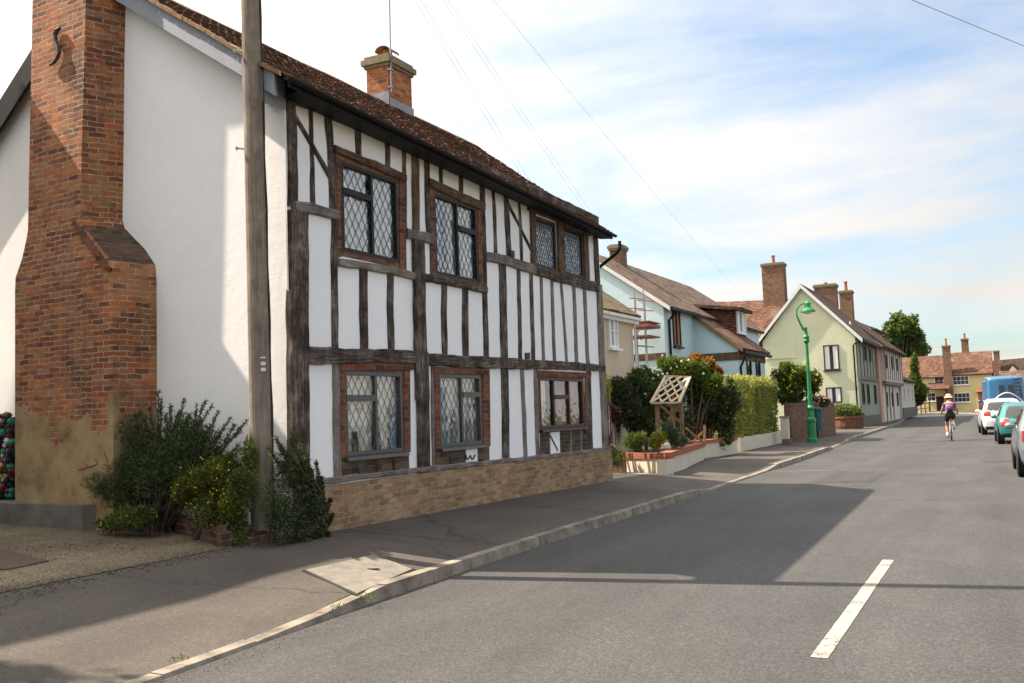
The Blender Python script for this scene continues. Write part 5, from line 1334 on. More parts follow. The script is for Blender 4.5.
wavy_roof((gel.x - .15, GY - .2, zel - sl2 * .15), (gel.x - .15, GL, zel - sl2 * .15), (ax, GL, zr_), (ax, GY - .2, zr_), 'roof_slope', 'red_roof', green)
def barge2(parent, a, b, y, th, m, name='bargeboard'):
    mb = MB(); a, b = V(a), V(b); mb.hexa([a - V((0, 0, th)), b - V((0, 0, th)), b + V((0, .05, -th)), a + V((0, .05, -th))], [a, b, b + V((0, .05, 0)), a + V((0, .05, 0))]); mb.build(name, M[m], parent)
barge2(green, (gxr + .45, GY - .26, zer - sr * .2 - .02), (ax, GY - .26, zr_ - .02), 0, .26, 'soffit_white'); barge2(green, (gel.x - .15, GY - .26, zel - sl2 * .15 - .02), (ax, GY - .26, zr_ - .02), 0, .26, 'soffit_white')
window_on(green, gP(831.5, 357.5), (1, 0, 0), .92, 1.55, 2, 1, 'brown_frame', 'far_glass', 'brown_frame', 'curtain_white')
window_on(green, gP(834, 395), (1, 0, 0), .92, .95, 2, 1, 'brown_frame', 'far_glass', None, 'curtain_white')
mb = MB(); a, b = gP(765, 359), gP(795, 357.5); mb.box(a.x, b.x, GY - .06, GY - .002, a.z - .04, a.z + .04); mb.build('render_ledge', M['green_render'], green)
mb = MB(); q = [(gxr + .4, GY - .1, zer - .2), (gxr + .1, GY - .12, zer - .4), (gxr - .12, GY - .1, zer - .62), (gxr - .1, GY - .1, .2)]; mb.tube(q, .05, 7); mb.build('downpipe', M['black_gutter'], green)
mb = MB(); mb.box(gxr + .43, gxr + .56, GY - .2, GL, zer - sr * .2 - .2, zer - sr * .2 - .08); mb.build('gutter', M['black_gutter'], green)
for px, y0, y1 in ((864, 346, 361), (869.5, 348, 362), (863, 383, 404), (868, 384, 404), (875, 385, 404)):
    a, b = on_x(px, y0, gxr), on_x(px, y1, gxr); window_on(green, (a + b) / 2, (0, 1, 0), 1.0, a.z - b.z, 1, 1, 'brown_frame', 'far_glass', None, None)
mb = MB(); zbm = on_x(868, 379, gxr).z; mb.box(gxr + .002, gxr + .1, GY, GL, zbm - .12, zbm + .12)
mb.build('timber_band', M['oak_grey'], green)
for k in range(7):
    y = GY + .15 + k * (GL - GY - .3) / 6; mb = MB(); mb.box(gxr + .002, gxr + .05, y - .08, y + .08, zbm + .13, zer - .1); mb.build('stud', M['oak_grey'], green)
mb = MB(); mb.box(gxr + .002, gxr + .12, GY + .02, GL, .1, .75); mb.build('plinth', M['plinth_cement'], green)
p1 = on_x(827, 285, ax); stack(grf, (ax - .1, p1.y), 1.5, 1.0, zr_ - 1, on_x(827, 288, ax).z, 'far_brick', 1, poth=.15)
p2 = on_x(846, 292, ax + .2); stack(grf, (ax + .2, p2.y), .95, .95, zr_ - 1, on_x(846, 294, ax + .2).z, 'far_brick', 1, poth=.75)
mb = MB(); mb.tube([(gxr - .6, GY + 3, zer + .4), (gxr - .6, GY + 3, zer + 1.1)], .06, 7); mb.build('vent_pipe', M['soffit_white'], grf)

# red roofed house behind, with the tall stack
rb_ = thing('red_roofed_house', 'house with a red tiled roof and tall brick stack behind the green gable', 'house', V((-24, 70, 0)))
RY = 70.0; q = lambda px, py: on_y(px, py, RY)
a, b = q(700, 352), q(800, 352); t0, t1 = q(712, 300), q(800, 294)
mb = MB(); mb.box(a.x, b.x, RY, RY + 8, 0, a.z); mb.build('wall', M['cream_render'], rb_)
r_ = wavy_roof((a.x - .3, RY - .3, a.z), (b.x, RY - .3, b.z), (b.x, RY + 4, on_y(790, 300, RY + 4).z), (a.x - .3, RY + 4, on_y(700, 303, RY + 4).z), 'roof', 'red_roof', rb_)
wavy_roof((a.x - .3, RY + 8.3, a.z), (b.x, RY + 8.3, b.z), (b.x, RY + 4, on_y(790, 300, RY + 4).z), (a.x - .3, RY + 4, on_y(700, 303, RY + 4).z), 'roof_slope', 'red_roof', rb_)
c = on_y(775.5, 300, RY + 4); stack(r_, (c.x, RY + 4), 1.55, 1.1, c.z - 1, on_y(775, 267, RY + 4).z, 'far_brick', 1, poth=.6)

# ------------------------------------------------------------------ jettied white cottages further along
JX = gxr
jet = thing('jettied_cottage', 'pink and white timbered cottage whose upper floor overhangs the street beyond the green house', 'cottage', V((JX - 3, GL + 6, .14)))
jy0, jy1 = GL + .3, on_x(899, 400, JX).y; zj = on_x(885, 382, JX).z; zje = on_x(890, 352, JX + .4).z
mb = MB(); mb.box(JX - 6, JX + .02, jy0, jy1, .1, zj); mb.build('lower_wall', M['old_white'], jet)
mb = MB(); pk = on_x(880.5, 370, JX + .1).y; mb.box(JX - 6, JX + .42, pk, jy1 + .2, zj + .02, zje + .25); mb.build('upper_wall', M['old_white'], jet)
mb = MB(); mb.box(JX + .022, JX + .15, jy0 + .02, pk - .02, .1, zje + .2); mb.build('pink_wall', M['pink_render'], jet)
for k in range(9):
    y = pk + .1 + k * (jy1 - pk) / 8.5; mb = MB(); mb.box(JX + .422, JX + .47, y - .09, y + .09, zj + .1, zje + .1); mb.build('stud', M['oak_grey'], jet)
for k in range(3):
    y = pk + .8 + k * (jy1 - pk) / 3.2; window_on(jet, V((JX + .42, y, (zj + zje) / 2 + .3)), (0, 1, 0), 1.0, 1.0, 2, 2, 'brown_frame', 'far_glass')
mb = MB(); mb.box(JX + .03, JX + .45, pk - .02, jy1 + .2, zj - .24, zj + .015); mb.build('jetty_beam', M['oak_grey'], jet)
for k in range(4):
    y = jy0 + 1.2 + k * (jy1 - jy0 - 2) / 3.2; window_on(jet, V((JX + .02, y, 1.75)), (0, 1, 0), .9, 1.1, 2, 2, 'brown_frame', 'far_glass')
for k in range(4):
    y = jy0 + 2.2 + k * 2.6; mb = MB(); mb.box(JX + .022, JX + .08, y - .09, y + .09, .15, zj - .25); mb.build('post', M['oak_grey'], jet)
jr = wavy_roof((JX + .85, jy0 - .3, zje + .1), (JX + .85, jy1 + .4, zje + .05), (ax + .6, jy1 + .4, zr_ - .9), (ax + .6, jy0 - .3, zr_ - .9), 'roof', 'dark_roof', jet, amp=.06)
wavy_roof((JX - 6.8, jy0 - .3, zje + .1), (JX - 6.8, jy1 + .4, zje + .05), (ax + .6, jy1 + .4, zr_ - .9), (ax + .6, jy0 - .3, zr_ - .9), 'roof_slope', 'dark_roof', jet)
far2 = thing('white_cottage', 'small white cottage with a lean-to roof and brown gable beyond the jettied cottage', 'cottage', V((JX - 3, jy1 + 8, .14)))
ky0, ky1 = jy1 + .4, on_x(912.5, 400, JX).y
mb = MB(); zk = on_x(905, 380, JX + .2).z; mb.box(JX - 6, JX + .2, ky0, ky1, .1, zk); mb.build('wall', M['old_white'], far2)
wavy_roof((JX + .6, ky0 - .1, zk - .1), (JX + .6, ky1 + .3, zk - .1), (JX - 2.2, ky1 + .3, zk + 1.3), (JX - 2.2, ky0 - .1, zk + 1.3), 'roof', 'dark_roof', far2)
for k in range(3): window_on(far2, V((JX + .2, ky0 + 2.2 + k * (ky1 - ky0) / 3.2, 2.1)), (0, 1, 0), 1.3, 1.3, 2, 2, 'white_frame', 'far_glass')
zg = on_x(904, 345, JX - 2).z
mb = MB(); mb.prism([(JX - 2.0, ky0 + 1, zk + .4), (JX - 2.0, ky0 + 1, zg), (JX - 6, ky0 + 1, zg + .4), (JX - 6, ky0 + 1, zk)], (0, 9, 0)); mb.build('rear_block', M['cream_render'], far2)
wavy_roof((JX - 1.5, ky0 + .6, zg - .1), (JX - 1.5, ky0 + 10.4, zg - .1), (JX - 5, ky0 + 8, zg + 1.5), (JX - 5, ky0 + 3, zg + 1.5), 'rear_roof', 'dark_roof', far2)
mb = MB(); mb.box(JX + .202, JX + .3, ky0, ky1, .1, 1.0); mb.build('dark_base', M['plinth_cement'], far2)

# ------------------------------------------------------------------ yellow cottage closing the street
YY = 140.0; y_ = lambda px, py: on_y(px, py, YY)
yel_h = thing('yellow_cottage', 'long yellow rendered cottage with red tiled roofs closing the end of the street', 'cottage', V((y_(955, 408).x, YY, 0)))
a, b = y_(918, 376), y_(947, 376); c, d = y_(947, 374.5), y_(990.5, 373)
mb = MB(); mb.box(a.x - 3, b.x, YY + .6, YY + 8, 0, a.z); mb.build('wall', M['yellow_render'], yel_h)
mb = MB(); mb.box(b.x + .01, d.x, YY, YY + 8.5, 0, c.z); mb.prism([(b.x + .01, YY + .01, c.z), (b.x + .01, YY + 4.2, on_y(970, 352, YY + 4.2).z - .35), (b.x + .01, YY + 8.4, c.z)], (d.x - b.x - .02, 0, 0)); mb.build('wing_wall', M['yellow_render'], yel_h)
r1 = wavy_roof((a.x - 3.2, YY + .2, a.z - .1), (b.x, YY + .2, b.z - .1), (b.x, YY + 4.3, on_y(947, 355, YY + 4.3).z), (a.x - 3.2, YY + 4.3, on_y(915, 357, YY + 4.3).z), 'roof', 'red_roof', yel_h)
wavy_roof((a.x - 3.2, YY + 8.4, a.z - .1), (b.x, YY + 8.4, b.z - .1), (b.x, YY + 4.3, on_y(947, 355, YY + 4.3).z), (a.x - 3.2, YY + 4.3, on_y(915, 357, YY + 4.3).z), 'roof_slope', 'red_roof', yel_h)
zz1 = on_y(970, 352, YY + 4.2).z
r2 = wavy_roof((b.x - .1, YY - .35, c.z - .1), (d.x + .3, YY - .35, c.z - .1), (d.x + .3, YY + 4.2, zz1), (b.x - .1, YY + 4.2, zz1), 'roof', 'red_roof', yel_h)
wavy_roof((b.x - .1, YY + 8.8, c.z - .1), (d.x + .3, YY + 8.8, c.z - .1), (d.x + .3, YY + 4.2, zz1), (b.x - .1, YY + 4.2, zz1), 'roof_slope', 'red_roof', yel_h)
k0 = y_(946.3, 350); stack(yel_h, (k0.x, YY + .1), .95, .9, 0, y_(946, 347.5).z, 'far_brick', 1, poth=.9)
k1 = on_y(965, 345, YY + 5); stack(r2, (k1.x, YY + 5), .85, .8, zz1 - 1.5, on_y(965, 340.5, YY + 5).z, 'far_brick', 1, poth=.7)
for px, py, w, h, nx, ny in ((939, 381, 1.1, 1.0, 2, 2), (960.8, 380.5, 1.9, 1.1, 4, 2), (962, 397.5, 1.9, 1.2, 4, 2), (931.5, 397, 1.0, 1.1, 2, 2)):
    p = on_y(px, py, YY + (.6 if px < 946 else 0)); window_on(yel_h, p, (1, 0, 0), w, h, nx, ny, 'white_frame', 'far_glass', 'white_frame')
pr = y_(939, 388); mb = MB(); slab(mb, (pr.x - 1.3, YY - 1.4, pr.z - .1), (pr.x + 1.3, YY - 1.4, pr.z - .1), (pr.x + 1.3, YY + .6, pr.z + .7), (pr.x - 1.3, YY + .6, pr.z + .7), .12); pch = mb.build('porch_roof', M['red_roof'], yel_h)
mb = MB()
for s in (-1.15, 1.15): mb.box(pr.x + s - .07, pr.x + s + .07, YY - 1.3, YY - 1.16, 0, pr.z - .2)
mb.build('porch_post', M['oak_brown'], pch)
mb = MB(); mb.box(pr.x - .45, pr.x + .45, YY + .56, YY + .6, 0, 2.0); mb.build('door', M['dark_void'], yel_h)
pb_ = y_(982.5, 397); mb = MB(); mb.box(pb_.x - .5, pb_.x + .5, YY - .06, YY - .002, .1, 2.3); o = mb.build('door', M['red_metal'], yel_h); o['label'] = 'dark red door at the end of the yellow front'
mb = MB(); slab(mb, (pb_.x - .7, YY - .7, 2.4), (pb_.x + .7, YY - .7, 2.4), (pb_.x + .7, YY, 2.75), (pb_.x - .7, YY, 2.75), .08); mb.build('door_hood', M['red_metal'], yel_h)
ch3 = on_y(953, 348, YY + 7); 
# houses at the right hand end
h1 = thing('brown_roofed_house', 'house with brown tiled roof and squat pale stack behind the blue van', 'house', V((y_(1005, 400).x, YY + 6, 0)))
H1 = YY + 10; hh = lambda px, py: on_y(px, py, H1)
a, b = hh(988, 385), hh(1050, 385); mb = MB(); mb.box(a.x, b.x, H1, H1 + 7, 0, a.z); mb.prism([(hh(999, 385).x, H1 - .01, a.z - .02), (hh(1014, 385).x, H1 - .01, hh(1008, 366).z), (hh(1030, 385).x, H1 - .01, a.z - .02)], (0, 5, 0)); mb.build('wall', M['cream_render'], h1)
r_ = wavy_roof((a.x - .3, H1 - .3, a.z - .1), (b.x, H1 - .3, a.z - .1), (b.x, H1 + 3.5, on_y(1030, 357, H1 + 3.5).z), (a.x - .3, H1 + 3.5, on_y(990, 361, H1 + 3.5).z), 'roof', 'dark_roof', h1)
p = hh(996.5, 355); stack(r_, (p.x, H1 + 2), .75, .8, a.z, hh(996, 352).z, 'far_brick', 0)
h2 = thing('low_tiled_barn', 'low building with a mottled brown roof beside the blue van', 'building', V((y_(1015, 400).x, YY - 18, 0)))
H2 = YY - 20; hh = lambda px, py: on_y(px, py, H2)
a, b = hh(1001, 384), hh(1080, 384); mb = MB(); mb.box(a.x, b.x, H2, H2 + 7, 0, a.z); mb.build('wall', M['wall_brick'], h2)
wavy_roof((a.x - .3, H2 - .3, a.z), (b.x, H2 - .3, a.z), (b.x, H2 + 3.4, on_y(1040, 371, H2 + 3.4).z), (a.x - .1, H2 + 3.4, on_y(1001, 371, H2 + 3.4).z), 'roof', 'brown_roof', h2)
# ------------------------------------------------------------------ front garden: low walls, coping, lattice arch, shrubs, hedge
def low_wall(name, label, cat, pts, h, th, m_wall, coping=None, cop_h=.13, closed=False, base=None):
    root = thing(name, label, cat, pts[0]); wb, cbm = MB(), MB()
    for i, (a, b) in enumerate(zip(pts, pts[1:])):
        a, b = V(a), V(b); k = (b - a); k.z = 0; k.normalize(); nn = V((-k.y, k.x, 0)) * th
        za, zb = a.z - .12, b.z - .12; e = V((0, 0, 0)) if i == 0 else k * .002
        a0, b0 = a + e, b
        wb.hexa([V((a0.x, a0.y, za)), V((b0.x, b0.y, zb)), V((b0.x, b0.y, zb)) + nn, V((a0.x, a0.y, za)) + nn], [a0 + V((0, 0, h)), b0 + V((0, 0, h)), b0 + nn + V((0, 0, h)), a0 + nn + V((0, 0, h))])
        if coping:
            o = -nn.normalized() * .03; q = nn * (1 + .06 / th)
            cbm.hexa([a0 + o + V((0, 0, h + .002)), b0 + o + V((0, 0, h + .002)), b0 + o + q + V((0, 0, h + .002)), a0 + o + q + V((0, 0, h + .002))],
                     [a0 + o + V((0, 0, h + cop_h)), b0 + o + V((0, 0, h + cop_h)), b0 + o + q + V((0, 0, h + cop_h)), a0 + o + q + V((0, 0, h + cop_h))])
    wb.build('wall_face', M[m_wall], root)
    if coping: cbm.build('coping', M[coping], root)
    return root
G = lambda px, py, z=.16: on_z(px, py, z)
p1, p2, p3 = G(619, 473), G(667, 474.5), G(704, 459)
low_wall('garden_wall', 'low cream garden wall with red brick coping in front of the lattice arch', 'wall', [p1, p2, p3], .34, .22, 'cream_render', 'coping_brick')
p4 = G(737.5, 452.5)
low_wall('garden_wall', 'second low cream wall with red coping, between the lattice bed and the cream gate post', 'wall', [p3 + V((-.25, .05, 0)), p4], .40, .22, 'cream_render', 'coping_brick', .11)
low_wall('hedge_wall', 'low plain cream wall below the tall square hedge', 'wall', [G(741, 451), G(783, 441.5)], .42, .2, 'cream_render')
low_wall('street_wall', 'chest high brown brick wall behind the green lamp post', 'wall', [G(792, 441), G(836, 433.5, .15)], 1.45, .25, 'wall_brick', 'wall_brick', .08)
rp = thing('round_planter', 'curved red brick planter holding a clipped green shrub by the green house', 'planter', V((-9.2, 58, .14)))
mb = MB(); pc = at_d(847, 420, 57.5); pc.z = .1; mb.lathe(pc, [(.86, 0), (.9, .2), (.92, .62), (.97, .63), (.97, .75), (.78, .75), (.76, .5)], 20); mb.build('brick_ring', M['planter_brick'], rp)
shrub('clipped_shrub', 'clipped rounded green shrub growing in the curved brick planter', 'shrub', pc + V((0, 0, .55)), [(pc + V((0, 0, 1.0)), (.95, .95, .5)), (pc + V((-.5, 0, 1.05)), (.5, .5, .4)), (pc + V((.5, 0, .95)), (.5, .5, .4))], 3500, .12, .07, M['leaf_mid'])
for (px, py, hpx, lab) in ((736.5, 446, 28, 'cream gate post between the coped garden wall and the tall hedge'), (786, 440, 24, 'cream gate post between the tall hedge and the brown brick wall')):
    b = G(px, py + 3); t = thing('gate_post', lab, 'post', b); hh_ = hpx / 1000 * math.hypot(b.x, b.y) * 1.0
    mb = MB(); mb.obox(b + V((0, 0, hh_ / 2)), V((.14, 0, 0)), V((0, .14, 0)), V((0, 0, hh_ / 2))); mb.build('shaft', M['cream_render'], t)
    mb = MB(); mb.prism([b + V((-.17, -.17, hh_ + .002)), b + V((.17, -.17, hh_ + .002)), b + V((.17, .17, hh_ + .002)), b + V((-.17, .17, hh_ + .002))], (0, 0, .07)); mb.build('post_cap', M['concrete'], t)
    mb = MB(); mb.obox(b + V((.05, .0, .06)), V((.16, 0, 0)), V((0, .16, 0)), V((0, 0, .1))); mb.build('post_foot', M['far_brick'], t)
mb = MB(); mb.face([G(619, 473) + V((0, .2, .32)), p2 + V((-.2, .2, .32)), p3 + V((-.2, 0, .32)), p4 + V((-.2, 0, .3)), p4 + V((-5, 0, .3)), p1 + V((-5, 0, .3))])
tag(mb.build('flower_bed', M['soil']), kind='structure')
# wooden bed edging left of the cream wall
wt = thing('wooden_planter', 'small brown wooden planter of upright boards beside the end of the coped wall', 'planter', G(613, 474))
mb = MB(); b = G(612, 475)
for i in range(7): mb.obox(b + V((-.35 + i * .11, 0, .17)), V((.05, 0, 0)), V((0, .015, 0)), V((0, 0, .2 + random.uniform(-.01, .01))))
mb.build('board', M['pinewood'], wt)
shrub('planter_plant', 'tuft of green leaves in the small wooden planter', 'plant', b + V((0, .15, .2)), [(b + V((0, .2, .42)), (.35, .2, .16))], 900, .06, .03, M['leaf_bright'], stems=3)
# lattice topped arch
DL = 26.0
A_ = lambda px, py, d=DL: at_d(px, py, d)
arch = thing('lattice_arch', 'wooden garden arch with a tilted pale lattice roof over the flower bed', 'arch', A_(668, 450))
bl, br_, tr, tl_ = A_(651, 403, DL - .2), A_(679, 402.5, DL - .3), A_(690, 377, DL + .5), A_(666, 376, DL + .6)
mb = MB()
for a, b in ((bl, br_), (br_, tr), (tr, tl_), (tl_, bl)): mb.bar(a, b, .07, .05)
nr = (br_ - bl).cross(tl_ - bl).normalized()
mb.build('lattice_frame', M['pale_lattice'], arch)
mb = MB()
for i in range(-3, 5):
    for s in (1, -1):
        pts = []
        for k in range(41):
            u = k / 40; v = s * (u * 1.0) + i * .34 + (0 if s > 0 else .4)
            if 0 <= v <= 1: pts.append(bl.lerp(br_, u).lerp(tl_.lerp(tr, u), v))
        if len(pts) > 3: mb.bar(pts[0] + nr * .012 * s, pts[-1] + nr * .012 * s, .05, .018, nr)
mb.build('lattice', M['pale_lattice'], arch)
mb2 = [((657, 404), (658, 441)), ((680.5, 399), (683.5, 449)), ((672, 396), (674, 438))]
for a, b in mb2:
    pb_ = A_(*b); pt = A_(*a); mb = MB(); mb.bar(pb_ - V((0, 0, .3)), pt, .09, .09); mb.build('post', M['pinewood'], arch)
for a, b in (((660, 405), (682, 424)), ((657, 418), (668, 428)), ((680, 404), (668, 420)), ((686, 428), (704, 443)), ((703, 432), (690, 446))):
    dd_ = 29.3 if a[0] > 685 else DL; mb = MB(); mb.bar(A_(*a, dd_), A_(*b, dd_), .05, .06); mb.build('brace', M['pinewood'], arch)
mb = MB(); mb.bar(A_(704.5, 425, 29.4), A_(704.5, 446, 29.4), .07, .07); mb.build('post', M['pinewood'], arch)
# shrubs of the garden
def garden(label, cat, px_lobes, d, n, ln, wd, m, zb=.3, flowers=None, up=.3, name='garden_shrub', stems=5):
    """px_lobes: (px, py, half-width px, half-height px) seen at forward distance d"""
    L_ = []
    for px, py, rw, rh in px_lobes:
        dd = d + random.uniform(-.3, .3); c = at_d(px, py, dd); k = dd / 1000
        L_.append((c, (rw * k, max(rw * k * .8, .25), rh * k)))
    c = sum((l[0] for l in L_), V()) / len(L_); b = V((c.x, c.y, zb))
    return shrub(name, label, cat, b, L_, n, ln, wd, M[m], up, stems, flowers=flowers)
garden('dark leafy shrub filling the garden just beyond the timbered house corner', 'shrub', [(618, 395, 14, 20), (630, 410, 16, 22), (612, 420, 10, 20), (645, 400, 12, 20), (640, 430, 14, 18), (652, 415, 12, 22), (660, 400, 12, 18), (630, 385, 10, 12)], 27.6, 15000, .09, .05, 'leaf_dark')
garden('purple red leaved shrub low beside the timbered house corner', 'shrub', [(613, 413, 8, 8), (608, 408, 5, 8), (606, 440, 4, 6)], 23.5, 1800, .07, .035, 'leaf_red')
garden('narrow bright green climber against the corner of the cream cottage', 'climber', [(606, 385, 3.5, 12), (605, 398, 3.5, 10)], 23.2, 1200, .06, .03, 'leaf_gold')
garden('rose bush with small white flowers below the scaffold tower', 'rose bush', [(640, 378, 14, 12), (655, 382, 12, 14), (625, 382, 8, 10)], 29, 5200, .09, .05, 'leaf_mid', flowers=(90, .035, M['petal_white']))
garden('large dark shrub behind the lattice arch', 'shrub', [(700, 410, 18, 24), (715, 400, 16, 26), (690, 425, 12, 18), (722, 420, 10, 20), (675, 405, 12, 24), (690, 390, 12, 14), (664, 420, 10, 20), (732, 400, 9, 22), (728, 430, 8, 12)], 31.2, 17000, .1, .05, 'leaf_dark')
garden('pale green feathery bush behind the top of the lattice arch', 'bush', [(668, 368, 12, 12), (683, 370, 14, 14), (700, 375, 12, 14), (712, 385, 12, 14)], 31, 8000, .1, .045, 'leaf_bright', flowers=(25, .04, M['petal_white']))
garden('orange leaved bush standing highest in the garden before the pale blue house', 'bush', [(694, 361, 10, 7), (706, 364, 9, 8), (716, 372, 8, 8)], 32, 5000, .09, .045, 'leaf_orange')
garden('soft grey green plant at the left end of the coped bed', 'plant', [(632, 443, 9, 9), (640, 440, 8, 9)], 24.2, 2200, .09, .014, 'leaf_mid', up=1.0)
garden('yellow green plant in the middle of the coped bed below the lattice', 'plant', [(655, 443, 7, 7), (660, 438, 6, 7)], 24.6, 2000, .06, .03, 'leaf_gold')
garden('grey leaved spreading plant in the coped bed by the right arch post', 'plant', [(672, 436, 9, 10), (668, 428, 6, 8), (680, 442, 6, 6)], 25, 2400, .07, .028, 'leaf_grey')
garden('flowering plant with red and white blooms at the foot of the timbered house corner', 'plant', [(612, 452, 4, 8), (616, 460, 4, 6)], 22.8, 900, .06, .025, 'leaf_mid', flowers=(24, .025, M['petal_pink']))
garden('low green plants behind the second coped wall', 'plant', [(716, 444, 9, 3.5), (727, 441, 7, 3.5)], 31, 1400, .07, .03, 'leaf_bright')
# tall square hedge
hd = thing('clipped_hedge', 'tall square clipped hedge with its top coloured a sunlit yellow green', 'hedge', V((-9, 37, .3)))
h0, h1 = G(741, 451) + V((-.15, .2, 0)), G(783, 441.5) + V((-.15, -.1, 0)); hz0, hz1 = .55, None
ax_ = (h1 - h0); ax_.z = 0; hl = ax_.length; ax_.normalize(); nx_ = V((-ax_.y, ax_.x, 0))
zt_ = at_d(760, 379, 36.0).z
n = 34000; P_ = []; D_ = []; T_ = []
for i in range(n):
    u, f = random.random() * hl, random.random()
    k = random.choices(('front', 'top', 'end', 'in'), (5, 3, 1.6, 3))[0]
    if k == 'front': a, z = -.02 + abs(random.gauss(0, .08)), .5 + f * (zt_ - .5); d = -nx_
    elif k == 'top': a, z = f * 1.5, zt_ + random.gauss(0, .05); d = V((0, 0, 1))
    elif k == 'end': a, z = f * 1.5, .5 + random.random() * (zt_ - .5); u = random.choice((0, hl)) + random.gauss(0, .06); d = ax_ * (1 if u > hl / 2 else -1)
    else: a, z = random.random() * 1.4, .5 + f * (zt_ - .6); d = -nx_
    p = h0 + ax_ * u + nx_ * a; bl_ = .16 * mnoise.noise(V((u * 1.3, z * 1.3, a))) ; p = p - nx_ * bl_; p.z = z + (.1 * mnoise.noise(V((u * 1.1, a, 7))) if k == 'top' else 0)
    if k != 'in' and mnoise.noise(V((u * 2.1, z * 2.1, a * 2))) < -.34: continue
    P_.append(p); D_.append(d + V((random.gauss(0, .6), random.gauss(0, .6), random.gauss(0, .6)))); T_.append(min(1, max(0, random.random() * .6 + .15 + .3 * mnoise.noise(V((u, z, 3))) + (.3 if z > zt_ - .25 else 0))))  # leaves near the top take a lighter tone, sunlight put into the colour
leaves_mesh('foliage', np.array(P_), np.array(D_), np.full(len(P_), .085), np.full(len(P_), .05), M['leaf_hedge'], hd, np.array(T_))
mb = MB()
for i in range(9): p = h0 + ax_ * (hl * (i + .5) / 9) + nx_ * .6; mb.tube([V((p.x, p.y, .2)), V((p.x, p.y, zt_ - .3))], [.05, .02], 6)
mb.build('stem', M['bark'], hd)
garden('tall yellow flowered bush behind the brown brick wall by the green house', 'bush', [(785, 378, 14, 14), (800, 376, 13, 14), (812, 385, 10, 14), (790, 395, 14, 12)], 45, 9000, .13, .07, 'leaf_bright', flowers=(80, .05, M['petal_yellow']), zb=.2)
garden('pink flowered shrub spilling over the brown brick wall', 'shrub', [(812, 404, 9, 7), (822, 402, 9, 6), (800, 408, 9, 6)], 46, 4500, .11, .05, 'leaf_grey', flowers=(120, .045, M['petal_pink']), zb=.2)

# ------------------------------------------------------------------ green lamp post
lb = G(812.5, 441.5, .12); ld = (lb - CAM).dot(Fl); lp = lambda px, py: at_d(px, py, ld)
lamp = thing('street_lamp', 'bright green cast street lamp with a curved swan neck arm', 'street lamp', lb)
ztp_ = lp(806, 344).z
mb = MB(); mb.lathe(lb, [(.21, -.05), (.21, .12), (.175, .15), (.165, .75), (.19, .8), (.19, .9), (.13, .98), (.12, 1.25), (.15, 1.3), (.15, 1.36), (.09, 1.45), (.07, ztp_ * .6), (.06, ztp_ - .1), (.1, ztp_ - .06), (.13, ztp_), (.1, ztp_ + .1), (.13, ztp_ + .16), (.07, ztp_ + .26), (.06, ztp_ + .55), (0, ztp_ + .56)], 16); mb.build('lamp_column', M['lamp_green'], lamp)
top = lb + V((0, 0, ztp_ + .5)); arm = [top, lp(803.5, 330), lp(799.5, 322), lp(796.5, 315), lp(797, 308.5), lp(800.5, 304.5), lp(805, 303), lp(807.5, 303)]
arm = [V((p.x, p.y, p.z)) for p in arm]; mb = MB(); mb.tube(arm, [.05, .045, .04, .035, .035, .035, .035, .03], 8); mb.build('swan_neck', M['lamp_green'], lamp)
hc = arm[-1]; mb = MB(); mb.lathe(hc + V((0, 0, -.42)), [(.0, .1), (.27, .08), (.30, .06), (.29, .11), (.2, .2), (.13, .24), (.12, .36), (.14, .4), (.05, .5), (0, .56)], 16); mb.build('lamp_shade', M['lamp_green'], lamp)
mb = MB(); mb.lathe(hc + V((0, 0, -.45)), [(0, 0), (.14, .02), (.18, .1), (.0, .11)], 12); mb.build('lamp_bowl', M['white_plate'], lamp)
bn = thing('litter_bin', 'dark teal litter bin against the brown brick wall behind the lamp post', 'bin', G(819, 437, .12))
c = G(818, 438, .12); mb = MB(); mb.lathe(c, [(.0, .35), (.22, .35), (.26, 1.2), (.28, 1.22), (.28, 1.3), (.2, 1.33), (.0, 1.33)], 14); mb.build('bin_body', M['teal_bin'], bn)
mb = MB(); mb.tube([c, c + V((0, 0, .4))], .05, 8); mb.build('bin_post', M['iron'], bn)

# ------------------------------------------------------------------ trees at the end of the street
def px_tree(name, label, cat, base, d, lobes, n, ln, wd, m, r0):
    k = d / 1000; L_ = [(at_d(px, py, d + random.uniform(-2, 2)), (rw * k, rw * k * .8, rh * k)) for px, py, rw, rh in lobes]
    return tree(name, label, cat, base, 10, L_, n, ln, wd, m, r0)
b = at_d(903, 405, 165); b.z = 0
px_tree('broadleaf_tree', 'tall leafy tree rising behind the roofs at the end of the street', 'tree', b, 165,
        [(893, 335, 11, 11), (905, 326, 12, 12), (915, 337, 10, 11), (899, 350, 14, 12), (915, 355, 11, 12), (885, 343, 8, 9), (908, 345, 12, 14), (900, 318, 7, 6), (923, 350, 6, 8), (880, 344, 7, 9), (876, 352, 6, 8), (889, 326, 7, 7), (911, 320, 6, 6)], 11500, .56, .36, M['leaf_tree'], .5)
b = at_d(914.5, 409, 112); b.z = .1
sp_ = thing('ivy_column', 'pointed bright green ivy clad trunk over a dark bush at the roadside', 'tree', b)
k = .112; L_ = [(at_d(914.5, 368, 112), (3 * k, 3 * k, 9 * k)), (at_d(914.8, 380, 112), (4.5 * k, 4.5 * k, 8 * k)), (at_d(914.5, 360, 112), (1.8 * k, 1.8 * k, 7 * k)), (at_d(912, 388, 112), (7 * k, 7 * k, 6 * k)), (at_d(919, 390, 112), (7 * k, 7 * k, 6 * k))]
P_, d_, ix = lobes_pts(L_, 6000, .4); leaves_mesh('crown', P_, d_ + np.random.normal(size=P_.shape) * .5, np.full(6000, .28), np.full(6000, .18), M['leaf_bright'], sp_)
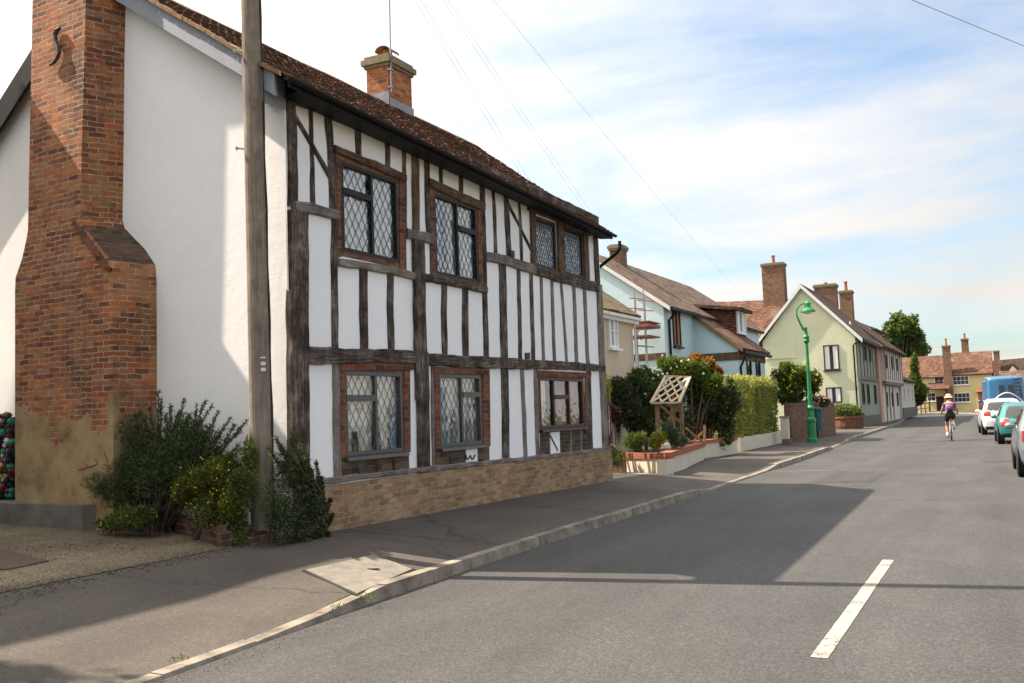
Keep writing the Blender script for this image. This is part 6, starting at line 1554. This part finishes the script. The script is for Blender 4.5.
L_ = [(at_d(915, 397, 112.5), (8.5 * k, 7 * k, 7 * k))]; P_, d_, ix = lobes_pts(L_, 4500, .4); leaves_mesh('foliage', P_, d_ + np.random.normal(size=P_.shape) * .5, np.full(4500, .28), np.full(4500, .18), M['leaf_dark'], sp_)
mb = MB(); mb.tube([b, at_d(914.6, 352, 112)], [.3, .04], 8); mb.build('trunk', M['bark'], sp_)
garden('round green bush in front of the yellow cottage', 'bush', [(975, 401, 10, 6), (983, 403, 6, 5), (968, 404, 6, 4)], 134, 3500, .35, .2, 'leaf_mid', zb=0)
garden('low green shrubs by the yellow cottage porch', 'shrub', [(928, 402, 4, 5), (956, 404, 5, 3)], 135, 1800, .35, .2, 'leaf_mid', zb=0)
garden('red flowering climber over the yellow cottage porch', 'climber', [(936, 394, 6, 3), (942, 395, 4, 4)], 137, 900, .3, .18, 'leaf_red', zb=0)
rf_ = thing('roadside_railing', 'dark railing along the verge beyond the white cottage', 'railing', at_d(905, 411, 100))
for i in range(9):
    p = at_d(896 + i * 4.2, 412.5 - i * .42, 92 + i * 4.5); p.z = .1; mb = MB(); mb.box(p.x - .06, p.x + .06, p.y - .06, p.y + .06, 0, 1.35); mb.build('post', M['oak'], rf_)
a, b = at_d(896, 412, 92), at_d(930, 409, 128); mb = MB()
for z in (.6, 1.2): mb.tube([V((a.x, a.y, z)), V((b.x, b.y, z))], .05, 5)
mb.build('rail', M['oak'], rf_)

# ------------------------------------------------------------------ off to the left: the outbuilding whose ridge shades the drive, and the tree beyond it
lt = V((-11.2, 2.6, .35))
tree('small_tree', 'small leafy tree at the drive edge casting a dappled shadow on the pavement', 'tree', lt, 7, [(lt + V((0, .3, 5.4)), (.9, .8, .8)), (lt + V((.5, .9, 5.9)), (.7, .6, .6)), (lt + V((-.4, .5, 6.3)), (.7, .7, .6)), (lt + V((.7, .4, 5.0)), (.6, .6, .5))], 2600, .14, .07, M['leaf_mid'], .1)
ob = thing('neighbouring_house', 'plain white rendered neighbouring house beyond the drive, its long roof shading the gravel', 'house', V((-16, 0, .3)))
OX, OH = -15.5, 10.5
mb = MB(); mb.prism([(OX + 2.8, -8, .2), (OX + 2.8, -8, 7.6), (OX, -8, OH - .1), (OX - 2.8, -8, 7.6), (OX - 2.8, -8, .2)], (0, 16.5, 0)); mb.build('wall', M['gable_render'], ob)
wavy_roof((OX + 3.0, -8.3, 7.4), (OX + 3.0, 8.8, 7.4), (OX, 8.8, OH), (OX, -8.3, OH), 'roof', 'brown_roof', ob); wavy_roof((OX - 3.0, -8.3, 7.4), (OX - 3.0, 8.8, 7.4), (OX, 8.8, OH), (OX, -8.3, OH), 'roof_slope', 'brown_roof', ob)
# ------------------------------------------------------------------ vehicles
def car_paint(name, col, metal=.4):
    m, nt, p, o = newmat(name); p.inputs['Base Color'].default_value = (*col, 1); p.inputs['Metallic'].default_value = metal; p.inputs['Roughness'].default_value = .32
    p.inputs['Coat Weight'].default_value = .8; p.inputs['Coat Roughness'].default_value = .05
    return m
M['paint_white'] = car_paint('white paint', (.62, .62, .63), 0); M['paint_teal'] = car_paint('teal paint', (.035, .23, .21)); M['paint_grey'] = car_paint('blue grey paint', (.20, .235, .26), .5); M['paint_blue'] = car_paint('blue van paint', (.02, .115, .235), .0)
M['tail_red'] = plain('red lamp', (.30, .025, .022), .2, .1, 20, 0, 0, .6); M['tyre'] = plain('tyre', (.018, .018, .018), .8, .2, 20); M['rim'] = plain('wheel rim', (.4, .4, .41), .35, .1, 9, 0, .7)
M['trim_black'] = plain('black trim', (.02, .02, .02), .5, .15, 9); M['plate_yellow'] = plain('yellow plate', (.65, .47, .04), .5, .05, 9); M['car_glass'] = dark_glass('car glass', (.012, .016, .018), .03); M['lamp_clear'] = plain('clear lamp', (.6, .62, .62), .15, .05, 9, 0, 0, .7)
def interp(tab, z):
    if z <= tab[0][0]: return tab[0][1]
    for (a, fa), (b, fb) in zip(tab, tab[1:]):
        if z <= b: return fa + (fb - fa) * (z - a) / max(b - a, 1e-6)
    return tab[-1][1]
def smooth_tab(tab, n=60):
    zs = [tab[0][0] + (tab[-1][0] - tab[0][0]) * i / n for i in range(n + 1)]; v = [interp(tab, z) for z in zs]
    for _ in range(2): v = [v[0]] + [(v[i - 1] + 2 * v[i] + v[i + 1]) / 4 for i in range(1, n)] + [v[-1]]
    return list(zip(zs, v))
def make_car(name, label, loc, rz, rear, front, wid, paint, lamps, rear_win, side_win, wind, wheels, wr=.30, mirror=None, plate=(.62, .74), extra=None):
    """local axes: x across, y forward (rear bumper near y=0); rear/front: y as a function of z; wid: half width as a function of z"""
    rear, front, wid = smooth_tab(rear), smooth_tab(front), smooth_tab(wid); z0, z1 = rear[0][0], rear[-1][0]
    root = thing(name, label, 'car' if 'van' not in name else 'van', loc, rz, None, True)
    bow = lambda s: .16 * abs(s) ** 3.2
    def endtaper(u): return 1 - .07 * abs(2 * u - 1) ** 5
    def rearp(s, z, off=0): return V((s * interp(wid, z) * endtaper(0), interp(rear, z) + bow(s) - off, z))
    def frontp(s, z, off=0): return V((s * interp(wid, z) * endtaper(1), interp(front, z) - bow(s) + off, z))
    def sidep(sg, u, z, off=0):
        a, b = interp(rear, z) + bow(1), interp(front, z) - bow(1); return V((sg * (interp(wid, z) * endtaper(u) + off), a + (b - a) * u, z))
    mb = MB(); NZ, NS = 44, 16
    Z = [z0 + (z1 - z0) * (1 - (1 - i / NZ) ** 1.4) for i in range(NZ + 1)]
    for i in range(NZ):
        for j in range(NS):
            sa, sb = -1 + 2 * j / NS, -1 + 2 * (j + 1) / NS
            mb.face([rearp(sa, Z[i]), rearp(sb, Z[i]), rearp(sb, Z[i + 1]), rearp(sa, Z[i + 1])]); mb.face([frontp(sb, Z[i]), frontp(sa, Z[i]), frontp(sa, Z[i + 1]), frontp(sb, Z[i + 1])])
        for j in range(20):
            ua, ub = j / 20, (j + 1) / 20
            mb.face([sidep(1, ua, Z[i]), sidep(1, ub, Z[i]), sidep(1, ub, Z[i + 1]), sidep(1, ua, Z[i + 1])]); mb.face([sidep(-1, ub, Z[i]), sidep(-1, ua, Z[i]), sidep(-1, ua, Z[i + 1]), sidep(-1, ub, Z[i + 1])])
    for zz_, fl in ((z1, False), (z0, True)):
        for j in range(NS):
            sa, sb = -1 + 2 * j / NS, -1 + 2 * (j + 1) / NS
            q = [rearp(sa, zz_), rearp(sb, zz_), frontp(sb, zz_), frontp(sa, zz_)]; mb.face(q[::-1] if fl else q)
    body = mb.build('body', M[paint], root, True, True)
    def patch(fn, a0, a1, b0, b1, nm, m, parent, off=.006, n=8, shape=None):
        p = MB()
        for i in range(n):
            for j in range(n):
                f = lambda u, v: fn(a0 + (a1 - a0) * (u if shape is None else shape(u, v)), b0 + (b1 - b0) * v, off)
                p.face([f(i / n, j / n), f((i + 1) / n, j / n), f((i + 1) / n, (j + 1) / n), f(i / n, (j + 1) / n)])
        return p.build(nm, M[m], parent, True)
    if rear_win:
        s, za, zb = rear_win; patch(rearp, -s, s, za, zb, 'rear_window', 'car_glass', root)
        patch(rearp, -s - .06, s + .06, za - .035, zb + .03, 'window_seal', 'trim_black', root, .003)
    if wind: patch(frontp, -wind[0], wind[0], wind[1], wind[2], 'windscreen', 'car_glass', root)
    for sg in (1, -1):
        for (u0, u1, za, zb) in side_win: patch(lambda a, b, o: sidep(sg, a, b, o), u0, u1, za, zb, 'side_window', 'car_glass', root)
        for (sa, sb, za, zb, m) in lamps: patch(rearp, sg * sa, sg * sb, za, zb, 'tail_light' if m == 'tail_red' else 'reflector', m, root, .014)
        patch(lambda a, b, o: sidep(sg, a, b, o), .30, .302, .4, side_win[0][2], 'door_seam', 'trim_black', root, .003, 4)
        patch(lambda a, b, o: sidep(sg, a, b, o), .33, .37, side_win[0][2] - .13, side_win[0][2] - .10, 'door_handle', 'trim_black', root, .02, 3)
        patch(lambda a, b, o: sidep(sg, a, b, o), .62, .622, .4, side_win[0][2], 'door_seam', 'trim_black', root, .003, 4)
    pl = patch(rearp, -.30, .30, *plate, 'number_plate', 'plate_yellow', root, .012)
    patch(rearp, -.95, .95, z0 + .0, z0 + .14, 'bumper_strip', 'trim_black', root, .008)
    for wy in wheels:
        for sg in (1, -1):
            xo = interp(wid, .45) - .015
            ar = MB(); ar.lathe((0, 0, 0), [(0, 0), (wr + .07, 0), (wr + .07, .012), (0, .012)], 22)
            Rm = Matrix.Rotation(R(90) * sg, 3, 'Y'); c = V((sg * (xo + .006), wy, wr + .02))
            ar.v = [tuple(Rm @ V(p) + c) for p in ar.v]; ar.build('wheel_arch', M['trim_black'], root)
            ty = MB(); ty.lathe((0, 0, 0), [(wr * .62, .0), (wr * .62, .17), (wr * .7, .2), (wr * .92, .2), (wr, .16), (wr, -.02), (wr * .92, -.03), (0, -.03)], 26); c = V((sg * (xo - .165), wy, wr))
            ty.v = [tuple(Rm @ V(p) + c) for p in ty.v]; wh = ty.build('wheel', M['tyre'], root)
            rm = MB(); rm.lathe((0, 0, 0), [(wr * .63, .172), (wr * .55, .15), (wr * .2, .165), (0, .17)], 18); rm.v = [tuple(Rm @ V(p) + c) for p in rm.v]; rm.build('rim', M['rim'], wh)
    if mirror:
        for sg in (1, -1):
            u, z = mirror; p = sidep(sg, u, z, .09); m_ = MB(); m_.ball(p, (.10, .07, .075), 10); m_.build('wing_mirror', M[paint], root, True)
    if extra: extra(root, rearp, sidep, patch)
    return root
def place(px, py, z=0): p = on_z(px, py, z); return p
# pale grey-blue car, partly cut by the frame edge: rear-left tyre and front-left tyre read from the photo
def spot(x, y): return V((x, y, 0))
def grey_extra(root, rearp, sidep, patch):
    patch(rearp, -.8, .8, .98, .985, 'tailgate_seam', 'trim_black', root, .004, 4)
make_car('parked_car', 'blue grey hatchback parked closest on the kerb side with a rounded wing mirror', spot(1.02, 21.9), R(1.5),
         [(.22, .16), (.30, .02), (.55, 0), (.62, .02), (.95, .06), (1.0, .10), (1.30, .42), (1.40, .62), (1.46, .95), (1.48, 1.5)], [(.22, 3.9), (.3, 4.0), (.6, 3.98), (.75, 3.85), (.95, 2.95), (1.0, 2.85), (1.4, 2.1), (1.46, 1.85), (1.48, 1.6)],
         [(.22, .78), (.35, .83), (.6, .86), (.9, .84), (1.0, .81), (1.4, .64), (1.46, .58), (1.48, .48)], 'paint_grey', [(.72, .96, .72, 1.0, 'tail_red')], (.72, 1.02, 1.36), [(.16, .42, .98, 1.34), (.45, .72, .98, 1.34)], (.8, 1.02, 1.36), (.72, 3.2), .31, (.76, .98), extra=grey_extra)
make_car('parked_car', 'small rounded teal hatchback parked between the blue grey and the white car', spot(.55, 37.9), R(2.5),
         [(.22, .14), (.3, .03), (.55, 0), (.75, .03), (.9, .12), (1.2, .46), (1.32, .66), (1.40, 1.0), (1.42, 1.5)], [(.22, 3.5), (.4, 3.6), (.65, 3.5), (.85, 2.9), (.95, 2.65), (1.3, 2.05), (1.4, 1.75), (1.42, 1.55)],
         [(.22, .74), (.4, .81), (.65, .82), (.85, .78), (1.25, .62), (1.38, .52), (1.42, .4)], 'paint_teal', [(.62, .95, .62, .86, 'tail_red')], (.74, .90, 1.28), [(.18, .42, .93, 1.28), (.45, .72, .93, 1.28)], (.78, .97, 1.3), (.55, 2.9), .29, (.76, .92))
make_car('parked_car', 'white hatchback parked behind the blue van with red tail lights', spot(-.05, 47.6), R(4),
         [(.22, .14), (.3, .03), (.6, 0), (.95, .05), (1.05, .10), (1.36, .38), (1.46, .6), (1.53, 1.0), (1.55, 1.5)], [(.22, 4.0), (.4, 4.1), (.7, 4.0), (.9, 3.2), (1.0, 2.95), (1.4, 2.2), (1.52, 1.9), (1.55, 1.6)],
         [(.22, .78), (.4, .86), (.7, .88), (1.0, .83), (1.42, .68), (1.52, .58), (1.55, .46)], 'paint_white', [(.66, .98, .82, 1.02, 'tail_red')], (.8, 1.06, 1.40), [(.16, .42, 1.04, 1.40), (.45, .72, 1.04, 1.40)], (.8, 1.05, 1.42), (.72, 3.3), .31, (.76, 1.02))
def van_extra(root, rearp, sidep, patch):
    patch(rearp, -.006, .006, .5, 2.6, 'door_gap', 'trim_black', root, .006, 6)
    for s in (-1, 1): patch(rearp, .10 * s, .40 * s, 1.75, 2.25, 'rear_window', 'car_glass', root, .008); patch(rearp, .05 * s, .09 * s, 1.3, 1.5, 'door_handle', 'trim_black', root, .02, 3)
    mb = MB(); q = [rearp(-.82 + 1.64 * i / 16, 1.32 + .5 * math.sin(math.pi * i / 16), .05) for i in range(17)]; mb.tube(q, .045, 6); mb.build('arched_rail', M['paint_white'], root)
    mb = MB()
    for i in range(5): a, b = rearp(.42, 1.75 + i * .2, .06), rearp(.80, 1.75 + i * .2, .06); mb.tube([a, b], .02, 5)
    for s in (.42, .80): mb.tube([rearp(s, 1.5, .06), rearp(s, 2.68, .06)], .02, 5)
    mb.build('rear_ladder', M['trim_black'], root)
make_car('parked_van', 'tall blue van with an arched pale rail across its back, ahead of the white car', spot(.15, 60.5), R(5.5),
         [(.35, .1), (.45, 0), (.6, 0), (1.2, .04), (2.6, .10), (2.7, .2), (2.74, .4)], [(.35, 5.2), (.5, 5.3), (1.1, 5.1), (1.3, 4.6), (2.0, 4.1), (2.6, 3.7), (2.74, 3.3)],
         [(.35, .93), (.6, .98), (1.2, 1.0), (2.5, .95), (2.68, .90), (2.74, .80)], 'paint_blue', [(.86, .98, .9, 1.25, 'tail_red')], None, [(.74, .88, 1.35, 1.95)], (.8, 1.4, 2.1), (.9, 4.3), .34, (.86, 1.4), (.62, .74), van_extra)

# ------------------------------------------------------------------ cyclist
def skin_body(name, m, parent, verts, edges, radii, sub=2):
    me = bpy.data.meshes.new(name); me.from_pydata([tuple(v) for v in verts], edges, []); o = bpy.data.objects.new(name, me); COL.objects.link(o)
    md = o.modifiers.new('skin', 'SKIN'); sk = me.skin_vertices[0].data
    for i, r in enumerate(radii): sk[i].radius = (r, r) if isinstance(r, (int, float)) else r
    sk[0].use_root = True
    s2 = o.modifiers.new('sub', 'SUBSURF'); s2.levels = sub; s2.render_levels = sub
    dg = bpy.context.evaluated_depsgraph_get(); m2 = bpy.data.meshes.new_from_object(o.evaluated_get(dg)); bpy.data.objects.remove(o)
    o = bpy.data.objects.new(name, m2); COL.objects.link(o); m2.materials.clear(); m2.materials.append(m); m2.polygons.foreach_set('use_smooth', np.ones(len(m2.polygons), dtype=bool))
    if parent: o.parent = parent
    return o
M['skin'] = plain('skin', (.46, .25, .17), .6, .08, 10); M['purple_cloth'] = plain('purple cloth', (.13, .045, .2), .8, .2, 12); M['black_cloth'] = plain('black cloth', (.015, .014, .017), .8, .2, 12); M['white_cloth'] = plain('white cloth', (.65, .64, .62), .8, .08, 12); M['straw'] = plain('cream hat', (.62, .52, .33), .8, .1, 14); M['hair'] = plain('brown hair', (.06, .035, .02), .7, .3, 30); M['bag_cloth'] = plain('grey purple bag', (.085, .05, .13), .8, .2, 14); M['bike_frame'] = plain('pale bicycle frame', (.45, .47, .5), .35, .1, 9)
cyl = on_z(952, 441, 0); CR = R(4)
bike = thing('bicycle', 'bicycle with pale frame being ridden up the middle of the street', 'bicycle', cyl, CR, None, True)
def ring(mb, c, r, t, n=36):
    q = [V((c[0], c[1] + r * math.cos(2 * math.pi * i / n), c[2] + r * math.sin(2 * math.pi * i / n))) for i in range(n + 1)]; mb.tube(q, t, 8, False)
for wy in (0.0, 1.04):
    mb = MB(); ring(mb, (0, wy, .345), .325, .02); w = mb.build('wheel', M['tyre'], bike)
    mb = MB(); ring(mb, (0, wy, .345), .300, .009); mb.lathe((0, wy, .345), [(0, -.02), (.02, -.02), (.02, .02), (0, .02)], 8)
    for i in range(14):
        a = 2 * math.pi * i / 14; mb.tube([(.015 * (-1) ** i, wy, .345), (0, wy + .3 * math.cos(a), .345 + .3 * math.sin(a))], .0025, 4)
    mb.build('rim', M['rim'], w)
mb = MB(); bbk = V((0, .44, .30)); st = V((0, .26, .86)); hd_ = V((0, .90, .86)); hb = V((0, .94, .70))
for a, b, r in ((bbk, st, .017), (st, hd_, .017), (bbk, hb, .02), (hd_, hb, .02)): mb.tube([a, b], r, 8)
for s in (-.055, .055):
    mb.tube([bbk + V((s * .5, 0, 0)), V((s, 0, .345))], .010, 6); mb.tube([st + V((s * .3, 0, -.02)), V((s, 0, .345))], .009, 6); mb.tube([hb + V((s, 0, 0)), V((s, 1.04, .345))], .013, 6)
mb.build('frame', M['bike_frame'], bike)
mb = MB(); mb.tube([st, V((0, .24, .95))], .014, 6); mb.hexa([(-.07, .06, .94), (.07, .06, .94), (.02, .36, .95), (-.02, .36, .95)], [(-.08, .06, .98), (.08, .06, .98), (.025, .36, .98), (-.025, .36, .98)]); mb.build('saddle', M['trim_black'], bike)
mb = MB(); mb.tube([V((0, .90, .86)), V((0, .91, 1.0)), V((0, .95, 1.02))], .015, 6); mb.tube([(-.30, .86, 1.02), (-.12, .95, 1.03), (.12, .95, 1.03), (.30, .86, 1.02)], .013, 7); mb.build('handlebar', M['trim_black'], bike)
mb = MB(); mb.tube([(-.02, .44, .30), (.04, .44, .30)], .09, 16); mb.tube([(-.08, .44, .30), (-.08, .46, .135), (-.17, .46, .135)], .012, 6); mb.tube([(.08, .44, .30), (.08, .42, .465), (.17, .42, .465)], .012, 6); mb.build('crank', M['steel'], bike)
mb = MB()
for x0, x1, y, z in ((-.19, -.08, .46, .135), (.08, .19, .42, .465)): mb.box(x0, x1, y - .045, y + .045, z - .012, z + .012)
mb.build('pedal', M['trim_black'], bike)
mb = MB(); mb.box(-.04, .04, -.02, .02, .78, .84); mb.build('rear_light', M['tail_red'], bike)
per = thing('person', 'cyclist in a cream hat and purple top with bare legs riding away up the street', 'person', cyl, CR, None, True)
# one continuous body
Vt = [(0, .20, 1.00), (0, .27, 1.16), (0, .36, 1.32), (0, .43, 1.43), (0, .48, 1.50), (0, .51, 1.58), (0, .53, 1.66),            # pelvis .. head (0-6)
      (-.17, .42, 1.40), (-.25, .52, 1.22), (-.28, .70, 1.10), (-.28, .84, 1.05),                                                # left arm 7-10
      (.17, .42, 1.40), (.25, .52, 1.22), (.28, .70, 1.10), (.28, .84, 1.05),                                                    # right arm 11-14
      (-.10, .24, .94), (-.125, .52, .60), (-.125, .40, .24), (-.125, .50, .165),                                                # left leg 15-18
      (.10, .24, .94), (.13, .64, .86), (.125, .42, .56), (.125, .50, .495)]                                                     # right leg 19-22
Ed = [(0, 1), (1, 2), (2, 3), (3, 4), (4, 5), (5, 6), (3, 7), (7, 8), (8, 9), (9, 10), (3, 11), (11, 12), (12, 13), (13, 14), (0, 15), (15, 16), (16, 17), (17, 18), (0, 19), (19, 20), (20, 21), (21, 22)]
Rd = [.14, .13, .15, .12, .06, .085, .095, .065, .047, .038, .034, .065, .047, .038, .034, .095, .062, .045, .04, .095, .062, .045, .04]
skin_body('body', M['skin'], per, Vt, Ed, Rd)
hm = MB()
for s in (-1, 1):
    for k in range(5):
        x = s * (.235 + k * .018) if k < 4 else s * .235; ln_ = [.07, .08, .078, .06, .05][k]
        if k < 4: hm.tube([(x, .84, 1.06), (x, .875, 1.055), (x, .895, 1.03), (x, .88, 1.01)], [.010, .010, .009, .007], 6)
        else: hm.tube([(x, .83, 1.05), (x - s * .02, .85, 1.03), (x - s * .01, .87, 1.015)], [.011, .010, .008], 6)
    hm.ball((s * .262, .82, 1.055), (.042, .05, .022), 10)
hm.build('hand', M['skin'], per, True)
hm = MB(); hm.ball((-.1, .53, 1.655), (.012, .022, .03), 8); hm.ball((.1, .53, 1.655), (.012, .022, .03), 8); hm.ball((0, .635, 1.645), (.014, .02, .024), 8); hm.build('face', M['skin'], per, True)
hm = MB(); hm.ball((-.035, .617, 1.67), .012, 8); hm.ball((.035, .617, 1.67), .012, 8); hm.box(-.025, .025, .612, .622, 1.605, 1.613); hm.build('eyes', M['black_cloth'], per)
skin_body('shirt', M['purple_cloth'], per, [(0, .235, 1.06), (0, .27, 1.17), (0, .36, 1.33), (0, .425, 1.425), (-.17, .42, 1.40), (-.215, .47, 1.31), (.17, .42, 1.40), (.215, .47, 1.31)], [(0, 1), (1, 2), (2, 3), (3, 4), (4, 5), (3, 6), (6, 7)], [.158, .15, .17, .135, .082, .068, .082, .068])
skin_body('shorts', M['black_cloth'], per, [(0, .20, 1.0), (-.10, .24, .94), (-.118, .40, .75), (.10, .24, .94), (.12, .48, .89), (0, .235, 1.07)], [(0, 1), (1, 2), (0, 3), (3, 4), (0, 5)], [.16, .115, .092, .115, .092, .155])
for (x, y, z, yy, zz2) in ((-.125, .43, .30, .395, .235), (.125, .46, .62, .42, .555)):
    mb = MB(); mb.tube([(x, y, z), (x, yy + .01, zz2 + .02), (x, yy, zz2 - .03)], [.055, .052, .054], 9); mb.build('sock', M['white_cloth'], per, True)
    skin_body('shoe', M['white_cloth'], per, [(x, yy - .03, zz2 - .05), (x, yy + .06, zz2 - .065), (x, yy + .17, zz2 - .075)], [(0, 1), (1, 2)], [.052, .05, .035])
mb = MB(); hc_ = V((0, .52, 1.705)); mb.lathe(hc_, [(.0, .10), (.06, .095), (.10, .06), (.108, .0), (.17, -.03), (.175, -.04), (.10, -.015), (.09, 0)], 18); mb.build('hat', M['straw'], per, True)
mb = MB(); mb.ball((0, .49, 1.66), (.10, .095, .085), 12); mb.build('hair', M['hair'], per, True)
bp_ = skin_body('backpack', M['bag_cloth'], per, [(0, .085, 1.16), (0, .12, 1.28), (0, .19, 1.38)], [(0, 1), (1, 2)], [(.125, .08), (.13, .085), (.10, .065)])
